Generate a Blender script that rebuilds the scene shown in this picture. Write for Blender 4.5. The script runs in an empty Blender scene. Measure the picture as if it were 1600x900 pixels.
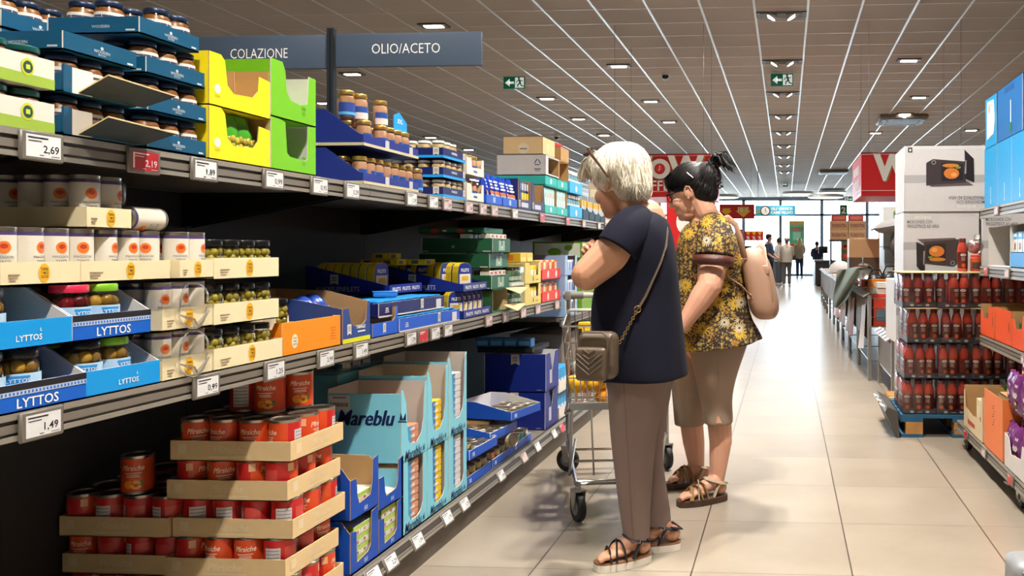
import bpy, bmesh, math, random
from mathutils import Vector, Matrix, Euler
R = math.radians
PI = math.pi
sc = bpy.context.scene
COL = sc.collection
rnd = random.Random(11)

# ------------------------------------------------------------------ camera
FPX, PX0, PY0, EYE = 1310.0, 1148.0, 394.0, 1.2
YAW = math.atan(80 / FPX)
cam = bpy.data.cameras.new('camera')
cam.sensor_width = 36
cam.lens = FPX * 36 / 1600
cam.shift_x = -(PX0 - 800) / 1600
cam.shift_y = -(450 - PY0) / 1600
cam.clip_end = 300
camo = bpy.data.objects.new('camera', cam)
COL.objects.link(camo)
camo.location = (0, 0, EYE)
camo.rotation_euler = (R(90), 0, YAW)
sc.camera = camo
sc.view_settings.view_transform = 'Standard'
sc.view_settings.look = 'None'
sc.view_settings.gamma = 1
sc.view_settings.use_curve_mapping = False
sc.view_settings.exposure = 0.0

# ------------------------------------------------------------------ daylight
world = bpy.data.worlds.new('world')
sc.world = world
world.use_nodes = True
wn = world.node_tree.nodes
bg = wn['Background']
bg.inputs[0].default_value = (0.72, 0.87, 1.0, 1)
bg.inputs[1].default_value = 21.0
po = bpy.data.lights.new('window_portal', 'AREA')
po.shape = 'RECTANGLE'
po.size, po.size_y = 24, 3.7
po.cycles.is_portal = True
poo = bpy.data.objects.new('window_portal', po)
COL.objects.link(poo)
poo.location = (-2, 41.8, 1.95)
poo.rotation_euler = (R(-90), 0, 0)
SPOT_W = 500          # the lamps' own strength (ceiling spots, two heads each)
LAMP_COL = (1.0, 0.945, 0.86)
ROW_Y = [-2.3, 0.1, 2.5, 4.9, 7.3, 9.7, 12.1, 14.5, 16.9, 19.2, 21.6, 24.0, 26.4, 28.7]

def at(px, py, Y):
    a, b = (px - PX0) / FPX, -(py - PY0) / FPX
    s, c = math.sin(YAW), math.cos(YAW)
    d = (-s + a * c, c + a * s, b)
    t = Y / d[1]
    return Vector((d[0] * t, Y, EYE + d[2] * t))

# ------------------------------------------------------------------ materials
def lin(c):
    return tuple((x / 12.92 if x <= 0.04045 else ((x + 0.055) / 1.055) ** 2.4) for x in (v / 255 for v in c)) + (1,)
_M = {}
def M(name, col=(128, 128, 128), rough=.5, metal=0.0, var=.06, scale=18, bump=0.0, bscale=120, coat=0, emit=0, spec=.5):
    """procedural surface: base colour with a little noise, optional bump"""
    if name in _M: return _M[name]
    m = bpy.data.materials.new(name); m.use_nodes = True
    nt = m.node_tree; b = nt.nodes['Principled BSDF']
    b.inputs['Roughness'].default_value = rough
    b.inputs['Metallic'].default_value = metal
    b.inputs['Specular IOR Level'].default_value = spec
    if coat: b.inputs['Coat Weight'].default_value = coat
    c = lin(col)
    tc = nt.nodes.new('ShaderNodeTexCoord')
    if var > 0:
        n = nt.nodes.new('ShaderNodeTexNoise'); n.inputs['Scale'].default_value = scale; n.inputs['Detail'].default_value = 4
        mx = nt.nodes.new('ShaderNodeMix'); mx.data_type = 'RGBA'
        mx.inputs[6].default_value = tuple(x * (1 - var) for x in c[:3]) + (1,)
        mx.inputs[7].default_value = tuple(min(1, x * (1 + var)) for x in c[:3]) + (1,)
        nt.links.new(tc.outputs['Object'], n.inputs['Vector'])
        nt.links.new(n.outputs['Fac'], mx.inputs[0]); nt.links.new(mx.outputs[2], b.inputs['Base Color'])
    else:
        b.inputs['Base Color'].default_value = c
    if bump:
        n2 = nt.nodes.new('ShaderNodeTexNoise'); n2.inputs['Scale'].default_value = bscale; n2.inputs['Detail'].default_value = 5
        bp = nt.nodes.new('ShaderNodeBump'); bp.inputs['Strength'].default_value = bump; bp.inputs['Distance'].default_value = .004
        nt.links.new(tc.outputs['Object'], n2.inputs['Vector'])
        nt.links.new(n2.outputs['Fac'], bp.inputs['Height']); nt.links.new(bp.outputs[0], b.inputs['Normal'])
    if emit:
        b.inputs['Emission Color'].default_value = c; b.inputs['Emission Strength'].default_value = emit
    _M[name] = m
    return m
def C(col, rough=.45, name=None, **k):
    return M(name or 'print_%02x%02x%02x_%d' % (*col, int(rough * 100)), col, rough, **k)
def thin(name, tint=(1, 1, 1), gloss=.12, rough=.05, alpha=1.0):
    """clear thin glass or foil: see-through with a mirror-like sheen"""
    if name in _M: return _M[name]
    m = bpy.data.materials.new(name); m.use_nodes = True
    nt = m.node_tree; nt.nodes.clear()
    o = nt.nodes.new('ShaderNodeOutputMaterial'); mx = nt.nodes.new('ShaderNodeMixShader')
    t = nt.nodes.new('ShaderNodeBsdfTransparent'); g = nt.nodes.new('ShaderNodeBsdfGlossy')
    lw = nt.nodes.new('ShaderNodeLayerWeight'); lw.inputs[0].default_value = .25
    ma = nt.nodes.new('ShaderNodeMath'); ma.operation = 'MULTIPLY_ADD'; ma.inputs[1].default_value = .45; ma.inputs[2].default_value = gloss
    t.inputs[0].default_value = (*tint, 1); g.inputs['Roughness'].default_value = rough
    nt.links.new(lw.outputs['Fresnel'], ma.inputs[0]); nt.links.new(ma.outputs[0], mx.inputs[0])
    nt.links.new(t.outputs[0], mx.inputs[1]); nt.links.new(g.outputs[0], mx.inputs[2]); nt.links.new(mx.outputs[0], o.inputs[0])
    _M[name] = m
    return m

# ------------------------------------------------------------------ mesh builder
class MB:
    def __init__(s): s.v = []; s.f = []; s.m = []; s.sm = []
    def add(s, vs, fs, m, smooth=False):
        o = len(s.v); s.v += [tuple(v) for v in vs]
        for i, f in enumerate(fs):
            s.f.append([o + k for k in f]); s.m.append(m[i] if isinstance(m, list) else m); s.sm.append(smooth)
        return s
    def box(s, x0, x1, y0, y1, z0, z1, m, xf=None):
        vs = [Vector(p) for p in ((x0, y0, z0), (x1, y0, z0), (x1, y1, z0), (x0, y1, z0), (x0, y0, z1), (x1, y0, z1), (x1, y1, z1), (x0, y1, z1))]
        if xf: vs = [xf @ v for v in vs]
        return s.add(vs, [(3, 2, 1, 0), (4, 5, 6, 7), (0, 1, 5, 4), (1, 2, 6, 5), (2, 3, 7, 6), (3, 0, 4, 7)], m)
    def rbox(s, x0, x1, y0, y1, z0, z1, m, r=.006, seg=2, xf=None):
        b = bmesh.new(); bmesh.ops.create_cube(b, size=1)
        for v in b.verts: v.co = Vector((x0 + (v.co.x + .5) * (x1 - x0), y0 + (v.co.y + .5) * (y1 - y0), z0 + (v.co.z + .5) * (z1 - z0)))
        r = min(r, .49 * min(abs(x1 - x0), abs(y1 - y0), abs(z1 - z0)))
        bmesh.ops.bevel(b, geom=b.edges[:], offset=r, segments=seg, affect='EDGES', profile=.5)
        b.verts.index_update()
        vs = [(xf @ v.co) if xf else v.co.copy() for v in b.verts]
        fs = [[v.index for v in f.verts] for f in b.faces]; b.free()
        return s.add(vs, fs, m, True)
    def lathe(s, prof, n, m, c=(0, 0, 0), xf=None, cap0=True, cap1=True, smooth=True):
        """prof: (r, z) from bottom to top; m: one material or one per band"""
        c = Vector(c); vs = []
        for r, z in prof:
            for k in range(n):
                a = 2 * PI * k / n; vs.append(Vector((r * math.cos(a), r * math.sin(a), z)) + c)
        fs = []; ms = []
        for i in range(len(prof) - 1):
            for k in range(n):
                fs.append((i * n + k, i * n + (k + 1) % n, (i + 1) * n + (k + 1) % n, (i + 1) * n + k)); ms.append(m[min(i, len(m) - 1)] if isinstance(m, list) else m)
        if cap0: fs.append(list(range(n))[::-1]); ms.append(m[0] if isinstance(m, list) else m)
        if cap1: fs.append([(len(prof) - 1) * n + k for k in range(n)]); ms.append(m[-1] if isinstance(m, list) else m)
        if xf: vs = [xf @ v for v in vs]
        return s.add(vs, fs, ms, smooth)
    def tube(s, pts, r, m, n=8, cap=True, smooth=True, flat=1.0):
        pts = [Vector(p) for p in pts]; L = len(pts)
        rs = r if isinstance(r, (list, tuple)) else [r] * L
        vs = []; up = None
        for i, p in enumerate(pts):
            d = (pts[min(i + 1, L - 1)] - pts[max(i - 1, 0)]).normalized()
            if up is None:
                up = Vector((0, 0, 1)) if abs(d.z) < .9 else Vector((1, 0, 0))
            x = up.cross(d)
            if x.length < 1e-6: x = Vector((1, 0, 0)).cross(d)
            x.normalize(); y = d.cross(x).normalized(); up = y
            for k in range(n):
                a = 2 * PI * k / n; vs.append(p + (x * math.cos(a) + y * math.sin(a) * flat) * rs[i])
        fs = [(i * n + k, i * n + (k + 1) % n, (i + 1) * n + (k + 1) % n, (i + 1) * n + k) for i in range(L - 1) for k in range(n)]
        if cap: fs += [list(range(n))[::-1], [(L - 1) * n + k for k in range(n)]]
        return s.add(vs, fs, m, smooth)
    def rod(s, a, b, r, m, n=6): return s.tube([a, b], r, m, n)
    def loft(s, rings, m, cap0=False, cap1=False, smooth=True, closed=True):
        n = len(rings[0]); vs = [v for r in rings for v in r]
        K = n if closed else n - 1
        fs = [(i * n + k, i * n + (k + 1) % n, (i + 1) * n + (k + 1) % n, (i + 1) * n + k) for i in range(len(rings) - 1) for k in range(K)]
        if cap0: fs.append(list(range(n))[::-1])
        if cap1: fs.append([(len(rings) - 1) * n + k for k in range(n)])
        return s.add(vs, fs, m, smooth)
    def prism(s, poly, ext, m, m2=None, ms=None):
        """polygon (3-D points, one plane) pushed along ext; m: first face, m2: far face, ms: rim"""
        p = [Vector(q) for q in poly]; e = Vector(ext); n = len(p)
        nr = sum(((p[i].cross(p[(i + 1) % n])) for i in range(n)), Vector())
        fl = nr.dot(e) > 0
        f0 = list(range(n)); f1 = [n + i for i in range(n)]
        if fl: f0 = f0[::-1]
        else: f1 = f1[::-1]
        sd = [(i, (i + 1) % n, n + (i + 1) % n, n + i) if fl else (n + i, n + (i + 1) % n, (i + 1) % n, i) for i in range(n)]
        return s.add(p + [q + e for q in p], [f0, f1] + sd, [m, m2 or m] + [ms or m] * n)
    def quad(s, a, b, c, d, m): return s.add([a, b, c, d], [(0, 1, 2, 3)], m)
    def ball(s, c, r, m, n=10, k=6, xf=None):
        rx, ry, rz = r if isinstance(r, (tuple, list)) else (r, r, r)
        vs = []; fs = []
        for i in range(1, k):
            t = PI * i / k
            for j in range(n):
                a = 2 * PI * j / n; vs.append(Vector((rx * math.sin(t) * math.cos(a), ry * math.sin(t) * math.sin(a), -rz * math.cos(t))))
        vs += [Vector((0, 0, -rz)), Vector((0, 0, rz))]
        for i in range(k - 2):
            for j in range(n): fs.append((i * n + j, i * n + (j + 1) % n, (i + 1) * n + (j + 1) % n, (i + 1) * n + j))
        B = (k - 1) * n
        for j in range(n):
            fs.append((B, (j + 1) % n, j)); fs.append((B + 1, (k - 2) * n + j, (k - 2) * n + (j + 1) % n))
        vs = [((xf @ v) if xf else v) + Vector(c) for v in vs]
        return s.add(vs, fs, m, True)
    def disc(s, c, r, u, v, m, n=16, ry=None):
        c, u, v = Vector(c), Vector(u), Vector(v)
        return s.add([c + u * r * math.cos(2 * PI * k / n) + v * (ry or r) * math.sin(2 * PI * k / n) for k in range(n)], [list(range(n))], m)
    def rect(s, c, w, h, u, v, m):
        c, u, v = Vector(c), Vector(u), Vector(v)
        return s.add([c - u * w / 2 - v * h / 2, c + u * w / 2 - v * h / 2, c + u * w / 2 + v * h / 2, c - u * w / 2 + v * h / 2], [(0, 1, 2, 3)], m)
    def text(s, txt, size, c, u, v, m, bold=0, shear=0, wide=1.0, gap=1.0, fit=None):
        """flat lettering centred on c; u: reading direction, v: up"""
        vs, fs, w = letters(txt, bold, shear, gap)
        c, u, v = Vector(c), Vector(u), Vector(v)
        k = size * wide
        if fit: k = fit / w
        return s.add([c + u * (x * k) + v * (y * size) for x, y in vs], fs, m)
    def text_round(s, txt, size, r, z, ang, m, bold=0, shear=0, wide=1.0):
        """lettering wrapped round an upright cylinder, centred at angle ang"""
        vs, fs, w = letters(txt, bold, shear, 1.0)
        return s.add([(r * math.cos(ang + x * size * wide / r), r * math.sin(ang + x * size * wide / r), z + y * size) for x, y in vs], fs, m)
    def band(s, r, a0, a1, z0, z1, m, n=8):
        vs = []
        for k in range(n + 1):
            a = a0 + (a1 - a0) * k / n; vs += [(r * math.cos(a), r * math.sin(a), z0), (r * math.cos(a), r * math.sin(a), z1)]
        return s.add(vs, [(2 * k, 2 * k + 2, 2 * k + 3, 2 * k + 1) for k in range(n)], m, True)
    def spot(s, r, a, z, w, h, m, n=14):
        """round mark on a cylinder"""
        P = lambda f, k: (r * math.cos(a + f * w * math.cos(2 * PI * k / n) / r), r * math.sin(a + f * w * math.cos(2 * PI * k / n) / r), z + f * h * math.sin(2 * PI * k / n))
        L = max(1, min(4, int(w / r * 6))); vs = [P(0, 0)] + [P((i + 1) / L, k) for i in range(L) for k in range(n)]
        fs = [(0, 1 + k, 1 + (k + 1) % n) for k in range(n)] + [(1 + i * n + k, 1 + (i + 1) * n + k, 1 + (i + 1) * n + (k + 1) % n, 1 + i * n + (k + 1) % n) for i in range(L - 1) for k in range(n)]
        return s.add(vs, fs, m)
    def mesh(s, name, angle=40):
        me = bpy.data.meshes.new(name)
        me.from_pydata(s.v, [], s.f)
        mats = []
        for m in s.m:
            if m not in mats: mats.append(m)
        for m in mats: me.materials.append(m)
        ix = {m: i for i, m in enumerate(mats)}
        me.polygons.foreach_set('material_index', [ix[m] for m in s.m])
        me.polygons.foreach_set('use_smooth', s.sm)
        if any(s.sm): me.set_sharp_from_angle(angle=R(angle))
        me.update()
        return me
    def build(s, name, parent=None, loc=None, rot=None, angle=40):
        o = bpy.data.objects.new(name, s.mesh(name, angle)); COL.objects.link(o)
        if parent: o.parent = parent
        if loc is not None: o.location = loc
        if rot is not None: o.rotation_euler = rot
        return o

_T = {}
def letters(txt, bold=0, shear=0, gap=1.0):
    if 'M' in txt and len(txt) > 1: bold = min(bold, .003)
    key = (txt, bold, shear, gap)
    if key in _T: return _T[key]
    cu = bpy.data.curves.new('lettering', 'FONT')
    cu.body = txt; cu.size = 1; cu.align_x = 'CENTER'; cu.align_y = 'CENTER'; cu.offset = bold; cu.shear = shear
    cu.space_character = gap; cu.resolution_u = 2
    o = bpy.data.objects.new('lettering', cu)
    me = o.to_mesh()
    vs = [(v.co.x, v.co.y) for v in me.vertices]; fs = [list(p.vertices) for p in me.polygons]
    o.to_mesh_clear(); bpy.data.objects.remove(o); bpy.data.curves.remove(cu)
    if vs:
        x0, x1 = min(v[0] for v in vs), max(v[0] for v in vs); y0, y1 = min(v[1] for v in vs), max(v[1] for v in vs)
        cx, cy = (x0 + x1) / 2, (y0 + y1) / 2
        vs = [(x - cx, y - cy) for x, y in vs]; w = x1 - x0
    else: w = 1
    _T[key] = (vs, fs, w)
    return _T[key]

# ------------------------------------------------------------------ things, parts, copies
def tag(o, label, cat, group=None):
    o['label'] = label; o['category'] = cat
    if group: o['group'] = group
    return o
def thing(name, label, cat, loc=(0, 0, 0), rz=0, group=None):
    o = bpy.data.objects.new(name, None); COL.objects.link(o)
    o.location = loc; o.rotation_euler = (0, 0, rz); o.empty_display_size = .05
    return tag(o, label, cat, group)
def struct(o): o['kind'] = 'structure'; return o
def copy_tree(o, parent=None):
    c = o.copy(); COL.objects.link(c)
    if parent: c.parent = parent
    for ch in list(o.children): copy_tree(ch, c)
    return c
_P = {}
def put(kind, maker, loc, rot, label, cat, group=None):
    """place one item of a kind: the first is built, the rest are copies of it and its parts"""
    if kind in _P: o = copy_tree(_P[kind])
    else: o = maker(); _P[kind] = o
    o.location = loc; o.rotation_euler = rot if isinstance(rot, (tuple, list)) else (0, 0, rot)
    for k in ('group',):
        if k in o: del o[k]
    for p_, n_ in PACKN:
        if kind.startswith(p_): o.name = n_; break
    return tag(o, label, cat, group)
PACKN = [('fishbox', 'fish_box'), ('tunay', 'tuna_multipack') , ('tuna', 'tuna_pack'), ('tunatin', 'flat_tin'), ('bargain', 'bargain_box'), ('tall', 'goods_box'), ('farpack', 'goods_pack'), ('midfar', 'goods_box'), ('greenpack', 'green_pack'), ('red', 'red_pack'), ('yel', 'yellow_pack'), ('tqpack', 'turquoise_pack'), ('olpack', 'slim_pack'), ('bluemilk', 'milk_pack'), ('bluelow', 'blue_pack'), ('bluep', 'blue_pack'), ('bwpack', 'picture_pack'), ('seasoning', 'seasoning_pack'), ('beigepack', 'pale_pack'), ('cartpack', 'cart_pack'), ('navybag', 'blue_pack')]
ORD = ['first', 'second', 'third', 'fourth', 'fifth', 'sixth', 'seventh', 'eighth', 'ninth', 'tenth', 'eleventh', 'twelfth', 'thirteenth', 'fourteenth', 'fifteenth',
       'sixteenth', 'seventeenth', 'eighteenth', 'nineteenth', 'twentieth'] + ['number %d' % k for k in range(21, 60)]
X_, Y_, Z_ = Vector((1, 0, 0)), Vector((0, 1, 0)), Vector((0, 0, 1))
def remeshed(mb, name, mat, voxel, smooth=4, parent=None):
    """one continuous skin over overlapping volumes"""
    o = mb.build(name)
    r = o.modifiers.new('r', 'REMESH'); r.mode = 'VOXEL'; r.voxel_size = voxel; r.use_smooth_shade = True
    if smooth:
        sm = o.modifiers.new('s', 'SMOOTH'); sm.factor = .5; sm.iterations = smooth
    dg = bpy.context.evaluated_depsgraph_get()
    me = bpy.data.meshes.new_from_object(o.evaluated_get(dg))
    o.modifiers.clear(); old = o.data; o.data = me; bpy.data.meshes.remove(old)
    me.name = name; me.materials.clear(); me.materials.append(mat)
    for p in me.polygons: p.use_smooth = True; p.material_index = 0
    if parent: o.parent = parent
    return o
# ------------------------------------------------------------------ the room
XL, XR, YN, YF, HC = -15.5, 9.5, -5.0, 42.0, 3.95
def floor_material():
    m = bpy.data.materials.new('floor_tiles'); m.use_nodes = True
    nt = m.node_tree; b = nt.nodes['Principled BSDF']; N = nt.nodes.new; K = nt.links.new
    tc = N('ShaderNodeTexCoord'); sx = N('ShaderNodeSeparateXYZ'); K(tc.outputs['Object'], sx.inputs[0])
    def joint(out, off, w):
        a = N('ShaderNodeMath'); a.operation = 'SUBTRACT'; K(out, a.inputs[0]); a.inputs[1].default_value = off
        p = N('ShaderNodeMath'); p.operation = 'PINGPONG'; K(a.outputs[0], p.inputs[0]); p.inputs[1].default_value = .3
        l = N('ShaderNodeMath'); l.operation = 'LESS_THAN'; K(p.outputs[0], l.inputs[0]); l.inputs[1].default_value = w
        f = N('ShaderNodeMath'); f.operation = 'DIVIDE'; K(a.outputs[0], f.inputs[0]); f.inputs[1].default_value = .6
        g = N('ShaderNodeMath'); g.operation = 'FLOOR'; K(f.outputs[0], g.inputs[0])
        return l.outputs[0], g.outputs[0]
    j1, g1 = joint(sx.outputs[0], .247, .0028)
    j2, g2 = joint(sx.outputs[1], 3.13, .0016)
    mxj = N('ShaderNodeMath'); mxj.operation = 'MAXIMUM'; K(j1, mxj.inputs[0]); K(j2, mxj.inputs[1])
    cb = N('ShaderNodeCombineXYZ'); K(g1, cb.inputs[0]); K(g2, cb.inputs[1])
    wnz = N('ShaderNodeTexWhiteNoise'); K(cb.outputs[0], wnz.inputs[0])
    off = N('ShaderNodeVectorMath'); off.operation = 'MULTIPLY_ADD'; K(wnz.outputs['Color'], off.inputs[0]); off.inputs[1].default_value = (9, 9, 9); K(tc.outputs['Object'], off.inputs[2])
    n1 = N('ShaderNodeTexNoise'); n1.inputs['Scale'].default_value = 2.6; n1.inputs['Detail'].default_value = 7; n1.inputs['Roughness'].default_value = .62; K(off.outputs[0], n1.inputs['Vector'])
    cr = N('ShaderNodeValToRGB'); K(n1.outputs['Fac'], cr.inputs[0])
    cr.color_ramp.elements[0].position = .3; cr.color_ramp.elements[0].color = lin((141, 130, 115))
    cr.color_ramp.elements[1].position = .7; cr.color_ramp.elements[1].color = lin((156, 145, 130))
    v = N('ShaderNodeHueSaturation'); K(cr.outputs[0], v.inputs['Color'])
    mr = N('ShaderNodeMapRange'); K(wnz.outputs['Value'], mr.inputs[0]); mr.inputs[3].default_value = .93; mr.inputs[4].default_value = 1.05; K(mr.outputs[0], v.inputs['Value'])
    mx = N('ShaderNodeMix'); mx.data_type = 'RGBA'; K(mxj.outputs[0], mx.inputs[0]); K(v.outputs[0], mx.inputs[6]); mx.inputs[7].default_value = lin((70, 62, 54))
    K(mx.outputs[2], b.inputs['Base Color'])
    r2 = N('ShaderNodeMapRange'); K(n1.outputs['Fac'], r2.inputs[0]); r2.inputs[3].default_value = .272; r2.inputs[4].default_value = .28; K(r2.outputs[0], b.inputs['Roughness'])
    b.inputs['Specular IOR Level'].default_value = .65
    return m
struct(MB().box(XL - .2, XR + .2, YN - .2, YF + .3, -.1, 0, floor_material()).build('floor'))
M_WALL = M('wall_paint', (205, 202, 196), .8, var=.03, scale=3)
M_TILE = M('ceiling_tile', (178, 167, 158), .9, var=.08, scale=1.2, bump=.2, bscale=300)
M_TBAR = M('ceiling_bar', (214, 216, 216), .32, metal=.55, var=.02)
M_TBAR2 = M('ceiling_crossbar', (206, 202, 196), .4, metal=.3, var=.02)
struct(MB().box(XL - .2, XR + .2, YN - .2, YF + .3, HC, HC + .1, M_TILE).build('ceiling'))
g = MB()
x = -.353 - .6 * 26
while x < XR:
    if x > XL: g.box(x - .013, x + .013, YN, YF, HC - .006, HC, M_TBAR)
    x += .6
y = 3.39 - .6 * 14
while y < YF:
    if y > YN: g.box(XL, XR, y - .008, y + .008, HC - .003, HC + .0005, M_TBAR2)
    y += .6
struct(g.build('ceiling_grid'))
struct(MB().box(XL - .2, XL, YN, YF, 0, HC, M_WALL).build('wall_left'))
struct(MB().box(XR, XR + .2, YN, YF, 0, HC, M_WALL).build('wall_right'))
struct(MB().box(XL, XR, YN - .2, YN, 0, HC, M_WALL).build('wall_near'))
M_FRAME = M('window_metal', (122, 134, 146), .4, metal=.3)
M_GLASS = thin('window_glass', (.97, .99, 1), .03, .02)
wl = MB(); wl.box(XL, -13.9, YF, YF + .25, 0, HC, M_WALL); wl.box(8.4, XR, YF, YF + .25, 0, HC, M_WALL)
wl.box(-13.9, 8.4, YF, YF + .25, 3.84, HC, M_FRAME)
struct(wl.build('wall_far'))
edges = [-13.9, -11.4, -8.9, -6.4, -4.2, -2.15, -.3, 1.76, 4.0, 6.2, 8.4]
for i in range(len(edges) - 1):
    a, b_ = edges[i], edges[i + 1]
    w = MB(); w.box(a, a + .11, YF, YF + .12, 0, 3.84, M_FRAME); w.box(b_ - .05, b_, YF, YF + .12, 0, 3.84, M_FRAME)
    w.box(a, b_, YF, YF + .12, 3.0, 3.12, M_FRAME); w.box(a, b_, YF, YF + .12, 3.77, 3.84, M_FRAME); w.box(a, b_, YF, YF + .12, 0, .12, M_FRAME)
    f = struct(w.build('window_%d' % (i + 1)))
    gl = MB(); gl.box(a + .11, b_ - .05, YF + .05, YF + .06, .12, 3.0, M_GLASS); gl.box(a + .11, b_ - .05, YF + .05, YF + .06, 3.12, 3.77, M_GLASS)
    gl.build('pane', f)
cw = MB(); cw.box(-4.55, -3.95, 33, 33.6, 0, HC, M('pillar_paint', (120, 130, 136), .6)); struct(cw.build('pillar'))
gr = MB(); gr.box(-60, 60, YF + .3, 130, -.12, -.02, M('outside_paving', (190, 188, 184), .9)); struct(gr.build('ground_outside'))

# ------------------------------------------------------------------ lamps, detectors, vents, exit signs
M_WHITE = M('white_enamel', (226, 226, 222), .4)
M_DARK = M('dark_housing', (40, 38, 36), .5)
M_EMIT = M('lamp_light', (255, 248, 236), .5, var=0, emit=26)
def spot_fixture():
    t = thing('ceiling_spotlight', '', 'ceiling light')
    h = MB(); h.box(-.29, .29, -.115, .115, -.012, 0, M('lamp_bezel', (92, 84, 78), .5)); h.box(-.245, .245, -.09, .09, -.016, -.006, M_DARK)
    h.build('housing', t)
    for s in (-1, 1):
        xf = Matrix.Translation((s * .115, 0, -.012)) @ Matrix.Rotation(R(-32 * s), 4, 'Y')
        hd = MB().lathe([(.05, .03), (.075, -.005), (.075, -.03), (.068, -.03)], 16, M_WHITE, xf=xf, cap0=False, cap1=False).build('lamp_head', t)
        MB().lathe([(.067, -.026), (.066, -.025)], 16, M_EMIT, xf=xf, cap1=True).build('lens', hd)
    return t
def spotlight(name, loc, tgt, watts, ang=100, blend=.55, rad=.05):
    l = bpy.data.lights.new(name, 'SPOT'); l.energy = watts; l.color = LAMP_COL; l.spot_size = R(ang); l.spot_blend = blend; l.shadow_soft_size = rad
    o = bpy.data.objects.new(name, l); COL.objects.link(o); o.location = loc
    o.rotation_euler = (Vector(tgt) - Vector(loc)).to_track_quat('-Z', 'Y').to_euler()
    return o
near = [k for k in ROW_Y if k < 9]
for i, y in enumerate(ROW_Y):
    k = sum(1 for q in ROW_Y if 9 < q < y) + 1
    lb = ('twin spotlight of middle ceiling row, %s one in view counted from the front' % ORD[k - 1]) if y > 9 else \
         ('twin spotlight of middle ceiling row overhead before the view, %s from the women' % ORD[len(near) - 1 - near.index(y)])
    put('spot', spot_fixture, (-.053, y, HC - .001), 0, lb, 'ceiling light', 'twin spotlights in the middle row')
    for s in (-1, 1):
        spotlight('spot_beam', (-.053 + s * .12, y, HC - .09), (-.053 + s * (2.0 if s < 0 else 1.6), y + .1, .3), SPOT_W if y < 9 else SPOT_W * .42, 104)
def panel_fixture():
    t = thing('ceiling_lamp', '', 'ceiling light')
    MB().box(-.17, .17, -.09, .09, -.02, 0, M('lamp_bezel')).build('housing', t)
    MB().box(-.11, .11, -.045, .045, -.026, -.018, M_EMIT).build('lens', t)
    return t
side = [(-2.45, 12.2), (-2.45, 15.1), (-2.45, 17.5), (1.75, 12.1), (2.35, 15.0), (2.35, 16.8), (2.05, 19.4), (-4.25, 9.9), (-4.25, 14.7), (-4.25, 17.0), (-4.25, 19.4), (-6.65, 12.5), (-8.45, 14.9),
        (-8.45, 19.5), (-8.45, 21.9), (4.15, 14.9), (4.15, 19.1), (-2.45, 2.5), (-2.45, 7.3), (2.35, 4.9), (2.35, 8.6), (2.35, 0.1), (-6.65, 6.0)]
for i, (x, y) in enumerate(side):
    row = {-2.45: 'lamp row above the long shelf', -4.25: 'second lamp row left of the shelf', -6.65: 'third lamp row left', -8.45: 'far left lamp row', 4.15: 'far right lamp row'}.get(x, 'lamp row right of the aisle')
    n = sum(1 for q in side if ({-2.45: 1, -4.25: 2, -6.65: 3, -8.45: 4, 4.15: 5}.get(q[0], 6)) == ({-2.45: 1, -4.25: 2, -6.65: 3, -8.45: 4, 4.15: 5}.get(x, 6)) and q[1] < y)
    put('panel', panel_fixture, (x, y, HC - .001), 0, 'small bright ceiling lamp, %s from the front in %s' % (ORD[n], row), 'ceiling light', 'small bright ceiling lamps')
    if abs(x) < 5: spotlight('lamp_beam', (x, y, HC - .06), (x, y, 0), SPOT_W * (.2 if x > 0 and y < 10 else .55), 110, .7)
for i, (x, y, l) in enumerate([(-1.85, 12.8, 'small dark dome camera on ceiling near the left exit sign'), (-1.7, 26, 'small dark dome camera on ceiling far down the aisle'), (-5.4, 19.5, 'small dark dome camera on ceiling over the left shelf')]):
    t = thing('dome_camera', l, 'camera', (x, y, HC))
    MB().lathe([(.07, 0), (.07, -.03), (.05, -.035)], 16, M_WHITE).build('mount', t)
    MB().lathe([(.055, -.035), (.05, -.07), (.03, -.09), (.005, -.096)], 16, M('dome_glass', (22, 22, 24), .1)).build('dome', t)
for x, y, l in [(2.35, 17.3, 'square four way air vent unit on ceiling right of the aisle'), (1.6, 28.5, 'dark ceiling air unit farther down the right side')]:
    t = thing('air_vent', l, 'air vent', (x, y, HC))
    b = MB(); b.rbox(-.48, .48, -.48, .48, -.09, 0, M('vent_grey', (120, 112, 104), .5), .03); b.build('housing', t)
    s = MB(); s.box(-.3, .3, -.3, .3, -.1, -.085, M_DARK); s.build('grille', t)
    for k in range(4): s = MB().box(.33, .43, -.36, .36, -.1, -.085, M_DARK, Matrix.Rotation(k * PI / 2, 4, 'Z')).build('slot', t)
M_EXIT = M('exit_green', (0, 104, 74), .4, emit=.25, var=.02)
M_EXW = M('exit_white', (240, 248, 244), .4, emit=.5, var=.02)
def man(mb, c, s, m, d=-1):
    """running figure pictogram facing d"""
    c = Vector(c); P = lambda x, z: c + Vector((x * s * d * -1, -.0035, z * s))
    mb.disc(P(-.05, .36), .09 * s, X_, Z_, m, 12)
    for pts, w in ([[(-.02, .24), (.06, -.06)], .085], [[(.06, -.06), (-.12, -.14), (-.15, -.34)], .05], [[(.06, -.06), (.16, -.24), (.33, -.3)], .05], [[(-.02, .22), (-.2, .14), (-.26, 0)], .035], [[(0, .22), (.16, .14), (.26, .2)], .035]):
        for a, b in zip(pts, pts[1:]):
            a, b = P(*a), P(*b); dd = (b - a).normalized(); nn = Vector((-dd.z, 0, dd.x)) * w * s
            mb.quad(a + nn - dd * w * s * .5, a - nn - dd * w * s * .5, b - nn + dd * w * s * .5, b + nn + dd * w * s * .5, m)
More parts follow.
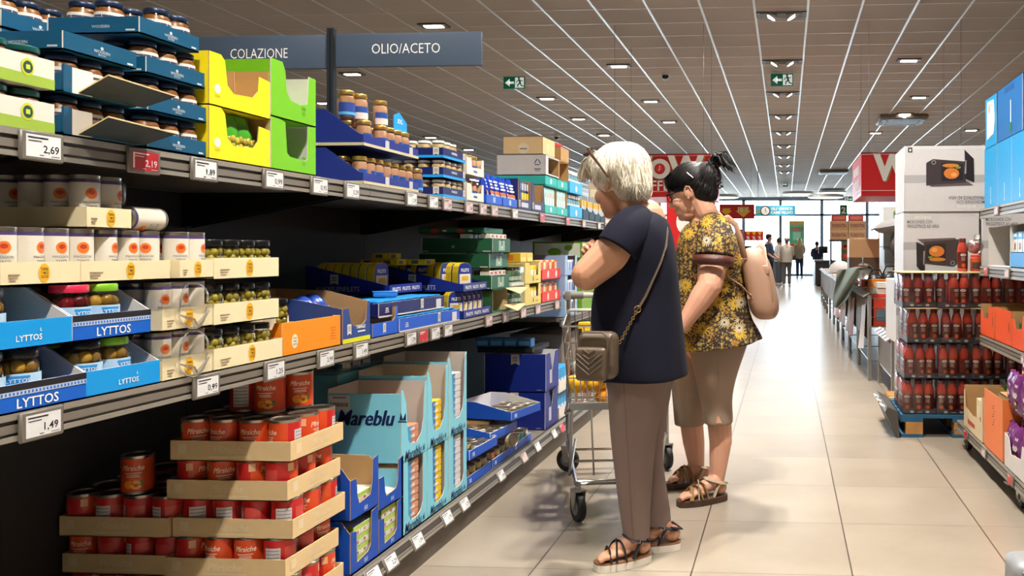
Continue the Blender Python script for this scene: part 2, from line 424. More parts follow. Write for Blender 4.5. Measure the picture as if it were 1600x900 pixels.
for x, y, z, l, d in [(-.06, 12.75, 3.72, 'green exit sign with left arrow hanging over the main aisle', -1), (-4.25, 12.9, 3.76, 'green exit sign with left arrow hanging over the left shelves', -1),
                      (-.1, 33.4, 3.8, 'small green exit sign far down the aisle', 1), (2.6, 35, 3.3, 'small green exit sign above the right checkouts', 1)]:
    w, h = .34, .19
    t = thing('exit_sign', l, 'sign', (x, y, z))
    b = MB(); b.box(-w / 2 - .01, w / 2 + .01, -.004, .03, h, h + .022, M_WHITE); b.box(-w / 2, w / 2, 0, .02, 0, h, M_EXIT); b.build('panel', t)
    s = MB(); s.rect((d * -.085, -.003, h / 2), .14, .16, X_, Z_, M_EXW); man(s, (d * -.085, 0, h / 2), .19, M_EXIT)
    ax = d * .075
    s.add([Vector((ax + d * .07, -.003, h / 2)), Vector((ax - d * .005, -.003, h / 2 + .06)), Vector((ax - d * .005, -.003, h / 2 - .06))], [(0, 1, 2)], M_EXW)
    s.rect((ax - d * .035, -.003, h / 2), .075, .036, X_, Z_, M_EXW); s.build('pictogram', t)
    s = MB()
    for q in (-.12, .12): s.rod((q, .01, h + .02), (q, .01, HC - z), .003, M_WHITE)
    s.build('hanger', t)
# ------------------------------------------------------------------ the long shelf run on the left
ZT, ZM, ZB, FX, BX = 1.436, .897, .150, -1.45, -2.12
M_STEEL = M('shelf_steel', (126, 118, 108), .45, metal=.25, var=.04)
M_STEEL2 = M('shelf_rail_light', (150, 143, 132), .4, metal=.25, var=.04)
M_STEELD = M('shelf_rail_groove', (66, 60, 55), .5, var=.04)
M_BACK = M('back_panel_dark', (46, 44, 44), .6, var=.06)
M_PLINTH = M('plinth_brown', (92, 82, 72), .5, metal=.2, var=.05)
M_BLACKM = M('black_metal', (24, 24, 25), .4, metal=.3)
SEAMS = [.35, 1.6, 2.85, 4.1, 5.35, 6.6, 7.85, 9.1]
def rail(mb, y0, y1, z, x, h=.054, s=1):
    mb.box(x - .012 * s, x, y0, y1, z - .014, z - .001, M_STEEL2)
    mb.box(x - .014 * s, x - .006 * s, y0, y1, z - h, z - .014, M_STEELD)
    mb.box(x - .008 * s, x - .002 * s, y0, y1, z - .038, z - .022, M_STEEL)
    mb.box(x - .008 * s, x, y0, y1, z - h, z - .044, M_STEEL2)
where = ['nearest the camera, holding olive and peach tins', 'holding yellow and green cartons', 'holding blue fish trays', 'holding green box stack and pouches', 'behind the shopping cart', 'behind the white-haired woman', 'at the far end of the run']
for i in range(7):
    a, b = SEAMS[i], SEAMS[i + 1]
    t = thing('shelf_bay', 'dark steel shelf bay ' + where[i], 'shelf', (BX, a, 0), 0)
    d = b - a; X0, X1 = 0, FX - BX
    MB().box(-.025, -.002, .002, d - .002, .0, 1.47, M_BACK).build('back_panel', t)
    for y_, n in ((.0, 1), (d, 2)):
        if n == 2 and i < 6: continue
        MB().box(-.06, -.02, y_ + (.003 if n == 1 else -.03), y_ + (.03 if n == 1 else -.003), 0, 1.5, M_BLACKM).build('upright', t)
    m = MB(); xb = -1.394 - BX
    m.box(0, xb, .001, d - .001, 0, .088, M_PLINTH); m.build('plinth', t)
    m = MB(); m.box(0, xb - .012, 0.001, d - .001, .12, ZB - .001, M_STEEL); m.box(0, xb - .01, 0, d, .088, .12, M_STEELD)
    sh = m.build('shelf', t)
    m = MB(); q = xb + .018
    m.prism([(xb - .02, 0, ZB - .001), (xb - .006, 0, ZB - .001), (q, 0, ZB - .055), (q - .01, 0, ZB - .06)], (0, d, 0), M_STEEL, ms=M_STEEL)
    for f0, f1, mt in ((.12, .26, M_STEEL2), (.3, .62, M_STEELD), (.66, .74, M_STEEL2), (.84, .95, M_STEEL2)):
        P = lambda f, o: Vector((xb - .006 + (q - xb + .006) * f + o, 0, ZB - .055 * f + o * .4))
        m.prism([P(f0, 0), P(f0, .003), P(f1, .003), P(f1, 0)], (0, d, 0), mt)
    m.build('price_rail', sh)
    zm = ZM if i < 4 else .775
    for z in (zm, ZT):
        m = MB(); m.box(0, X1 - .012, .001, d - .001, z - .028, z - .001, M_STEEL); sh = m.build('shelf', t)
        for y_ in (.02, d - .03): MB().prism([(0, y_, z - .028), (X1 - .1, y_, z - .028), (X1 - .1, y_, z - .045), (0, y_, z - .15)], (0, .01, 0), M_BLACKM).build('bracket', sh)
        m = MB(); rail(m, .001, d - .001, z, X1); m.build('price_rail', sh)
M_TAGF = M('tag_frame', (112, 106, 98), .4, var=.03)
M_TAGS = M('tag_screen', (222, 222, 222), .45, var=.03, scale=60)
M_TAGP = M('tag_screen_pink', (216, 190, 186), .45, var=.03)
M_TAGR = M('tag_screen_red', (196, 36, 44), .4, var=.03)
M_INK = M('ink_dark', (34, 34, 38), .5, var=0)
M_INKW = M('ink_white', (240, 238, 232), .5, var=0)
def price_tag(price, col, loc, label, tilt=0.0, side=1, w=.096, h=.058, group=None):
    """electronic price tag clipped on a rail; side=1 faces +x, -1 faces -x"""
    t = MB().rbox(0, .009, -w / 2, w / 2, -h / 2, h / 2, M_TAGF, .003, 1).build('price_tag', None, loc, (0, -tilt, 0 if side > 0 else PI))
    tag(t, label, 'price tag', group)
    scr = {'w': M_TAGS, 'p': M_TAGP, 'r': M_TAGR, 'o': M_TAGR}[col]; ink = M_INKW if col in 'ro' else M_INK
    MB().rect((.0096, 0, 0), w * .8, h * .74, Y_, Z_, scr).build('display', t)
    p = MB(); p.rect((.0101, -w * .13, h * .27), w * .46, h * .05, Y_, Z_, ink); p.rect((.0101, -w * .2, h * .16), w * .3, h * .03, Y_, Z_, ink)
    p.rect((.0101, -w * .05, -h * .3), w * .1, h * .025, Y_, Z_, ink); p.rect((.0101, w * .27, -h * .31), w * .2, h * .02, Y_, Z_, ink)
    if col == 'r': p.rect((.0101, -w * .36, 0), w * .05, h * .6, Y_, Z_, ink)
    if price: p.text(price, h * .36, (.0101, w * .17, -h * .1), Y_, Z_, ink, .012)
    p.build('price_print', t)
    return t
def ypx(px, X):
    a = (px - PX0) / FPX; s, c = math.sin(YAW), math.cos(YAW)
    return X * (c + a * s) / (-s + a * c)
top_tags = [(62, '2,69', 'w'), (222, '2,19', 'r'), (317, '1,89', 'w'), (425, '0,99', 'w'), (497, '0,95', 'w'), (548, '3,29', 'w'), (641, '1,39', 'w'), (675, '1,69', 'w'), (697, '1,89', 'p'), (731, '2,49', 'p'), (753, '2,29', 'p'),
            (771, '2,49', 'p'), (803, '1,99', 'w'), (846, '', 'o'), (886, '', 'o'), (911, '', 'p'), (935, '', 'w'), (946, '', 'p')]
for i, (px, pr, c) in enumerate(top_tags):
    l = '%s price tag from the left along the top shelf edge%s' % (ORD[i], ', reading ' + pr if i < 3 else '')
    price_tag(pr, c, (FX - .001, ypx(px, FX), ZT - .031), l)
mid_tags = [(62, '1,49', 'w'), (320, '0,99', 'w'), (427, '1,25', 'w'), (507, '2,99', 'w'), (562, '1,49', 'w'), (640, '1,79', 'w'), (659, '', 'o'), (678, '1,29', 'w'), (698, '1,49', 'w'), (762, '1,69', 'p'), (789, '', 'p'), (816, '', 'p'), (839, '', 'p'), (869, '', 'p')]
for i, (px, pr, c) in enumerate(mid_tags):
    l = '%s price tag from the left along the middle shelf edge%s' % (ORD[i], ', reading ' + pr if i < 4 else '')
    price_tag(pr, c, (FX - .001, ypx(px, FX), ZM - .031), l)
bot_tags = [(584, '', 'w'), (611, '2,29', 'w'), (653, '1,99', 'w'), (699, '1,79', 'w'), (726, '1,29', 'w'), (783, '1,49', 'w'), (819, '', 'p'), (840, '', 'w'), (866, '', 'w'), (878, '', 'o')]
for i, (px, pr, c) in enumerate(bot_tags):
    price_tag(pr, c, (-1.386, ypx(px, -1.38), ZB - .036), '%s slanted price tag from the left along the bottom shelf edge' % ORD[i], tilt=R(24))

# ------------------------------------------------------------------ containers
KRAFT = M('kraft_board', (178, 140, 92), .8, var=.08, scale=30)
KRAFTL = M('kraft_board_light', (218, 188, 140), .75, var=.06, scale=30)
WHITEB = M('white_board', (222, 217, 210), .7, var=.04, scale=20)
GREYB = M('grey_board', (176, 166, 154), .8, var=.05, scale=20)
def carton(name, label, cat, loc, size, out, inn=None, front=1.0, side=1.0, back=1.0, near=None, rz=0, group=None, t=.003, lid=None, fmat=None, parent=None):
    """open-topped board box: front wall at x=0 facing +x, near wall at y=0 facing -y"""
    dx, dy, dz = size; inn = inn or KRAFT; near = side if near is None else near
    pol = lambda f: [(0, 0), (1, 0), (1, f), (0, f)] if isinstance(f, (int, float)) else f
    m = MB()
    m.box(-dx, 0, 0, dy, 0, t, out)
    if front: m.prism([(0, u * dy, v * dz) for u, v in pol(front)], (-t, 0, 0), fmat or out, inn, inn)
    if back: m.prism([(-dx, u * dy, v * dz) for u, v in pol(back)], (t, 0, 0), out, inn, inn)
    if near: m.prism([(-dx + t + u * (dx - 2 * t), 0, v * dz) for u, v in pol(near)], (0, t, 0), out, inn, inn)
    if side: m.prism([(-dx + t + u * (dx - 2 * t), dy, v * dz) for u, v in pol(side)], (0, -t, 0), out, inn, inn)
    if lid: m.box(-dx, 0, 0, dy, dz - t, dz, lid)
    o = m.build(name, parent, loc, (0, 0, rz))
    return tag(o, label, cat, group) if label else o
U_CUT = [(0, 0), (1, 0), (1, 1), (.86, 1), (.82, .9), (.82, .45), (.76, .34), (.24, .34), (.18, .45), (.18, .9), (.14, 1), (0, 1)]
def printed(o, name='print'):
    """a child mesh of flat print on a box"""
    m = MB(); m.owner = o; m.nm = name
    return m
def done(m): return m.build(m.nm, m.owner)
METAL = M('tin_metal', (168, 160, 146), .28, metal=.9, var=.05)
LIDBLK = M('lid_black', (20, 20, 22), .3, metal=.3)
def can_body(r, h, lid=METAL):
    m = MB()
    m.lathe([(r * .95, 0), (r, .002), (r, .005), (r * .975, .008), (r * .975, h - .008), (r, h - .005), (r, h - .001), (r * .96, h), (r * .93, h - .001), (r * .92, h - .005), (r * .7, h - .005), (r * .68, h - .0035), (r * .1, h - .0035)], 24, [METAL] * 10 + [lid] * 3)
    return m.build('tin_can')
def peach_can():
    r, h = .0425, .113
    o = can_body(r, h, M('tin_lid_dark', (70, 62, 54), .3, metal=.85))
    red, orr, crm = C((192, 34, 32), .35), C((214, 74, 30), .35), C((238, 216, 190), .5)
    m = MB(); rr = r * .985
    m.band(rr, R(-75), R(80), .009, h - .009, orr, 14); m.band(rr, R(80), R(285), .009, h - .009, red, 18)
    q = rr + .0005
    m.text_round('Pfirsiche', .021, q, h * .70, 0, crm, .015, .25, .82)
    for z, w in ((.55, .5), (.5, .38), (.46, .42)): m.band(q, -w, w, h * z, h * z + .0022, crm, 8)
    for a, z, s, c in ((-.25, .27, .013, (244, 150, 30)), (.2, .26, .015, (250, 170, 40)), (.0, .36, .012, (226, 96, 40)), (.5, .3, .008, (92, 110, 40))): m.spot(q + .0003, a, h * z, s, s * .9, C(c, .4))
    m.spot(q + .0006, .2, h * .25, .006, .005, C((150, 74, 20), .4))
    wh = C((206, 200, 200), .5); gy = C((150, 140, 142), .5)
    m.band(q, R(105), R(165), .018, h - .03, wh, 8)
    for k in range(6): m.band(q + .0004, R(109), R(161), .024 + k * .010, .027 + k * .010, gy, 8)
    m.band(q, R(-82), R(-58), h - .036, h - .014, C((222, 170, 130), .5), 3)
    m.band(q, R(180), R(240), .03, h - .03, C((206, 74, 66), .4), 6)
    m.build('paper_label', o)
    return o
def white_can():
    r, h = .0278, .11
    o = can_body(r, h); o.name = 'tin_can'
    cr, dk = C((226, 218, 202), .45), C((74, 70, 62), .5)
    m = MB(); rr = r * .985
    m.band(rr, -PI, PI, .009, h - .016, cr, 26); m.band(rr + .0002, -PI, PI, h - .016, h - .009, C((74, 62, 110), .4), 26)
    q = rr + .0005
    for a in (0, PI):
        m.spot(q, a, h * .64, .0115, .012, C((226, 120, 44), .45), 18); m.spot(q + .0004, a, h * .66, .0065, .005, C((190, 56, 34), .45), 12)
        m.text_round('MAGGIORI', .007, q, h * .47, a, dk, 0); m.text_round('TERETE', .007, q, h * .39, a, dk, 0); m.text_round('OLIVE NERE', .0065, q, h * .28, a, dk, 0)
    m.build('paper_label', o)
    return o
GLASS = thin('jar_glass', (.94, .96, .93), .04, .04)
def jar(r, h, content, lid, label=None, balls=None, ringz=None, mark=None, name='glass_jar', lz=(.1, .5), half=PI, lid2=None):
    o = MB().lathe([(r * .88, 0), (r, .005), (r, h * .72), (r * .84, h * .83), (r * .84, h * .86)], 20, GLASS, cap1=False).build(name)
    m = MB()
    if balls:
        m.lathe([(r * .6, .004), (r * .6, h * .76)], 12, content)
        n = balls[1]; br = balls[0]; z = br + .004; k = 0; cs = balls[2]
        while z < h * .78:
            for j in range(n):
                a = 2 * PI * (j + .5 * (k % 2)) / n + rnd.uniform(-.1, .1); rr = r - br - .0015
                m.ball((rr * math.cos(a), rr * math.sin(a), z + rnd.uniform(-.002, .002)), (br, br, br * 1.06), cs[rnd.randrange(len(cs))], 8, 5)
            z += br * 1.65; k += 1
        c = m.build('olives', o); c['kind'] = 'stuff'
    else:
        m.lathe([(r * .86, .002), (r * .965, .007), (r * .965, h * .71), (r * .8, h * .8)], 20, content).build('filling', o)
    m = MB(); m.lathe([(r * .9, h * .845), (r * .92, h * .86), (r * .92, h * .97), (r * .86, h), (r * .8, h * .995)], 22, lid2 or lid); m.build('lid', o)
    if label:
        m = MB(); q = r + .0006
        m.band(q, -half, half, h * lz[0], h * lz[1], label, 20)
        if ringz: m.band(q + .0003, -half, half, h * ringz[0], h * ringz[1], ringz[2], 20)
        if mark: mark(m, q + .0006)
        m.build('paper_label', o)
    return o
OLV = [C((178, 158, 52), .25, 'olive_green'), C((196, 170, 62), .25, 'olive_yellow'), C((156, 138, 44), .25, 'olive_dark')]
DKOIL = M('olive_brine', (128, 106, 34), .3)
def lines(m, q, h, z0, n, col, a=.5, step=.006):
    for k in range(n): m.band(q, -a, a, h * z0 + k * step, h * z0 + k * step + .0016, col, 6)
def olive_jar():
    def mk(m, q): lines(m, q, .1, .16, 3, C((150, 140, 128), .5)); m.spot(q, 1.5, .03, .009, .009, C((232, 168, 40), .5))
    return jar(.031, .1, DKOIL, LIDBLK, C((222, 212, 190), .5), (.0105, 7, OLV), (.46, .50, C((186, 66, 50), .5)), mk, lz=(.1, .46), half=2.2)
BRN = M('pesto_brown', (140, 84, 30), .35, var=.35, scale=90)
LIDNV = M('lid_navy', (22, 40, 70), .35, metal=.3)
def pesto_jar():
    def mk(m, q): lines(m, q, .075, .2, 3, C((140, 140, 146), .5)); m.band(q, -2.2, 1.2, .036, .041, C((60, 60, 84), .5)); m.band(q, 1.2, 2.2, .030, .036, C((190, 50, 80), .5))
    return jar(.029, .075, BRN, LIDNV, C((218, 214, 208), .5), None, None, mk, lz=(.12, .64), half=2.6)
def teal_jar():
    return jar(.034, .076, M('antipasto', (150, 96, 70), .35, var=.3, scale=80), M('lid_teal', (18, 86, 82), .35, metal=.2), C((196, 200, 120), .5), lz=(.1, .55))
def lyttos(lid, content, key):
    def f():
        lb = C((120, 190, 230), .5); wh = C((216, 226, 232), .5)
        def mk(m, q):
            m.band(q, -.55, .45, .034, .054, C((36, 140, 212), .5), 8); m.text_round('LYTTOS', .011, q + .0005, .045, -.05, M_INKW, .01)
            m.band(q, 1.0, 1.6, .012, .036, wh, 6); lines(m, q, .09, .2, 2, C((180, 190, 200), .5))
        return jar(.037, .104, content[0], lid, C((176, 210, 236), .5), (.0145, 7, content), None, mk, lz=(.1, .56), half=2.7)
    return f
LYG = M('lid_green', (128, 190, 40), .35, metal=.1); LYR = M('lid_pink', (220, 44, 80), .35, metal=.1)
CH = [C((180, 132, 36), .25, 'pepper_yellow'), C((152, 112, 34), .25, 'pepper_olive'), C((196, 150, 60), .25, 'pepper_pale')]
RD = [C((96, 8, 22), .2, 'pepper_red'), C((120, 14, 26), .2, 'pepper_red_light')]
GOLD = M('gold_lid', (206, 168, 92), .3, metal=.8)
def pate_jar():
    return jar(.026, .095, M('pate_pink', (214, 160, 128), .5, var=.15, scale=60), GOLD, C((226, 214, 210), .5), None, (.3, .52, C((38, 78, 160), .5)), None, lz=(.06, .3), half=1.2)
def pate_blue():
    return jar(.026, .095, M('pate_tan', (190, 136, 96), .5, var=.2, scale=60), GOLD, C((40, 70, 150), .5), None, (.1, .2, C((90, 170, 220), .5)), None, lz=(.06, .55), half=2)
def clam_jar():
    def mk(m, q): m.band(q, -2.2, -1.4, .012, .034, C((230, 228, 222), .5))
    return jar(.029, .07, M('clam_tan', (196, 168, 120), .5, var=.3, scale=90), M('lid_white', (226, 224, 218), .4), C((40, 62, 128), .5), None, None, mk, lz=(.1, .52), half=2.6)
def tin(r=.037, h=.03, body=(196, 186, 160), stripe=(214, 120, 70)):
    def f():
        o = can_body(r, h, METAL); o.name = 'flat_tin'
        m = MB(); m.band(r * .985, -PI, PI, .006, h - .006, C(body, .4), 22); m.band(r * .99, -.9, .9, .008, h - .008, C(stripe, .4), 8)
        m.band(r * .99, 1.9, 2.7, .008, h - .008, C((236, 232, 224), .4), 5); m.build('paper_label', o)
        return o
    return f
def pack(dx, dy, dz, base, bands, key):
    """small printed box or pack; bands: (face, u0, u1, v0, v1, colour) as fractions"""
    def f():
        o = MB().rbox(-dx, 0, 0, dy, 0, dz, C(base, .4), .002, 1).build('carton_pack')
        if bands:
            m = MB()
            for fc, u0, u1, v0, v1, c in bands:
                cc = C(c, .4); e = .0006
                if fc in 'fa': m.quad((e, u0 * dy, v0 * dz), (e, u1 * dy, v0 * dz), (e, u1 * dy, v1 * dz), (e, u0 * dy, v1 * dz), cc)
                if fc in 'na': m.quad((-dx + u0 * dx, -e, v0 * dz), (-dx + u1 * dx, -e, v0 * dz), (-dx + u1 * dx, -e, v1 * dz), (-dx + u0 * dx, -e, v1 * dz), cc)
                if fc in 'ta': m.quad((-dx + u0 * dx, v0 * dy, dz + e), (-dx + u1 * dx, v0 * dy, dz + e), (-dx + u1 * dx, v1 * dy, dz + e), (-dx + u0 * dx, v1 * dy, dz + e), cc)
            m.build('print', o)
        return o
    return f
def fill(kind, maker, loc, nx, ny, px_, py_, desc, cat, phrase, group, skip=(), rot=None, jit=.2, tilt=0):
    """nx rows back from the front edge, ny along the aisle; loc: front-near corner of the first item centre"""
    for i in range(nx):
        for j in range(ny):
            if (i, j) in skip: continue
            a = (rot[(i * ny + j) % len(rot)] if rot else rnd.uniform(-jit, jit))
            l = '%s, %s along %s row of %s' % (desc, ORD[j], 'front' if i == 0 else ORD[i], phrase)
            put(kind, maker, (loc[0] - i * px_, loc[1] + j * py_, loc[2]), a, l, cat, group)
# ------------------------------------------------------------------ top shelf goods, from the camera towards the far end
TEAL = M('teal_board', (10, 78, 112), .45, var=.05); TEALD = M('teal_board_inner', (26, 44, 52), .6)
def wing(o, dx, dy, dz, front=True):
    """small pale emblem and marks of the teal trays"""
    m = printed(o, 'emblem'); w = C((190, 200, 206), .6)
    m.disc((.0008, dy * .5, dz * .62), .004, Y_, Z_, w, 8); m.text('WOODEN', .009, (.0008, dy * .5, dz * .42), Y_, Z_, w, .01); m.text('SPOON', .006, (.0008, dy * .5, dz * .24), Y_, Z_, w, .01)
    m.rect((.0008, dy * .9, dz * .2), .016, .004, Y_, Z_, w)
    m.text('WOODEN', .009, (-dx * .42, -.0008, dz * .42), X_, Z_, w, .01); m.rect((-dx * .1, -.0008, dz * .2), .022, .004, X_, Z_, w)
    done(m)
def green_lid_tray(z, ph):
    o = carton('carton_tray', 'white and lime carton tray with round green thumb emblem, %s' % ph, 'carton', (FX - .005, 1.30, z), (.3, .285, .058), M('lime_white_board', (214, 208, 196), .6), WHITEB, 1, .9)
    m = printed(o, 'print')
    m.quad((.0008, 0, 0), (.0008, .285, 0), (.0008, .285, .02), (.0008, 0, .026), C((150, 178, 66), .5))
    m.disc((.0012, .225, .034), .014, Y_, Z_, C((196, 200, 40), .5), 18, .017); m.disc((.0016, .225, .034), .0105, Y_, Z_, C((30, 74, 70), .5), 18, .012)
    m.rect((.002, .225, .034), .009, .009, Y_, Z_, C((196, 206, 60), .5))
    done(m)
    fill('teal_jar', teal_jar, (FX - .045, 1.34, z + .004), 2, 4, .072, .07, 'jar with teal lid', 'jar', ph + ' lime tray', 'teal lidded jars')
green_lid_tray(ZT, 'lower of two'); green_lid_tray(ZT + .086, 'upper of two')
# teal trays, nearer column: two torn open, one whole
def teal_tray(y, z, ph, dx=.23, x=FX, dy=.19, torn=False, jars=True, skip=(), nx=2, flap=.07):
    o = carton('carton_tray', 'dark teal carton tray, %s' % ph, 'carton', (x, y, z), (dx, dy, .038), TEAL, WHITEB, 0 if torn else 1, 1)
    if not torn: wing(o, dx, dy, .038)
    else:
        m = MB(); m.prism([(0, .035, .002), (0, dy + .02, .002), (flap * .9, dy + .04, .030), (flap, .03, .036)], (0, 0, .003), TEALD, KRAFTL, KRAFTL); m.build('torn_flap', o)
        m = MB(); m.box(-.004, .001, .0, .02, .0, .055, TEAL); m.box(-.004, .001, .02, .07, .0, .052, WHITEB); m.build('torn_wall', o)
    if jars: fill('pesto_jar', pesto_jar, (x - .036, y + .034, z + .004), nx, 3, .064, .0615, 'brown pesto jar', 'jar', '%s' % ph, 'brown pesto jars', skip)
teal_tray(1.60, ZT + .003, 'bottom one with torn front', torn=True)
teal_tray(1.60, ZT + .088, 'second one with torn front', torn=True)
teal_tray(1.60, ZT + .172, 'whole one over the torn trays', jars=False)
teal_tray(1.825, ZT + .002, 'lowest beside yellow cartons')
teal_tray(1.825, ZT + .087, 'second beside yellow cartons')
teal_tray(1.82, ZT + .172, 'third beside yellow cartons')
teal_tray(1.80, ZT + .257, 'topmost of the pile', dx=.22, skip=((0, 0),), nx=3)
teal_tray(1.73, ZT + .257, 'high one at left behind the topmost', x=FX - .26, nx=2)
carton('carton_tray', 'dark teal carton tray under the high left one', 'carton', (FX - .26, 1.73, ZT + .171), (.23, .2, .085), TEAL, WHITEB, lid=TEAL)
carton('carton_tray', 'tall closed teal carton low behind the teal tray columns', 'carton', (FX - .26, 1.73, ZT), (.23, .2, .17), TEAL, WHITEB, lid=TEAL)
# yellow and lime ready-to-sell cartons
YEL = M('yellow_board', (238, 216, 18), .5, var=.04); LIM = M('lime_board', (112, 188, 26), .5, var=.05)
GBAG = M('green_foil', (60, 140, 34), .3, var=.3, scale=40)
def snack_bag(loc, label, rz=0):
    t = thing('snack_bag', label, 'bag', loc, rz, 'green snack bags'); t.scale = (1.15, 1.1, 1.28)
    m = MB(); n = 10; rings = []
    for z, w, d in ((0, .028, .018), (.03, .034, .022), (.06, .034, .02), (.078, .03, .012), (.1, .036, .003)):
        rings.append([Vector((d * math.cos(2 * PI * k / n), w * math.sin(2 * PI * k / n) + .003 * math.sin(3 * k), z)) for k in range(n)])
    m.loft(rings, GBAG, True, True); m.build('foil', t)
    m = MB()
    for k in range(12): m.ball((.019, -.022 + .0145 * (k % 4), .014 + .0155 * (k // 4) + .003 * (k % 2)), (.005, .0085, .0085), OLV[k % 3], 7, 5)
    c = m.build('olives', t); c['kind'] = 'stuff'
for k, (z, ph) in enumerate(((ZT, 'lower'), (ZT + .137, 'upper'))):
    fr = [(0, 0), (1, 0), (1, .78), (.8, .82), (.78, .5), (.7, .36), (.38, .32), (.28, .45), (.24, .9), (.18, 1), (0, 1)]
    o = carton('display_carton', '%s bright yellow display carton with cut-out front' % ph, 'carton', (FX - .002, 2.03, z), (.26, .25, .136), YEL, KRAFT, fr, 1, .8, near=1)
    m = printed(o, 'emblem'); w = C((236, 226, 196), .5); m.disc((.0008, .03, .045), .0125, Y_, Z_, w, 16); m.rect((.0008, .03, .026), .02, .005, Y_, Z_, C((196, 176, 30), .5)); done(m)
    MB().prism([(-.02, .125, .004), (-.2, .125, .004), (-.2, .125, .13), (-.02, .125, .05 + .06 * k)], (0, .003, 0), KRAFT).build('divider', o)
    if k == 0:
        for j in range(3): snack_bag((FX - .04, 2.075 + j * .058 + (.02 if j else 0), z + .004), 'green snack bag showing olives, %s in lower yellow carton' % ORD[j], .15 * (j - 1))
    else: snack_bag((FX - .12, 2.08, z + .004), 'green snack bag standing at the back of upper yellow carton')
for k, (z, ph) in enumerate(((ZT, 'lower'), (ZT + .150, 'upper'))):
    fr = [(0, 0), (1, 0), (1, .98), (.84, 1), (.8, .42), (.62, .36), (.42, .4), (.33, .55), (.3, .95), (.24, 1.1), (0, 1.1)] if k else [(0, 0), (1, 0), (1, 1), (.82, .98), (.8, .3), (.74, .26), (.4, .3), (.34, .36), (.3, .95), (.22, .98), (0, 1)]
    o = carton('display_carton', '%s lime green display carton, emptied, white inside' % ph, 'carton', (FX - .002, 2.285, z), (.24, .225, .149), LIM, WHITEB, fr, 1, .9, near=1.08 if k else 1)
    m = printed(o, 'emblem'); [m.rect((.0008, .154 + .006 * q_, .03), .003, .011, Y_, Z_, C((90, 150, 22), .5)) for q_ in range(3)]; m.rect((.0008, .16, .046), .02, .008, Y_, Z_, C((90, 150, 22), .5)); done(m)
    MB().box(-.13, -.125, .06, .2, .02, .12, WHITEB).build('liner', o)
# blue fish spread trays with slanted sides
NAVY = M('navy_board', (18, 40, 130), .45, var=.05); NAVYD = M('navy_board_dark', (14, 26, 92), .45, var=.05); BLU = M('blue_board', (14, 84, 196), .45, var=.05); SKY = M('sky_board', (20, 150, 222), .45, var=.05)
SAND = C((196, 186, 150), .6, 'print_sand')
def flag(m, c, u, v, w, h, col=None):
    """ribbon-tailed emblem"""
    c = Vector(c); col = col or C((206, 200, 186), .5); ink = C((60, 70, 110), .5)
    m.add([c - u * w / 2 + v * h / 2, c - u * w / 2 - v * h / 2, c - v * h * .34, c + u * w / 2 - v * h / 2, c + u * w / 2 + v * h / 2], [(0, 1, 2), (0, 2, 4), (2, 3, 4)], col)
    n = u.cross(v) * .0005
    for k in (.25, .1, -.08): m.rect(c + v * h * k + n, w * .6, h * .06, u, v, ink)
def fish_tray(y, z, ph, dy=.43):
    sd = [(0, 0), (1, 0), (1, .3), (.96, .32), (.55, 1), (.0, 1)]
    o = carton('display_tray', 'navy display tray with slanted sides, %s' % ph, 'carton', (FX, y, z), (.3, dy, .125), NAVY, M('blue_inner', (40, 60, 130), .6), .3, sd, 1)
    m = printed(o, 'print'); m.rect((.0009, dy / 2, .005), dy, .01, Y_, Z_, SAND)
    m.rect((.0008, dy * .4, .022), .03, .03, Y_, Z_, C((190, 190, 196), .5)); m.rect((.0008, dy * .85, .022), .03, .03, Y_, Z_, C((190, 190, 196), .5))
    m.rect((-.15, -.0008, .005), .3, .01, X_, Z_, SAND)
    flag(m, (-.235, -.0012, .078), X_, Z_, .07, .085); m.text('ALMARE', .014, (-.235, -.002, .06), X_, Z_, C((40, 60, 120), .5), .01); done(m)
fish_tray(2.80, ZT, 'lower of two under pink jars'); fish_tray(2.80, ZT + .132, 'upper of two with pink jars')
fill('pate_jar', pate_jar, (FX - .04, 2.85, ZT + .004), 2, 7, .06, .06, 'pink spread jar', 'jar', 'the lower slanted navy tray', 'pink spread jars', rot=[0, .5, 0, 1, .2])
fill('pate_jar', pate_jar, (FX - .05, 2.9, ZT + .136), 2, 6, .06, .06, 'pink spread jar', 'jar', 'the upper slanted navy tray', 'pink spread jars', skip=((0, 1), (1, 4), (1, 5)), rot=[0, .6, -.4])
for k, (dx, y, kd) in enumerate(((.08, 2.84, 1), (.07, 2.91, 0), (.12, 2.98, 1), (.06, 3.04, 0), (.12, 2.9, 0))):
    put('pate_blue' if kd else 'pate_jar', pate_blue if kd else pate_jar, (FX - dx, y, ZT + .232), -.6, 'gold lidded spread jar stacked on top, %s from left' % ORD[k], 'jar', 'stacked spread jars')
put('pate_blue', pate_blue, (FX - .03, 3.275, ZT + .002), -.5, 'blue labelled spread jar standing alone beside the navy trays', 'jar')
o = carton('display_header', 'blue display header leaning behind the pink jars', 'carton', (FX - .06, 3.15, ZT + .225), (.06, .11, .085), SKY, SKY, [(0, 0), (1, 0), (1, .6), (.4, 1), (0, .8)], 0, 0)
m = printed(o); m.text('XXL', .024, (.001, .05, .05), Y_, Z_, M_INKW, .02); done(m)
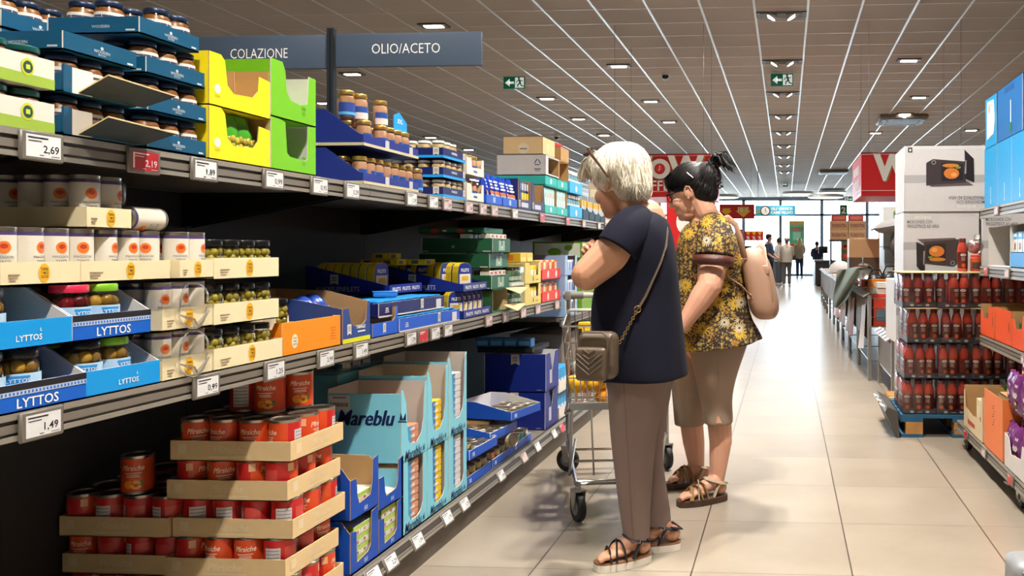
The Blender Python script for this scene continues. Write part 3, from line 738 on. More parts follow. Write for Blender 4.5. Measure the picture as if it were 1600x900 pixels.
# clam jars in three blue trays
for k, ph in enumerate(('lowest', 'middle', 'topmost')):
    z = ZT + .083 * k; y = 3.47
    o = carton('carton_tray', '%s blue clam tray with light blue base' % ph, 'carton', (FX, y, z), (.25, .25, .042), NAVYD, NAVYD)
    m = printed(o); m.rect((.0008, .125, .005), .25, .011, Y_, Z_, SKY); m.rect((-.125, -.0008, .005), .25, .011, X_, Z_, SKY)
    m.text('VONGOLE', .017, (-.16, -.0008, .027), X_, Z_, M_INKW, .02); m.text('VONGOLE', .013, (.0008, .12, .027), Y_, Z_, M_INKW, .02); flag(m, (-.03, -.0012, .026), X_, Z_, .026, .032); flag(m, (.0012, .23, .026), Y_, Z_, .026, .03); done(m)
    fill('clam_jar', clam_jar, (FX - .034, y + .034, z + .003), 4, 4, .061, .061, 'clam jar', 'jar', '%s blue clam tray' % ph, 'clam jars with white lids', skip=() if k < 2 else ((0, 3), (3, 0), (1, 2), (3, 3)), jit=1)
# white trays with jars
for k, ph in enumerate(('lower', 'upper')):
    z = ZT + .118 * k
    o = carton('display_tray', '%s white display tray with scooped front' % ph, 'carton', (FX, 3.735, z), (.22, .215, .085), WHITEB, KRAFTL, [(0, 0), (1, 0), (1, 1), (.9, 1), (.85, .5), (.3, .45), (.25, .95), (0, .95)])
    m = printed(o); [(m.rect((.0008, .09 + .016 * q_, .022), .012, .010, Y_, Z_, C((40, 70, 140), .5)), m.rect((-.13 + .016 * q_, -.0008, .022), .012, .010, X_, Z_, C((40, 70, 140), .5))) for q_ in range(3)]; done(m)
    fill('pate_jar', pate_jar, (FX - .04, 3.78, z + .004), 2, 3, .06, .06, 'spread jar', 'jar', '%s white scooped tray' % ph, 'jars in white trays')
# tall blue pouches and red capped bottles
def pouch():
    t = thing('foil_pouch', '', 'pouch'); n = 12; rings = []
    for z, w, d in ((0, .036, .022), (.02, .04, .026), (.06, .04, .022), (.11, .038, .012), (.135, .03, .004), (.15, .022, .002)):
        rings.append([Vector((d * math.cos(2 * PI * k / n), w * math.sin(2 * PI * k / n), z)) for k in range(n)])
    MB().loft(rings, M('pouch_blue', (22, 62, 176), .3), True, True).build('foil', t)
    def face(z0, z1, mt, nm):
        m = MB(); P = lambda y, z: Vector((.027 - .018 * max(0, (z - .05) / .08) + .0006 + .004 * (1 - (y / .03) ** 2) * .2, y, z))
        m.quad(P(-.03, z0), P(.03, z0), P(.03, z1), P(-.03, z1), mt); m.build(nm, t)
    face(.052, .066, C((232, 110, 44), .4), 'orange_band'); face(.008, .05, C((196, 186, 190), .4), 'picture')
    m = MB(); [m.rect((.024 - .004 * q_, 0, .082 + .016 * q_), .05 - .012 * (q_ % 2), .009, Y_, Vector((-.22, 0, .97)), M_INKW) for q_ in range(3)]; m.build('lettering', t)
    return t
for j in range(2):
    o = carton('carton_tray', '%s low blue tray of upright pouches' % ('nearer', 'farther')[j], 'carton', (FX, 3.985 + j * .24, ZT), (.2, .225, .045), BLU, BLU)
    m = printed(o); m.rect((.0008, .11, .024), .03, .026, Y_, Z_, C((170, 196, 236), .5)); done(m)
    for i in range(2):
        for q in range(3):
            put('pouch', pouch, (FX - .035 - i * .06, 4.02 + j * .24 + q * .072, ZT + .004), rnd.uniform(-.3, .3), 'tall blue foil pouch with orange band, %s in %s row of %s tray' % (ORD[q], ('front', 'back')[i], ('nearer', 'farther')[j]), 'pouch', 'blue foil pouches')
def sauce_bottle():
    o = MB().lathe([(.024, 0), (.026, .004), (.026, .1), (.014, .135), (.012, .15)], 16, C((216, 196, 170), .35)).build('sauce_bottle')
    MB().lathe([(.019, .148), (.019, .182), (.017, .185)], 16, C((206, 26, 34), .35)).build('cap', o)
    MB().band(.0265, -PI, PI, .03, .085, C((60, 80, 150), .4), 18).build('paper_label', o)
    return o
for k, y in enumerate((4.0, 4.06, 4.3, 4.36)):
    put('sauce', sauce_bottle, (FX - .17, y, ZT + .004), k, 'red capped sauce bottle behind the blue pouches, %s from left' % ORD[k], 'bottle', 'red capped bottles')
# navy display boxes
for k in range(2):
    o = carton('display_carton', '%s navy display carton with cut-away front' % ('first', 'second emptied')[k], 'carton', (FX, 4.475 + k * .245, ZT), (.2, .23, .165), NAVYD, KRAFT, [(0, 0), (1, 0), (1, 1), (.93, 1), (.9, .35), (.2, .3), (.15, .95), (0, 1)])
    m = printed(o); m.rect((.0008, .11, .026), .12, .026, Y_, Z_, C((196, 196, 206), .5)); flag(m, (.001, .02, .03), Y_, Z_, .02, .04); done(m)
    if k == 0:
        for q in range(4):
            put('olpack', pack(.05, .034, .15, (24, 30, 74), [('f', 0, 1, .35, .6, (226, 204, 40)), ('f', 0, 1, .2, .36, (232, 96, 44)), ('f', .1, .9, .7, .95, (200, 200, 210))], 'a'), (FX - .012, 4.525 + q * .042, ZT + .004), 0, 'slim dark pack with yellow and orange bands, %s in navy carton' % ORD[q], 'pack', 'slim dark packs')
# teal cartons, white and kraft boxes above
TQ = M('turquoise_board', (40, 176, 170), .5, var=.05); TQL = M('turquoise_pale', (170, 220, 216), .5, var=.05)
for k in range(2):
    y = 4.985 + k * .26
    o = carton('display_carton', '%s turquoise display carton with kraft inside' % ('nearer', 'farther')[k], 'carton', (FX, y, ZT), (.3, .25, .17), TQ, KRAFT, [(0, 0), (1, 0), (1, .3), (0, .3)], near=[(0, 0), (1, 0), (1, .3), (.97, 1), (.9, 1), (.9, .3), (.1, .3), (.0, 1)] if k == 0 else 1, lid=TQ)
    m = printed(o); m.disc((.001, .12, .026), .017, Y_, Z_, M_INKW, 14); done(m)
    for q in range(4):
        put('tqpack', pack(.05, .05, .155, (166, 214, 210), [('f', .15, .85, .3, .6, (226, 236, 236)), ('f', .3, .7, .62, .8, (236, 150, 120)), ('n', .15, .85, .3, .6, (226, 236, 236))], 'b'), (FX - .01, y + .01 + q * .057, ZT + .004), 0, 'tall pale turquoise pack, %s in the %s turquoise carton' % (ORD[q], ('nearer', 'farther')[k]), 'pack', 'pale turquoise packs')
    o = carton('carton_box', 'closed turquoise tray stacked above the %s display carton' % ('nearer', 'farther')[k], 'carton', (FX, y, ZT + .171), (.32 if k == 0 else .2, .25, .06), TQ, TQ, lid=TQ)
    m = printed(o); m.disc((.001, .12, .03), .018, Y_, Z_, M_INKW, 14); done(m)
o = carton('carton_box', 'large pale grey box with recycling mark above the turquoise trays', 'carton', (FX, 4.99, ZT + .232), (.30, .30, .125), M('pale_grey_board', (196, 194, 196), .6), KRAFT, [(0, 0), (1, 0), (1, .1), (.2, .1), (.2, .9), (1, .9), (1, 1), (0, 1)], lid=M('pale_grey_board'))
m = printed(o, 'recycling_mark'); c0 = Vector((-.05, -.001, .075)); dkk = C((60, 70, 96), .5)
for k in range(3):
    a0, a1 = PI / 2 + 2 * PI * k / 3, PI / 2 + 2 * PI * (k + 1) / 3
    p, q = [Vector((.026 * math.cos(a), 0, .026 * math.sin(a))) for a in (a0, a1)]; p, q = p.lerp(q, .12), p.lerp(q, .8); nn = (q - p).normalized().cross(Y_) * .003
    m.quad(c0 + p + nn, c0 + p - nn, c0 + q - nn, c0 + q + nn, dkk)
m.rect((-.05, -.001, .035), .04, .006, X_, Z_, dkk); m.rect((-.05, -.001, .024), .03, .004, X_, Z_, dkk); done(m)
o = carton('carton_box', 'kraft box open to the aisle behind the pale grey box', 'carton', (FX, 5.31, ZT + .232), (.25, .22, .125), KRAFTL, KRAFT, 0, lid=KRAFTL)
o = carton('carton_box', 'big kraft box with round emblem on top of the pile', 'carton', (FX - .02, 5.0, ZT + .358), (.245, .26, .11), KRAFTL, KRAFT, lid=KRAFTL)
m = printed(o, 'emblem'); m.disc((-.12, -.001, .036), .034, X_, Z_, C((222, 210, 180), .5), 20); m.rect((-.12, -.0016, .034), .046, .007, X_, Z_, C((130, 110, 76), .5))
m.disc((.001, .1, .05), .03, Y_, Z_, C((222, 196, 150), .5), 18); done(m)
carton('carton_box', 'smaller kraft box on the pile behind the emblem box', 'carton', (FX, 5.33, ZT + .358), (.2, .2, .09), KRAFT, KRAFT, lid=KRAFT)
# light blue bags and darker goods up to the women
LB = M('light_blue_board', (60, 170, 220), .5, var=.05)
for k in range(2):
    o = carton('carton_tray', '%s light blue tray of white topped bottles' % ('lower', 'upper')[k], 'carton', (FX, 5.56, ZT + .165 * k), (.25, .34, .08), LB, LB)
    m = printed(o); m.disc((.001, .17, .035), .022, Y_, Z_, M_INKW, 16); done(m)
    for j in range(5):
        for i in range(2):
            put('bluebottle', lambda: jar(.027, .15, M('blue_drink', (150, 206, 230), .3), M('lid_white'), C((70, 166, 216), .4), None, (.5, .6, M_INKW), None, 'plastic_bottle', (.2, .5)), (FX - .035 - i * .06, 5.6 + j * .064, ZT + .165 * k + .004), 0,
                'pale blue bottle, %s in %s row of %s light blue tray' % (ORD[j], ('front', 'back')[i], ('lower', 'upper')[k]), 'bottle', 'pale blue bottles')
DGRN = M('dark_teal_board', (18, 54, 70), .5)
o = carton('display_carton', 'dark teal display carton on top of the light blue trays', 'carton', (FX - .1, 5.58, ZT + .33), (.25, .3, .07), DGRN, DGRN, .5, [(0, 0), (1, 0), (1, .5), (.4, 1.3), (0, 1.3)])
for j in range(4): put('spraytop', sauce_bottle, (FX - .14, 5.63 + j * .065, ZT + .334), j, 'capped bottle in the dark teal carton up high, %s from left' % ORD[j], 'bottle', 'bottles in dark teal carton')
for k in range(4):
    y = 5.93 + k * .19
    o = carton('display_carton', 'dark narrow display carton %s before the white-haired woman' % ORD[k], 'carton', (FX, y, ZT), (.25, .17, .24 - .03 * k), DGRN, DGRN, .3, [(0, 0), (1, 0), (1, .3), (.5, 1), (0, 1)])
    for q in range(3): put('yeltag', pack(.03, .03, .17, (196, 200, 206), [('f', 0, 1, .55, .8, (240, 180, 40)), ('f', 0, 1, .8, 1, (40, 44, 50)), ('n', 0, 1, .55, .8, (240, 180, 40))], 'c'), (FX - .015, y + .02 + q * .05, ZT + .004), 0, 'grey pack with yellow band, %s in the %s dark narrow carton' % (ORD[q], ORD[k]), 'pack', 'grey packs with yellow bands')
cols = [(214, 190, 170), (226, 222, 214), (206, 96, 104), (240, 226, 190), (120, 160, 190), (90, 120, 90)]
for k in range(14):
    y = 6.72 + k * .17
    for lv in range(2): put('farpack%d' % (k % 6), pack(.14, .12, .16, cols[k % 6], [('f', .1, .9, .2, .5, cols[(k + 2) % 6]), ('n', .1, .9, .3, .7, cols[(k + 3) % 6])], k), (FX - .01, y, ZT + lv * .161), 0, 'printed pack on the far top shelf behind the women, %s along, %s layer' % (ORD[k], ('lower', 'upper')[lv]), 'pack', 'packs on the far top shelf')
# ------------------------------------------------------------------ middle shelf goods
LBR = M('lyttos_light', (0, 148, 224), .45, var=.04); LBD = M('lyttos_dark', (0, 92, 196), .45, var=.04); CREAM = M('cream_board', (226, 212, 172), .6, var=.04)
OR_D = C((240, 176, 24), .5); INKD = C((50, 44, 36), .6)
def lytray(y, z, ph, dark, dy=.225, fh=.054):
    sd = [(0, 0), (1, 0), (1, .48), (.72, 1), (0, 1)]
    o = carton('display_tray', ph, 'carton', (FX, y, z), (.34, dy, .112), LBD if dark else LBR, WHITEB, .48, sd, .9)
    m = printed(o)
    if dark:
        m.rect((.0009, dy / 2, .047), dy, .013, Y_, Z_, C((24, 24, 30), .5)); m.rect((.0009, dy / 2, .036), dy, .009, Y_, Z_, C((176, 196, 222), .5))
        for k in range(28): m.rect((.0014, dy * (k + .5) / 28, .036), dy * .016, .005, Y_, Z_, LBD)
        m.text('LYTTOS', .026, (.0012, dy * .5, .016), Y_, Z_, M_INKW, .012)
    else:
        m.text('LYTTOS', .016, (.0012, dy * .55, .02), Y_, Z_, M_INKW, .01); m.text('L', .009, (.0012, dy * .67, .034), Y_, Z_, M_INKW, .02)
    done(m)
lytray(1.43, ZM, 'dark blue tray with black band, lower row, nearest the camera', True)
lytray(1.655, ZM, 'light blue tray, lower row, right of the dark blue one', False, .205)
lytray(1.405, ZM + .119, 'light blue tray, upper row, at the left edge', False, .215)
lytray(1.622, ZM + .119, 'dark blue tray with black band, upper row, with pink and green lids', True, .21)
LJ = {'b': ('lyttos jar with dark lid', LIDBLK, CH), 'g': ('lyttos jar with green lid', LYG, CH), 'r': ('lyttos jar with pink lid', LYR, RD)}
LJ = {k: (v[0].replace('lyttos', 'antipasto'), v[1], v[2]) for k, v in LJ.items()}
def lyjars(y, z, codes, ph, n=3):
    for i, row in enumerate(codes):
        for j, c in enumerate(row):
            if c == '.': continue
            d, l, ct = LJ[c]
            put('ly' + c, lyttos(l, ct, c), (FX - .042 - i * .078, y + .04 + j * .076, z + .012), rnd.uniform(-.5, .4) - .3, '%s, %s along %s row of %s' % (d, ORD[j], ('front', 'second', 'third')[i], ph), 'jar', 'antipasto jars')
lyjars(1.425, ZM, ('bb', 'bb'), 'lower dark blue tray'); lyjars(1.65, ZM, ('bg', 'gg', 'bb'), 'lower light blue tray')
lyjars(1.35, ZM + .119, ('bb', 'bb'), 'upper light blue tray'); lyjars(1.62, ZM + .119, ('rg', 'bb'), 'upper dark blue tray')
def logo(m, c, u, v, s=1.0):
    c = Vector(c); n = u.cross(v) * .0005
    m.disc(c, .0145 * s, u, v, OR_D, 18, .021 * s)
    for k, t in ((.0085, 'TAPAS'), (0, 'Y MAS'), (-.0085, 'OLIVE')): m.text(t, .0095 * s, c + v * k * s + n, u, v, INKD, .012, fit=.019 * s)
def cream(y, z, ph, dy, h=.052, x=FX, dx=.34):
    o = carton('carton_tray', ph, 'carton', (x, y, z), (dx, dy, h), CREAM, CREAM)
    m = printed(o); logo(m, (.0009, dy * .52, h * .52), Y_, Z_, h / .052)
    for k in range(3): m.rect((.0009, dy * (.15 - .01 * k), h * (.46 - .12 * k)), dy * (.14 - .03 * k), .003, Y_, Z_, C((150, 132, 104), .6))
    done(m); return o
for k, ph in enumerate(('lowest', 'second')):
    z = ZM + .117 * k
    cream(1.868, z, '%s cream tray of white cans wrapped in clear film' % ph, .17)
    fill('white_can', white_can, (FX - .034, 1.897, z + .004), 2, 3, .0565, .0565, 'white olive can', 'can', '%s film wrapped cream tray' % ph, 'white olive cans', rot=[-.3, .1, 1.4, .2])
    FILM = thin('clear_film', (.98, .98, .97), .07, .18)
    m = MB(); yA, yB, x1 = 1.867, 2.04, FX + .004
    m.box(-.30, 0, 0, .003, .05, .115, FILM); n = 8; rings = []
    for q in range(n + 1):
        zz = .045 + .07 * q / n; rings.append([(.002 + .0035 * math.sin(q * 2.1 + p * 1.3), .173 * p / n, zz) for p in range(n + 1)])
    m.loft(rings, FILM, closed=False)
    rim = [(.006 + .003 * math.sin(p), .095 + .05 * math.cos(2 * PI * p / 18), .062 + .05 * math.sin(2 * PI * p / 18) - (.0 if p < 9 else .012)) for p in range(19)]
    m.tube(rim, .0022, thin('film_edge', (.93, .93, .92), .35, .25), 5)
    m.tube([(.006, .05, .035), (.009, .09, .02 + .002), (.008, .10, .004), (.009, .12, .018), (.006, .15, .04)], [.002, .005, .007, .005, .002], thin('film_edge'), 5)
    tag(m.build('film_wrap', None, (FX + .001, 1.867, z)), 'torn clear film over the %s cream tray of white cans' % ph, 'wrap')
for k in range(3):
    ph = ('lowest', 'second', 'topmost')[k]; z = ZM + (0, .115, .232)[k]
    cream(2.045, z, '%s cream tray of olive jars with orange emblem' % ph, .272 if k else .292, .056)
    fill('olive_jar', olive_jar, (FX - .036, 2.08, z + .004), 2 if k < 2 else 2, 4, .064, .0665, 'green olive jar', 'jar', '%s cream tray' % ph, 'green olive jars', rot=[.9, 2.4, .1, .2, 2.9, -.3, .4])
for k, (y, ln) in enumerate(((1.485, .178), (1.665, .255), (1.925, .118))):
    ph = ('leftmost', 'middle', 'right')[k]
    cream(y, ZM + .238, '%s cream tray of white cans above blue trays' % ph, ln, .046, FX - .02 if k < 2 else FX)
    n = (3, 4, 2)[k]
    fill('white_can', white_can, (FX - .055 if k < 2 else FX - .035, y + .032, ZM + .242), 3, n, .057, (.0585, .063, .0565)[k], 'white olive can', 'can', '%s high cream tray' % ph, 'white olive cans', rot=[-.5, .2, -.2, -.9])
cream(1.68, ZM + .354, 'shaded cream tray of film wrapped cans near the shelf above', .12, .045, FX - .02)
fill('white_can', white_can, (FX - .053, 1.712, ZM + .358), 5, 2, .0575, .0575, 'white olive can', 'can', 'shaded film wrapped tray', 'white olive cans', rot=[-.4, .3, -.8])
m = MB(); m.rbox(-.335, -.002, .002, .122, .046, .117, thin('film_shade', (.9, .9, .9), .06, .2), .02, 3); tag(m.build('film_wrap', None, (FX - .02, 1.68, ZM + .354)), 'clear film round the shaded white cans under the top shelf', 'wrap')
c = put('white_can', white_can, (FX - .055, 1.925, ZM + .381), (R(90), R(60), 0), 'white olive can fallen on its side with ribbed end showing', 'can')
# orange tray
ORG = M('orange_board', (246, 136, 14), .5, var=.05)
o = carton('display_tray', 'bright orange ribbed tray of green olive jars', 'carton', (FX, 2.335, ZM), (.3, .315, .098), ORG, KRAFTL, 1, [(0, 0), (1, 0), (1, 1), (.93, 1), (.9, .78), (0, .78)])
m = printed(o, 'emblem'); m.disc((.0008, .06, .04), .0155, Y_, Z_, C((236, 226, 196), .5), 18, .021)
for k, t in ((.009, 'TAPAS'), (0, 'Y MAS'), (-.009, 'OLIVE')): m.text(t, .009, (.0013, .06, .04 + k), Y_, Z_, INKD, .01, fit=.02)
for k in range(5): m.rect((.0008, .27 + .002 * (k % 2), .062 - .009 * k), .034 - .004 * (k % 3), .0028, Y_, Z_, C((196, 104, 20), .5))
done(m)
fill('olive_jar', olive_jar, (FX - .12, 2.37, ZM + .06), 2, 4, .064, .066, 'green olive jar', 'jar', 'orange ribbed tray', 'green olive jars', rot=[1.4, .6, 2.2, .1], skip=((0, 3),))
carton('carton_tray', 'sunken inner tray carrying the jars of the orange tray', 'carton', (FX - .07, 2.34, ZM + .003), (.21, .30, .056), KRAFT, KRAFT, lid=KRAFT)
# navy display box with kraft inside and bags
STL = M('steelblue_board', (36, 66, 134), .45, var=.05)
o = carton('display_carton', 'steel blue display carton with kraft inside and yellow base', 'carton', (FX, 2.665, ZM), (.34, .18, .135), STL, KRAFT, [(0, 0), (1, 0), (1, 1), (.9, .98), (.86, .52), (.74, .42), (.4, .4), (.28, .5), (.2, .86), (0, .86)], [(0, 0), (1, 0), (1, .98), (.55, 1.25), (0, 1.3)], 1.3, near=[(0, 0), (1, 0), (1, .86), (.5, 1.1), (0, 1.2)])
m = printed(o); m.rect((.0009, .09, .008), .18, .015, Y_, Z_, C((206, 206, 30), .5)); flag(m, (.0009, .04, .045), Y_, Z_, .026, .036); m.text('TARALLI', .016, (.0009, .115, .05), Y_, Z_, M_INKW, .025); m.rect((.0009, .12, .034), .05, .004, Y_, Z_, M_INKW); done(m)
BBAG = M('bag_blue', (28, 66, 160), .28, var=.4, scale=30)
for k in range(4):
    m = MB(); m.ball((0, 0, .035), (.05, .035, .04), BBAG, 12, 8, Matrix.Rotation(.3 * k, 4, 'Y')); m.rbox(-.055, .055, -.004, .004, .03, .042, BBAG, .002, 1)
    tag(m.build('snack_bag', None, (FX - .12 - .05 * (k // 2), 2.72 + .07 * (k % 2), ZM + .004 + .075 * (k // 2))), 'blue snack bag, %s in the steel blue carton' % ORD[k], 'bag', 'blue snack bags')
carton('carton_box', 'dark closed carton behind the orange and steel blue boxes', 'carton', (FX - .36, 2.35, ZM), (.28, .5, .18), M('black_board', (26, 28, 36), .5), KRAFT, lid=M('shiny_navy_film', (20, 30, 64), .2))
# blue trays with tins
o = carton('display_tray', 'small blue display tray with scooped front', 'carton', (FX - .0, 2.865, ZM), (.28, .19, .1), BLU, KRAFT, [(0, 0), (1, 0), (1, 1), (.93, 1), (.9, .62), (.8, .5), (0, .5)], [(0, 0), (1, 0), (1, 1), (0, 1)], near=[(0, 0), (1, 0), (1, .5), (0, .9)])
m = printed(o); flag(m, (.001, .085, .028), Y_, Z_, .022, .036); done(m)
def bluetin():
    o = MB().rbox(-.045, .045, -.028, .028, 0, .021, C((40, 130, 210), .35), .008, 2).build('flat_tin')
    m = MB(); m.rbox(-.046, .046, -.029, .029, .019, .023, C((30, 150, 226), .3), .001, 1); m.build('lid', o); return o
for k, (z, mt, ph) in enumerate(((ZM, BLU, 'lower blue'), (ZM + .064, NAVYD, 'upper navy'))):
    o = carton('carton_tray', '%s tray of flat sky blue tins' % ph, 'carton', (FX - .02 * k, 3.07 - .12 * k, z), (.4, .58, .052), mt, WHITEB)
    m = printed(o); flag(m, (.001, .36, .03), Y_, Z_, .026, .042); [m.rect((.001, .06, .018 + .007 * q_), .03 - .004 * q_, .003, Y_, Z_, M_INKW) for q_ in range(3)]; m.rect((.001, .52, .024), .05, .036, Y_, Z_, C((206, 206, 210), .5)); flag(m, (-.1, -.001, .03), X_, Z_, .05, .045)
    m.rect((.001, .29, .003), .58, .006, Y_, Z_, C((200, 196, 190), .5)); done(m)
    for i in range(3):
        for j in range(9):
            put('bluetin', bluetin, (FX - .02 * k - .055 - i * .1, 3.105 - .12 * k + j * .062, z + .036), 0, 'flat sky blue tin, %s along %s row of the %s tray' % (ORD[j], ('front', 'second', 'third')[i], ph), 'tin', 'flat sky blue tins')
put('bluetin', bluetin, (FX - .13, 3.22, ZM + .126), .5, 'single flat sky blue tin lying on top of the navy tray', 'tin')
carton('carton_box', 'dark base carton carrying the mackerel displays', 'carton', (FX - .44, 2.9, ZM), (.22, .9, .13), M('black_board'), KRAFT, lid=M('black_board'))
# mackerel displays
def mackerel():
    t = thing('flat_can', '', 'tin'); m = MB(); n = 14
    sec = lambda d: [Vector((d, .0 + .0, 0))]
    pts = [(.0, 0), (.05, 0), (.052, .06), (.046, .088), (.03, .102), (.0, .105), (-.03, .102), (-.046, .088), (-.052, .06), (-.05, 0)]
    m.prism([(u * .93, -.012, v) for u, v in pts], (0, .032, 0), C((228, 198, 40), .35), C((228, 198, 40), .35), C((220, 188, 36), .35)); m.build('body', t)
    m = MB(); m.prism([(u * .88 , -.0135, v * .98 + .001) for u, v in pts], (0, .0012, 0), C((24, 50, 140), .35)); m.build('blue_face', t)
    m = MB(); m.rect((0, -.0141, .03), .075, .045, X_, Z_, C((226, 220, 206), .4)); m.rect((0, -.0146, .032), .045, .02, X_, Z_, C((220, 180, 50), .4)); m.text('FILETS', .02, (0, -.0141, .07), X_, Z_, M_INKW, .03); m.build('print', t)
    return t
def mack_display(y, x, z, ph, dx, dy, text):
    sd = [(0, 0), (1, 0), (1, .3), (.97, .32), (.05, 1), (0, 1)]
    o = carton('display_tray', ph, 'carton', (x, y, z), (dx, dy, .115), NAVY, NAVYD, .34, sd, 1)
    m = printed(o); flag(m, (-dx * .66, -.001, .06), X_, Z_, .035, .042); m.text(text, .028, (-dx * .62, -.001, .022), X_, Z_, C((200, 206, 220), .5), .02, fit=dx * .52)
    for k in range(3): m.text('FILETS', .02, (.001, dy * (.2 + .3 * k), .02), Y_, Z_, M_INKW, .02, fit=dy * .24)
    done(m)
mack_display(3.3, FX - .15, ZM + .131, 'shaded navy mackerel display with slanted side', .35, .3, 'MAKRELENFILETS')
for j in range(7):
    put('mackerel', mackerel, (FX - .22 - .035 * j, 3.35, ZM + .155), PI / 2 * .9, 'upright yellow mackerel can, %s from the aisle in the shaded display' % ORD[j], 'tin', 'cans in the shaded mackerel display')
mack_display(3.72, FX - .01, ZM + .121, 'upper navy mackerel display at the aisle edge', .36, .3, 'MAKRELENFILETS')
mack_display(3.7, FX, ZM, 'lower navy mackerel tray at the aisle edge', .36, .34, 'FILETS')
for j in range(5):
    put('mackerel2', mackerel, (FX - .06, 3.735 + .06 * j, ZM + .02), 1.15, 'upright yellow mackerel can, %s along the lower navy tray' % ORD[j], 'tin', 'cans in the lower mackerel tray')
for j in range(8):
    if j == 4: continue
    put('mackerel2', mackerel, (FX - .045 - .04 * j, 3.80 - .004 * j + .02 * (j % 2), ZM + .15), 1.25, 'upright yellow mackerel can, %s from the aisle in the upper display' % ORD[j], 'tin', 'cans in the upper mackerel display')
YP = pack(.08, .11, .026, (220, 190, 30), [('n', .2, .6, .2, .8, (70, 80, 110)), ('f', .1, .5, .2, .8, (90, 96, 110))], 'y')
for k, (x, y, z) in enumerate(((.36, 3.62, .245), (.26, 3.60, .245), (.30, 3.61, .272), (.17, 3.68, .245))):
    put('yellowtin', YP, (FX - x, y, ZM + z), 0, 'flat yellow tin lying over the mackerel displays, %s of four' % ORD[k], 'tin', 'flat yellow tins')
# green boxes with yellow tubes
GRN = M('green_board', (30, 92, 62), .5, var=.05)
carton('carton_box', 'plain dark green carton under the green stack', 'carton', (FX - .0, 4.08, ZM), (.34, .22, .115), GRN, KRAFTL, 0, lid=GRN)
for k, (x, z) in enumerate(((FX - .0, .116), (FX - .01, .222), (FX + .005, .300))):
    o = carton('carton_tray', '%s green carton tray of the stack in mid shelf' % ('lowest', 'second', 'third')[k], 'carton', (x - .0, 4.06, ZM + z), (.36, .26, .072), GRN, WHITEB)
    m = printed(o); m.rect((.001, .13, .036), .09, .05, Y_, Z_, C((150, 176, 160), .5)); m.rect((.0015, .13, .05), .012, .04, Y_, Z_, INKD); m.disc((.0015, .13, .028), .008, Y_, Z_, C((220, 224, 220), .5), 10)
    m.rect((-.03, -.001, .008), .04, .005, X_, Z_, C((200, 210, 200), .5)); m.disc((-.2, -.001, .03), .008, X_, Z_, C((150, 170, 160), .5), 10); m.rect((-.34, -.001, .008), .03, .004, X_, Z_, C((170, 186, 170), .5)); done(m)
    for j in range(4):
        put('greenpack', pack(.05, .05, .09, (224, 220, 206), [('f', .1, .9, .3, .75, (36, 120, 70)), ('f', .2, .8, .8, .95, (190, 60, 50)), ('n', .1, .9, .3, .75, (36, 120, 70))], 'g'), (x - .014, 4.07 + .061 * j, ZM + z + .004), 0, 'white and green pack, %s in the %s green tray' % (ORD[j], ('lowest', 'second', 'third')[k]), 'pack', 'white and green packs')
        put('greenpack', pack(0, 0, 0, (0, 0, 0), [], 'g'), (x - .12, 4.07 + .061 * j, ZM + z + .004), 0, 'white and green pack, %s of the second row in %s green tray' % (ORD[j], ('lowest', 'second', 'third')[k]), 'pack', 'white and green packs')
o = carton('carton_box', 'topmost green carton with tomato picture band, set back', 'carton', (FX - .03, 4.04, ZM + .396), (.33, .27, .03), GRN, GRN, lid=GRN)
m = printed(o)
for k in range(2):
    m.disc((-.25 + .13 * k, -.001, .012), .02, X_, Z_, C((178, 60, 50), .5), 12, .012); m.disc((-.2 + .13 * k, -.001, .012), .012, X_, Z_, C((206, 196, 150), .5), 10, .005)
done(m)
for k in range(2):
    m = MB(); m.prism([(0, 0, 0), (.075, .01, -.03), (.08, .13, .0), (.0, .14, .0)], (0, 0, .003), GRN, KRAFTL, KRAFTL)
    tag(m.build('torn_flap', None, (FX + .001, 4.22 + .04 * k, ZM + .03 + .085 * k)), '%s torn green carton flap hanging over the shelf edge' % ('lower', 'upper')[k], 'flap')
# film wrapped packs, cream boxes, red trays, light blue boxes
for k in range(2):
    for j in range(2):
        for q in range(3):
            put('greenjar', lambda: jar(.03, .1, M('pesto_green', (96, 140, 90), .4, var=.3), LIDBLK, C((216, 226, 216), .5), None, (.2, .3, C((40, 120, 70), .5))), (FX - .036 - .065 * j, 4.40 + q * .064, ZM + .004 + .118 * k), q,
                'green pesto jar, %s in %s row of the %s film pack' % (ORD[q], ('front', 'back')[j], ('lower', 'upper')[k]), 'jar', 'film wrapped pesto jars')
    o = carton('carton_tray', '%s pale tray of film wrapped pesto jars' % ('lower', 'upper')[k], 'carton', (FX, 4.36, ZM + .118 * k), (.2, .21, .02), C((206, 214, 206), .5), WHITEB)
    m = MB(); m.rbox(-.16, .004, 0, .21, .018, .117, FILM, .015, 3); m.build('film_wrap', o)
YC = M('pale_yellow_board', (218, 200, 112), .55, var=.05)
for k in range(2):
    o = carton('display_carton', '%s pale yellow display carton with window' % ('lower', 'upper')[k], 'carton', (FX, 4.59, ZM + .122 * k), (.26, .30, .121), YC, KRAFTL, [(0, 0), (1, 0), (1, 1), (.86, 1), (.82, .4), (.3, .4), (.26, 1), (0, 1)], lid=None)
    m = printed(o); m.rect((.001, .15, .028), .012, .024, Y_, Z_, INKD); m.rect((.001, .22, .022), .05, .003, Y_, Z_, INKD); done(m)
    for j in range(3):
        put('yelpack', pack(.06, .055, .1, (226, 200, 36), [('f', .1, .9, .45, .75, (240, 230, 210)), ('f', .2, .8, .15, .4, (170, 70, 40))], 'p'), (FX - .012, 4.67 + .058 * j, ZM + .122 * k + .004), 0, 'yellow pack, %s in the %s pale yellow carton' % (ORD[j], ('lower', 'upper')[k]), 'pack', 'yellow packs in cartons')
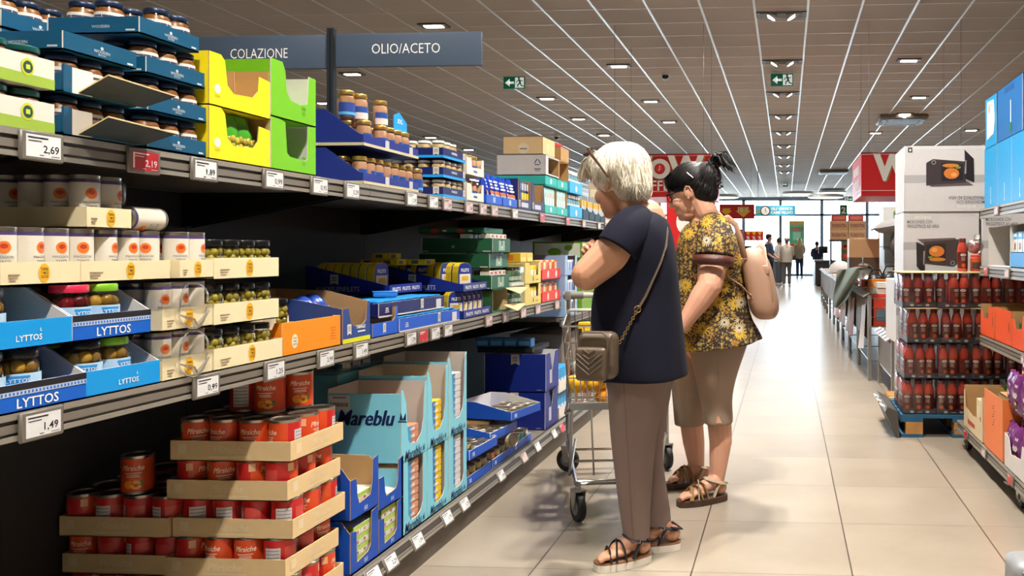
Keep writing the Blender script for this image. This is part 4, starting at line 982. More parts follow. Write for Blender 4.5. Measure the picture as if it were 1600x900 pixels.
for k, (y, z, x) in enumerate(((4.6, .245, .03), (4.72, .245, .03), (4.56, .245, .16), (4.57, .30, .13))):
    put('yelbox', pack(.1, .11, .055, (216, 176, 34), [('n', .1, .6, .2, .8, (206, 120, 40)), ('f', .1, .9, .1, .5, (230, 206, 80))], 'q'), (FX - x, y, ZM + z), 0, 'yellow box stacked on the pale yellow cartons, %s of four' % ORD[k], 'box', 'yellow boxes on cartons')
RED = M('red_board', (216, 56, 44), .5, var=.05)
for k in range(2):
    o = carton('display_tray', '%s red tray with white round emblems' % ('lower', 'upper')[k], 'carton', (FX, 4.92, ZM + .135 * k), (.28, .4, .065), RED, RED, near=.9)
    m = printed(o)
    for q in (.12, .3): m.disc((.001, q, .032), .022, Y_, Z_, C((232, 206, 196), .5), 14, .024)
    done(m)
    for j in range(6):
        put('redpack%d' % (j % 2), pack(.06, .058, .115, ((210, 196, 110), (200, 60, 60))[j % 2], [('n', .1, .9, .4, .8, (150, 44, 36)), ('f', .1, .9, .5, .9, ((206, 70, 50), (220, 206, 150))[j % 2])], 'r%d' % (j % 2)), (FX - .02, 4.94 + .062 * j, ZM + .135 * k + .004), 0, 'small soup pack, %s in the %s red tray' % (ORD[j], ('lower', 'upper')[k]), 'pack', 'soup packs in red trays')
PB = M('pale_blue_board', (150, 182, 222), .5, var=.05)
for k in range(3):
    z = .776 + .135 * k
    o = carton('display_carton', '%s pale blue display carton beside the shopping cart' % ('lowest', 'middle', 'topmost')[k], 'carton', (FX + .02, 5.37, z), (.34, .3, .134), PB, WHITEB, [(0, 0), (1, 0), (1, 1), (.86, 1), (.84, .25), (.2, .25), (.18, 1), (0, 1)], lid=PB if k == 2 else None)
    for j in range(3):
        put('bluep', pack(.05, .055, .1, (226, 226, 230), [('f', .2, .8, .3, .85, (40, 90, 180))], 's'), (FX + .008, 5.44 + .06 * j, z + .004), 0, 'white and blue pack, %s in the %s pale blue carton' % (ORD[j], ('lowest', 'middle', 'topmost')[k]), 'pack', 'white and blue packs')
GB = M('leaf_green_board', (116, 168, 40), .5, var=.05)
for k in range(4):
    for q in range(2):
        o = carton('carton_box', 'leaf green carton, %s layer, %s beyond the pale blue cartons' % (ORD[k], ('nearer', 'farther')[q]), 'carton', (FX + .0, 5.9 + q * .3, .776 + .125 * k), (.36, .29, .124), GB, KRAFT, lid=GB)
        m = printed(o); cc = C((216, 220, 196), .5) if k == 3 else C((90, 140, 30), .5)
        m.rect((-.18, -.001, .062), .33, .1 if k == 3 else .004, X_, Z_, cc); m.rect((.001, .145, .062), .27, .1 if k == 3 else .004, Y_, Z_, cc)
        if k == 3: m.disc((-.2, -.0016, .05), .05, X_, Z_, C((126, 176, 50), .5), 12, .03); m.disc((-.1, -.0016, .08), .03, X_, Z_, C((126, 176, 50), .5), 10, .02)
        done(m)
for k in range(14): put('midfar%d' % (k % 6), pack(.2, .15, .26, cols[(k + 2) % 6], [('f', .1, .9, .2, .5, cols[(k + 4) % 6]), ('n', .1, .9, .3, .7, cols[(k + 1) % 6])], k), (FX - .01, 6.62 + k * .17, .776), 0, 'printed box on the far middle shelf behind the women, %s along' % ORD[k], 'box', 'boxes on the far middle shelf')
# ------------------------------------------------------------------ bottom shelf goods
def peach_tray(x, y, z, ph, dx=.36, dy=.285):
    o = carton('carton_tray', ph, 'carton', (x, y, z), (dx, dy, .058), KRAFTL, KRAFTL)
    m = printed(o); w = C((222, 202, 164), .6)
    m.text('Pfirsiche', .03, (-dx * .5, -.0008, .034), X_, Z_, w, .01, .25); m.rect((-dx * .5, -.0008, .013), .13, .004, X_, Z_, w); m.rect((-dx * .9, -.0008, .034), .026, .028, X_, Z_, w)
    m.text('Pfirsiche', .026, (.0008, dy * .55, .034), Y_, Z_, w, .01, .25); m.rect((.0008, dy * .55, .013), .1, .004, Y_, Z_, w); m.rect((.0008, dy * .14, .034), .024, .028, Y_, Z_, w)
    done(m)
PANG = [-1.2, .9, 2.2, -1.57, -.4, .2, 2.6, -2.2, -1.0, -1.9, .6, 1.5]
def peach_cans(x, y, z, ph, grp, top=False):
    for j in range(4):        # front (camera-facing) row, counted from the left
        for i in range(3):
            if not top and i and j < 3: continue
            l = 'red peach can, %s from left in %s row of %s' % (ORD[j], ('front', 'second', 'third')[i], ph)
            put('peach', peach_can, (x - .36 + .047 + j * .0885, y + .05 + i * .093, z + .004), PANG[rnd.randrange(12)] + rnd.uniform(-.3, .3), l, 'can', grp)
PX = -1.415
offs = [(0.0, 2.32), (-.012, 2.312), (.004, 2.322), (-.008, 2.315), (.0, 2.318)]
names = ['lowest', 'second', 'third', 'fourth', 'topmost']
for k in range(5):
    ox, oy = offs[k]; z = ZB + .112 * k - (.002 if k == 0 else 0)
    peach_tray(PX + ox, oy, z, '%s kraft peach tray of the tall stack' % names[k]); peach_cans(PX + ox, oy, z, names[k] + ' tray of tall stack', 'peach cans in the tall stack', k == 4)
for k in range(3):
    z = ZB + .112 * k
    peach_tray(PX - .365, 2.335 - .01 * k, z, '%s kraft peach tray of the low shaded stack' % names[k], .33); peach_cans(PX - .35, 2.335 - .01 * k, z, names[k] + ' tray of low stack', 'peach cans in the low stack', k == 2)
ztop = ZB + .112 * 4 + .004 + .1135
for k, (dx, y, a) in enumerate(((-.235, 2.47, 2.6), (-.145, 2.45, -1.35), (-.11, 2.54, -.9), (-.06, 2.60, .2))):
    if k < 3: put('peach', peach_can, (PX + dx, y, ztop), a, 'red peach can stacked loose on the tall stack, %s from left' % ORD[k], 'can', 'loose peach cans')
put('peach', peach_can, (PX - .50, 2.37, ZB + .112 * 2 + .004 + .1135), -1.2, 'single peach can standing on the low shaded stack', 'can')
for k in range(3):
    peach_tray(PX - .34, 2.63, ZB + .112 * k, '%s kraft peach tray behind the low stack in shadow' % names[k], .34, .29)
    if k == 2: peach_cans(PX - .34, 2.63, ZB + .224, 'tray behind low stack', 'peach cans in the hidden stack', True)
# blue displays with kraft inside
DB = M('deep_blue_board', (10, 74, 178), .45, var=.05)
FB = [('n', 0, 1, .5, 1, (150, 190, 70)), ('n', .3, .8, .1, .5, (220, 120, 100)), ('f', 0, 1, .6, 1, (170, 200, 80)), ('f', .2, .8, .1, .6, (226, 216, 206)), ('f', .4, .7, .2, .5, (190, 90, 70)), ('t', .1, .9, .2, .8, (226, 226, 220))]
for c, (y, zt) in enumerate(((2.64, .175), (2.83, .15))):
    for k in range(2):
        sd = [(0, 0), (1, 0), (1, .75), (.9, .98), (.0, 1.0)]
        fr = [(0, 0), (1, 0), (1, 1), (.8, .96), (.78, .5), (.7, .3), (.3, .25), (.24, .4), (.2, .75), (0, .75)] if k else [(0, 0), (1, 0), (1, 1), (.76, .95), (.72, .32), (.62, .22), (.22, .16), (.2, .75), (0, .8)]
        o = carton('display_carton', '%s blue display carton in %s column beside the peach trays' % (('lower', 'upper')[k], ('nearer', 'farther')[c]), 'carton', (-1.41, y, ZB + zt * k), (.3, .185, zt), DB, KRAFT, fr, sd, 1)
        m = printed(o); [m.rect((.001, .09 + .008 * q_, .018), .004, .016 - .003 * (q_ % 2), Y_, Z_, C((190, 206, 236), .5)) for q_ in range(3)]; done(m)
        for j in range(3):
            for q in range(4 if k == 0 else 2 - c):
                put('fishbox', pack(.1, .045, .034, (226, 226, 216), FB, 'f'), (-1.42, y + .038 + j * .046, ZB + zt * k + .004 + q * .0345), 0, 'small green and white fish box, %s across, %s layer, %s carton of %s column' % (ORD[j], ORD[q], ('lower', 'upper')[k], ('nearer', 'farther')[c]), 'pack', 'small fish boxes')
# sky blue tuna displays with script lettering
MB_ = M('mareblu_board', (128, 206, 226), .5, var=.05); MBW = M('mareblu_inner', (196, 186, 176), .7, var=.04); MNAV = C((18, 36, 84), .45)
def script(m, c, u, v, w): 
    c = Vector(c); [m.text('Mareblu', w * .3, c - u * w * (.07 + .008 * q_) + u.cross(v) * .0003 * q_ - v * w * .003 * (q_ % 2), u, v, MNAV, .003, .3, fit=w * .8) for q_ in range(-1, 2)]
    p = c + u * w * .42
    m.add([p + v * w * .08, p - v * w * .03 - u * w * .02, p - v * w * .03 + u * w * .03], [(0, 1, 2)], MNAV); m.add([p + u * w * .07 + v * w * .08, p + u * w * .02 - v * w * .03, p + u * w * .07 - v * w * .03], [(0, 1, 2)], MNAV); m.rect(p - v * w * .05 + u * w * .02, w * .12, w * .02, u, v, MNAV)
tun = {'s': ((210, 140, 110), (70, 150, 200)), 'y': ((232, 196, 30), (60, 120, 190)), 'w': ((222, 216, 216), (70, 150, 206))}
cl = [('s', 3.0, .22, 'salmon'), ('y', 3.225, .2, 'yellow'), ('w', 3.43, .2, 'white')]
for c, (kd, y, dy, nm) in enumerate(cl):
    a, b_ = tun[kd]
    bands = [('f', .0, .45, 0, 1, b_), ('f', .3, .7, .3, .7, (226, 226, 226)), ('n', 0, .4, 0, 1, b_), ('f', .75, 1, .1, .9, a)]
    for k in range(2):
        hh = .27 if k == 0 else (.275, .31, .34)[c]
        fr = [(0, 0), (1, 0), (1, 1), (.84, 1), (.84, .3), (.76, .2), (.6, .15), (.36, .15), (.26, .24), (.24, 1), (0, 1)]
        if k: fr = [(0, 0), (1, 0), (1, 1), (.9, .98), (.86, .5), (.78, .3), (.6, .2), (.34, .2), (.26, .28), (.22, .5), (.18, .8), (.06, .98), (0, 1)]
        o = carton('display_carton', '%s sky blue tuna display, %s column of three' % (('lower', 'upper')[k], ('nearest', 'middle', 'farthest')[c]), 'carton', (-1.41, y, ZB + .27 * k), (.28, dy, hh), MB_, MBW, fr, 1, 1, near=.94)
        m = printed(o); script(m, (.001, dy * .5, .022), Y_, Z_, dy * .8)
        if c == 0 and k == 1:
            script(m, (-.115, -.001, .17), X_, Z_, .27); m.rect((-.235, -.0008, .222), .08, .06, X_, Z_, C((214, 212, 208), .5))
            for q in range(14): m.rect((-.268 + q * .005, -.0014, .217), .0025 if q % 3 else .0035, .014, X_, Z_, INKD)
            m.rect((-.235, -.0014, .243), .05, .003, X_, Z_, INKD)
        done(m)
        n = 9 if k == 0 else (4, 6, 9)[c]
        for q in range(n):
            put('tuna' + kd, pack(.12, .105, .027, a, bands, 'tuna' + kd), (-1.42, y + dy / 2 - .052, ZB + .27 * k + .012 + q * .0275), 0, '%s tuna pack, %s from the bottom in the %s %s display' % (nm, ORD[q], ('lower', 'upper')[k], ('nearest', 'middle', 'farthest')[c]), 'pack', '%s tuna packs' % nm)
            if k == 1 and c == 0: put('tuna' + kd, (lambda: None), (-1.55, y + dy / 2 - .052, ZB + .27 * k + .012 + q * .0275), .1, 'salmon tuna pack, %s from the bottom in back of the upper nearest display' % ORD[q], 'pack', 'salmon tuna packs')
for k in range(2):
    o = carton('carton_box', '%s sky blue carton set back behind the tuna displays' % ('lower', 'upper')[k], 'carton', (-1.72, 3.12, ZB + .29 * k), (.32, .44, .289), MB_, KRAFT, lid=MB_)
TT = tin(.036, .032, (60, 100, 140), (210, 206, 196))
for i, (x, y, n) in enumerate(((.0, 0, 6), (.078, 0.0, 3), (0, .08, 5), (.078, .08, 4), (-.08, .0, 3), (0.078, .16, 5), (0, .16, 4))):
    for q in range(n):
        put('tunatin', TT, (-1.86 + x, 3.26 + y, ZB + .579 + q * .0325), q * .9, 'blue and white tuna tin, %s up in the %s pile on the set-back carton' % (ORD[q], ORD[i]), 'tin', 'piled tuna tins')
put('tunay', pack(.2, .12, .06, (60, 120, 170), [('n', .6, 1, 0, 1, (230, 196, 40)), ('n', .1, .55, .2, .7, (210, 214, 220)), ('t', 0, 1, 0, 1, (60, 90, 130))], 'ty'), (-1.86, 3.13, ZB + .579), 0, 'blue and yellow tuna multipack lying before the piled tins', 'pack')
# blue trays with round tins, pulled askew
TY = tin(.034, .034, (206, 190, 130), (206, 110, 70)); TS = tin(.034, .034, (60, 150, 150), (206, 110, 70))
for k, (x, y, z, rz, ph, tp) in enumerate(((-1.42, 3.66, 0, 0, 'lower left', TY), (-1.42, 3.99, 0, 0, 'lower right', TY), (-1.40, 3.64, .125, -.05, 'upper left', TY), (-1.41, 3.93, .14, -.09, 'upper middle', TY), (-1.37, 4.12, .205, -.2, 'upper right, pulled askew', TS), (-1.42, 4.30, 0.0, 0, 'lowest far', TS))):
    dy = .31 if k < 4 else .3
    o = carton('display_tray', 'blue tray of round tins with white inside, %s' % ph, 'carton', (x, y, ZB + z), (.3, dy, .085), BLU, WHITEB, .5, [(0, 0), (1, 0), (1, .5), (.3, 1), (0, 1)], 1, rz=rz)
    m = printed(o); [m.rect((.001, .032 + .008 * q_, .02), .0045, .02 - .004 * (q_ % 2), Y_, Z_, M_INKW) for q_ in range(3)]; done(m)
    cs, sn = math.cos(rz), math.sin(rz)
    for i in range(3):
        for j in range(4):
            if k in (2,) and i == 0 and j in (0, 1): continue
            for q in range(2 if k in (0, 1, 5) else 1):
                lx, ly = -.042 - i * .072, .045 + j * .072
                put('tin%d' % (tp is TS), tp, (x + lx * cs - ly * sn, y + lx * sn + ly * cs, ZB + z + .004 + q * .035), j * 1.3, 'round %s tin, %s along, %s row, %s layer of tray %s' % ('teal' if tp is TS else 'golden', ORD[j], ORD[i], ORD[q], ph.split(',')[0]), 'tin', 'round tins in blue trays')
put('tin0', TY, (-1.40, 4.16, ZB + .1), (R(80), 0, R(70)), 'golden round tin standing on edge at the front of the trays', 'tin')
for k in range(3):
    carton('carton_box', 'plain kraft carton under the upper round tin trays, %s from left' % ORD[k], 'carton', (-1.5, 3.66 + .25 * k, ZB + .088), (.2, .2, .03 + .04 * k), KRAFT, KRAFT, lid=KRAFT)
# big navy boxes
BN = M('royal_board', (16, 38, 130), .45, var=.05)
for k in range(2):
    o = carton('display_carton', '%s big royal blue box with white ribbon emblem' % ('lower', 'upper')[k], 'carton', (-1.415 + .005 * k, 4.86, ZB + .225 * k), (.37, .27, .224), BN, WHITEB, [(0, 0), (1, 0), (1, 1), (.7, 1), (.5, .5), (.3, 1), (0, 1)], 1, lid=BN if k == 0 else None)
    m = printed(o); flag(m, (-.185, -.001, .19), X_, Z_, .05, .062); m.rect((-.04, -.001, .012), .03, .004, X_, Z_, C((150, 160, 200), .5)); m.rect((.001, .1, .08), .05, .08, Y_, Z_, C((190, 190, 206), .5)); done(m)
    for q in range(3): put('navybag', pack(.2, .07, .17, (60, 90, 150), [('t', .1, .9, .1, .9, (150, 170, 200)), ('f', .1, .9, .2, .7, (200, 206, 216))], 'nb'), (-1.45, 4.88 + q * .078, ZB + .225 * k + .004), 0, 'blue pack inside the %s royal blue box, %s from the camera' % (('lower', 'upper')[k], ORD[q]), 'pack', 'packs in royal blue boxes')
for k in range(2):
    o = carton('display_tray', '%s white tray of light blue milk packs' % ('lower', 'upper')[k], 'carton', (-1.415, 5.16, ZB + .165 * k), (.26, .34, .075), WHITEB, WHITEB)
    for j in range(4):
        put('bluemilk', pack(.07, .07, .145, (40, 150, 210), [('n', .1, .9, .3, .55, (226, 230, 236)), ('n', .15, .5, .35, .5, (206, 60, 60)), ('f', .1, .9, .3, .55, (226, 230, 236))], 'bm'), (-1.43, 5.18 + .075 * j, ZB + .165 * k + .004), 0, 'light blue milk pack, %s along the %s white tray' % (ORD[j], ('lower', 'upper')[k]), 'pack', 'light blue milk packs')
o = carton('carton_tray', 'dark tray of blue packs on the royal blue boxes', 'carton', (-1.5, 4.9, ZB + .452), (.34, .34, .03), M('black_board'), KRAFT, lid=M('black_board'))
for j in range(4): put('bluelow', pack(.08, .08, .05, (40, 110, 170), [('n', .1, .9, .2, .7, (120, 170, 210))], 'bl'), (-1.52 - .085 * j, 4.92, ZB + .483), 0, 'blue low pack on the dark tray, %s from the aisle' % ORD[j], 'pack', 'low blue packs')
WB = M('wine_box_grey', (120, 112, 106), .6, var=.05)
for k in range(4):
    for q in range(2):
        o = carton('carton_box', 'grey brown wine carton, %s along, %s layer, in shade past the milk packs' % (ORD[k], ('lower', 'upper')[q]), 'carton', (-1.5, 5.55 + .28 * k, ZB + .25 * q), (.36, .27, .249), WB, KRAFT, lid=WB)
        m = printed(o); m.rect((-.18, -.001, .1), .03, .1, X_, Z_, C((30, 40, 36), .5)); m.rect((-.18, -.001, .17), .012, .05, X_, Z_, C((30, 40, 36), .5)); done(m)
for k in range(6): put('redlow%d' % (k % 2), pack(.12, .12, .15, ((190, 40, 44), (226, 222, 216))[k % 2], [('f', .1, .9, .3, .7, ((226, 216, 206), (190, 50, 50))[k % 2]), ('n', .1, .9, .3, .7, ((226, 216, 206), (190, 50, 50))[k % 2])], 'rl%d' % (k % 2)), (-1.40, 5.56 + .14 * k, ZB), 0, 'red or white pack on the low shelf behind the cart, %s along' % ORD[k], 'pack', 'packs behind the cart')
# aisle signs on their post above the shelves
SGN = M('sign_slate', (62, 76, 94), .5, var=.04)
yS = 4.06; pT = at(518, 45, yS); pB = at(518, 205, yS)
t = thing('aisle_sign', 'slate grey aisle signs on a dark post above the top shelf', 'sign', (pT.x, yS, ZT))
m = MB(); m.box(-.017, -.002, -.015, .015, 0, pT.z - ZT, M('post_dark', (44, 50, 56), .4, metal=.5)); m.box(.002, .017, -.015, .015, 0, pT.z - ZT, M('post_dark')); m.box(-.003, .003, -.009, .009, 0, pT.z - ZT, M_BLACKM); m.build('post', t)
for nm, a, b_, txt, fit, tx in (('right_board', at(525, 53, yS), at(754, 103, yS), 'OLIO/ACETO', 112, 635), ('left_board', at(283, 58, yS), at(513, 108, yS), 'COLAZIONE', 96, 406)):
    o = bpy.data.objects.new('sign_board', None)
    m = MB(); m.rbox(a.x - pT.x, b_.x - pT.x, -.006, .006, b_.z - ZT, a.z - ZT, SGN, .008, 3); o = m.build('sign_board', t)
    m = MB(); c = at(tx, 76 if 'right' in nm else 84, yS); m.text(txt, .072, (c.x - pT.x, -.0072, c.z - ZT), X_, Z_, M_INKW, -.008, 0, fit=fit * 4.06 / FPX); m.build('lettering', o)
    o['label'] = 'board lettered ' + txt
# ------------------------------------------------------------------ right side: rolling shelf near the camera
GX, UX = 1.06, 1.2
t = thing('rolling_shelf', 'grey steel shelf unit on casters at right edge', 'shelf', (1.72, 2.6, 0))
L = 2.68
MB().box(-.02, .02, 0, L, .12, 2.0, M_STEEL).build('back_panel', t)
for y in (0, L - .04): MB().box(-.06, -.02, y, y + .04, .1, 2.2, M_STEEL).build('upright', t)
for z, x in ((.16, GX), (.69, UX), (1.115, UX), (1.467, UX)):
    m = MB(); m.box(x - 1.72 + .012, 0, 0, L, z - .028, z, M_STEEL); sh = m.build('shelf', t)
    m = MB(); rail(m, 0, L, z, x - 1.72, .06, -1); m.build('price_rail', sh)
m = MB(); m.box(GX - 1.72 + .03, 0, 0, L, .105, .132, M_BLACKM); m.box(GX - 1.72 + .02, GX - 1.72 + .08, 1.26, 1.34, .06, .13, M_STEEL); m.build('base_frame', t)
RUB = M('rubber_black', (22, 22, 23), .6); CHR = M('chrome', (200, 200, 198), .18, metal=1, var=.02); ZINC = M('zinc', (168, 168, 164), .35, metal=.9, var=.04)
def caster(par, px, py, r=.05, w=.028, lever=True, ztop=.13, turn=0.0):
    x = y = 0
    o = MB(); xf = Matrix.Translation((x, y, r)) @ Matrix.Rotation(R(90), 4, 'Y')
    o.lathe([(r * .55, -w / 2), (r * .95, -w / 2), (r, -w * .3), (r, w * .3), (r * .95, w / 2), (r * .55, w / 2)], 22, RUB, xf=xf)
    o = o.build('caster_wheel', par, (px, py, 0), (0, 0, turn))
    MB().lathe([(r * .55, -w / 2 - .001), (r * .5, -w / 2 - .002), (r * .15, -w / 2 - .004)], 16, M('wheel_grey', (120, 122, 124), .5), xf=xf, cap0=True).lathe([(r * .15, w / 2 + .004), (r * .5, w / 2 + .002), (r * .55, w / 2 + .001)], 16, M('wheel_grey'), xf=xf).build('hub', o)
    m = MB()
    for s in (-1, 1): m.prism([(x + s * (w / 2 + .006), y - .014, r - .01), (x + s * (w / 2 + .006), y + .014, r - .01), (x + s * (w / 2 + .006), y + .03, r * 2 + .012), (x + s * (w / 2 + .006), y - .03, r * 2 + .012)], (s * .004, 0, 0), ZINC)
    m.box(x - w / 2 - .012, x + w / 2 + .012, y - .03, y + .03, r * 2 + .008, r * 2 + .014, ZINC); m.rod((x, y, r * 2), (x, y, ztop), .012, ZINC, 10)
    m.rod((x - w / 2 - .014, y, r), (x + w / 2 + .014, y, r), .006, ZINC, 8)
    if lever: m.prism([(x - w / 2 - .012, y - .02, r * 1.9), (x - w / 2 - .012, y + .03, r * 1.9), (x - w - .05, y + .03, r * 2.2), (x - w - .05, y - .01, r * 2.2)], (0, 0, .004), ZINC)
    m.build('fork', o)
for y in (4.02, 5.18): caster(t, GX + .05 - 1.72, y - 2.6)
for y in (4.02, 5.18): caster(t, -.1, y - 2.6, lever=False)
for i, (x, z, ys) in enumerate(((GX, .16, (5.0, 4.55, 4.02)), (UX, .69, (4.3,)), (UX, 1.115, (5.1, 4.62, 4.22)), (UX, 1.467, (4.85,)))):
    for k, y in enumerate(ys): price_tag('', 'o' if (k + i) % 2 == 0 else 'p', (x + .001, y, z - .03), '%s price tag from the far end on %s edge of rolling shelf' % (ORD[k], ('bottom', 'second', 'third', 'top')[i]), side=-1)
CY = M('cyan_board', (0, 152, 216), .45, var=.05); CYD = M('cyan_board_deep', (0, 104, 176), .45, var=.05)
# boxes turned so that their fronts face the aisle (-x): local front at x=0 faces +x, turned half round
def rbox_(y, x, z, label, size, out, inn=None, name='display_carton', cat='carton', **k):
    dx, dy, dz = size
    return carton(name, label, cat, (x, y + dy, z), size, out, inn, rz=PI, **k)
for k, y in enumerate((4.92, 4.61, 4.30, 3.99, 3.68)):
    o = rbox_(y, UX + .015, 1.468, 'tall cyan carton on the top rolling shelf, %s from the far end' % ORD[k], (.36, .30, .36), CY, WHITEB, name='carton_box', lid=CY)
    m = printed(o); m.add([(.001, .15, .02), (.001, .165, .02), (.001, .158, .08)], [(0, 1, 2)], M_INKW); m.rect((.001, .157, .09), .012, .06, Y_, Z_, C((190, 220, 236), .5)); done(m)
for k, (y, d) in enumerate(((4.95, 0), (4.42, 1))):
    o = rbox_(y, UX + .02, 1.829, ('cyan carton with torn white window atop the tall cyan row', 'deep blue carton with green plant picture atop the cyan row')[k], (.34, .27 if k == 0 else .5, .3), CYD if d else CY, WHITEB, name='carton_box', lid=CYD if d else CY)
    m = printed(o)
    if d: m.rect((.001, .28, .12), .014, .16, Y_, Z_, M_INKW); m.ball((.001, .28, .05), (.002, .03, .03), C((20, 110, 80), .5), 10, 6); m.rect((.001, .25, .27), .2, .03, Y_, Z_, C((0, 84, 150), .5))
    else: m.add([(.001, .04, .05), (.001, .2, .07), (.001, .23, .15), (.001, .21, .27), (.001, .05, .28)], [(0, 1, 2, 3, 4)], WHITEB); m.disc((.0016, .1, .23), .03, Y_, Z_, GREYB, 12)
    done(m)
o = rbox_(4.7, UX + .03, 1.116, 'white display carton with open front on the third rolling shelf', (.3, .5, .26), WHITEB, WHITEB, front=0, side=[(0, 0), (1, 0), (1, .9), (0, 1)])
for k in range(6):
    put('bwpack', pack(.07, .085, .11, (60, 150, 206), [('f', 0, 1, 0, .62, (226, 216, 210)), ('f', .25, .75, .1, .45, (226, 170, 130)), ('f', .2, .8, .75, .9, (220, 230, 236))], 'bw'), (UX + .05, 4.62 - .095 * k + .085, 1.116 + .085), PI, 'blue and white pack with picture, %s from the far end of the blue tray' % ORD[k], 'pack', 'blue and white packs')
rbox_(4.06, UX + .035, 1.117, 'low bright blue tray under the blue and white packs', (.2, .66, .083), C((60, 150, 216), .5), WHITEB, name='carton_tray', lid=C((60, 150, 216), .5))
for k in range(4): put('clearb', sauce_bottle, (UX + .06, 4.0 - .08 * k, 1.116), 0, 'capped bottle at right end of the third rolling shelf, %s along' % ORD[k], 'bottle', 'bottles on the third rolling shelf')
OB = M('tomato_board', (222, 82, 40), .5, var=.05)
for k in range(4):
    y = 4.94 - .36 * k
    o = rbox_(y, UX + .005, .692, 'orange red display carton with cut-out, %s from the far end of second rolling shelf' % ORD[k], (.32, .34, .19), OB, KRAFT, front=[(0, 0), (1, 0), (1, 1), (.6, .95), (.55, .6), (.2, .55), (.15, .8), (0, .8)] if k != 1 else 1, side=1)
    m = printed(o); m.rect((.001, .3, .1), .02, .05, Y_, Z_, C((170, 50, 24), .5)); done(m)
    for q in range(3): put('seasoning', pack(.2, .08, .13, (30, 90, 60), [('t', .1, .9, .1, .9, (206, 190, 120)), ('f', .1, .9, .2, .6, (206, 206, 170))], 'se'), (UX + .03, y + .03 + .09 * q + .08, .697), PI, 'green pack in the %s orange red carton, %s along' % (ORD[k], ORD[q]), 'pack', 'green packs in orange red cartons')
BG = M('beige_board', (206, 186, 152), .55, var=.05); ORB = M('soft_orange_board', (226, 118, 56), .5, var=.05)
o = rbox_(4.62, GX + .005, .162, 'beige carton with kraft inside at far end of the bottom rolling shelf', (.36, .48, .245), BG, KRAFT, front=[(0, 0), (1, 0), (1, 1), (.92, 1), (.86, .5), (.5, .42), (.1, .5), (.06, .9), (0, .9)])
m = printed(o); m.rect((.001, .2, .05), .18, .025, Y_, Z_, C((176, 70, 50), .5)); m.disc((.001, .43, .12), .015, Y_, Z_, C((176, 90, 60), .5), 12); done(m)
for q in range(3): put('beigepack', pack(.2, .07, .2, (214, 196, 160), [('f', .1, .9, .2, .8, (226, 216, 190))], 'bp'), (GX + .03, 4.66 + .075 * q + .07, .166), PI, 'pale pack inside the beige carton, %s along' % ORD[q], 'pack', 'pale packs in the beige carton')
o = rbox_(4.2, GX + .005, .162, 'soft orange carton with black script lettering on the bottom rolling shelf', (.36, .38, .31), ORB, KRAFT, front=1)
m = printed(o); [m.rect((.001, .19 + .012 * (q_ % 3), .15 + .014 * q_), .03 - .006 * (q_ % 3), .005, Y_, Z_, INKD) for q_ in range(8)]; done(m)
m = MB()
for k in range(9):
    a = k * 2.4; rr = .03 + .012 * (k % 3)
    m.loft([[Vector((rr * math.cos(a) + .02 * s - .01, rr * math.sin(a) * 1.6 + .03 * q, .04 + .02 * k * .4 + .03 * math.sin(q * 1.5) * (1 - abs(s - .5)))) for q in range(4)] for s in (0, .5, 1)], M('leaf_green', (40, 130, 50), .5, var=.3), closed=False)
tag(m.build('salad_leaves', None, (GX + .14, 4.42, .44)), 'fresh green leaves sticking out of the soft orange carton', 'leaves')
carton('carton_box', 'plain kraft carton holding up the green leaves inside the soft orange carton', 'carton', (GX + .33, 4.24, .167), (.26, .3, .29), KRAFT, KRAFT, lid=KRAFT)
WB2 = M('white_ribbed_board', (206, 200, 196), .6, var=.08)
for k in range(3):
    rbox_(3.78 - .4 * k, GX + .004, .162, 'white display carton of purple bags, %s from the far end' % ORD[k], (.36, .38, .16), WB2, WHITEB, front=[(0, 0), (1, 0), (1, 1), (.8, 1), (.74, .6), (.3, .5), (.2, .95), (0, 1)])
PUR = M('foil_purple', (112, 46, 112), .25, var=.35, scale=26, bump=.8, bscale=45); PURW = M('foil_pale', (206, 190, 200), .3, var=.3, scale=40); YFO = M('foil_yellow', (236, 196, 20), .3, var=.2, scale=40)
def foil_bag():
    m = MB(); n = 16; rings = []
    for q in range(9):
        z = .19 * q / 8; s = math.sin(PI * min(1, max(0, (q + .2) / 8.4))) ** .5
        rings.append([Vector(((.004 + .032 * s) * math.cos(2 * PI * k / n) + .006 * math.sin(3 * k + q), (.068 + .006 * math.sin(2 * k + q * 1.7)) * math.sin(2 * PI * k / n), z + .006 * math.sin(2.3 * k + q))) for k in range(n)])
    o = m.loft(rings, PUR, True, True).build('foil_bag')
    m = MB()
    for s_ in (-1, 1):
        for k, (y, z, w, h, mt) in enumerate(((.0, .10, .05, .03, PURW), (.012, .06, .03, .018, YFO), (-.02, .142, .03, .016, PURW), (.02, .03, .036, .012, PURW))):
            n = 10; xs = lambda yy, zz: s_ * (.0355 * math.sqrt(max(.05, 1 - (yy / .075) ** 2)) * (.55 + .45 * math.sin(PI * min(1, max(0, zz / .19)))) + .003)
            m.add([(xs(y + w * .5 * math.cos(2 * PI * q / n), z), y + w * .5 * math.cos(2 * PI * q / n), z + h * .5 * math.sin(2 * PI * q / n) + .004 * math.cos(q * 3)) for q in range(n)], [list(range(n))], mt)
    m.build('print', o); return o
for i in range(4):
    for j in range(8):
        y = 4.16 - .13 * j - .03 * (i % 2)
        put('foilbag', foil_bag, (GX + .065 + .045 * (i % 2), y, .178 + .125 * i), (R(7 * (-1) ** j), R(8 if i % 2 else -5), .3 * math.sin(i * 3 + j)), 'shiny purple snack bag, %s from the far end, %s layer of the heap' % (ORD[j], ORD[i]), 'bag', 'shiny purple snack bags')
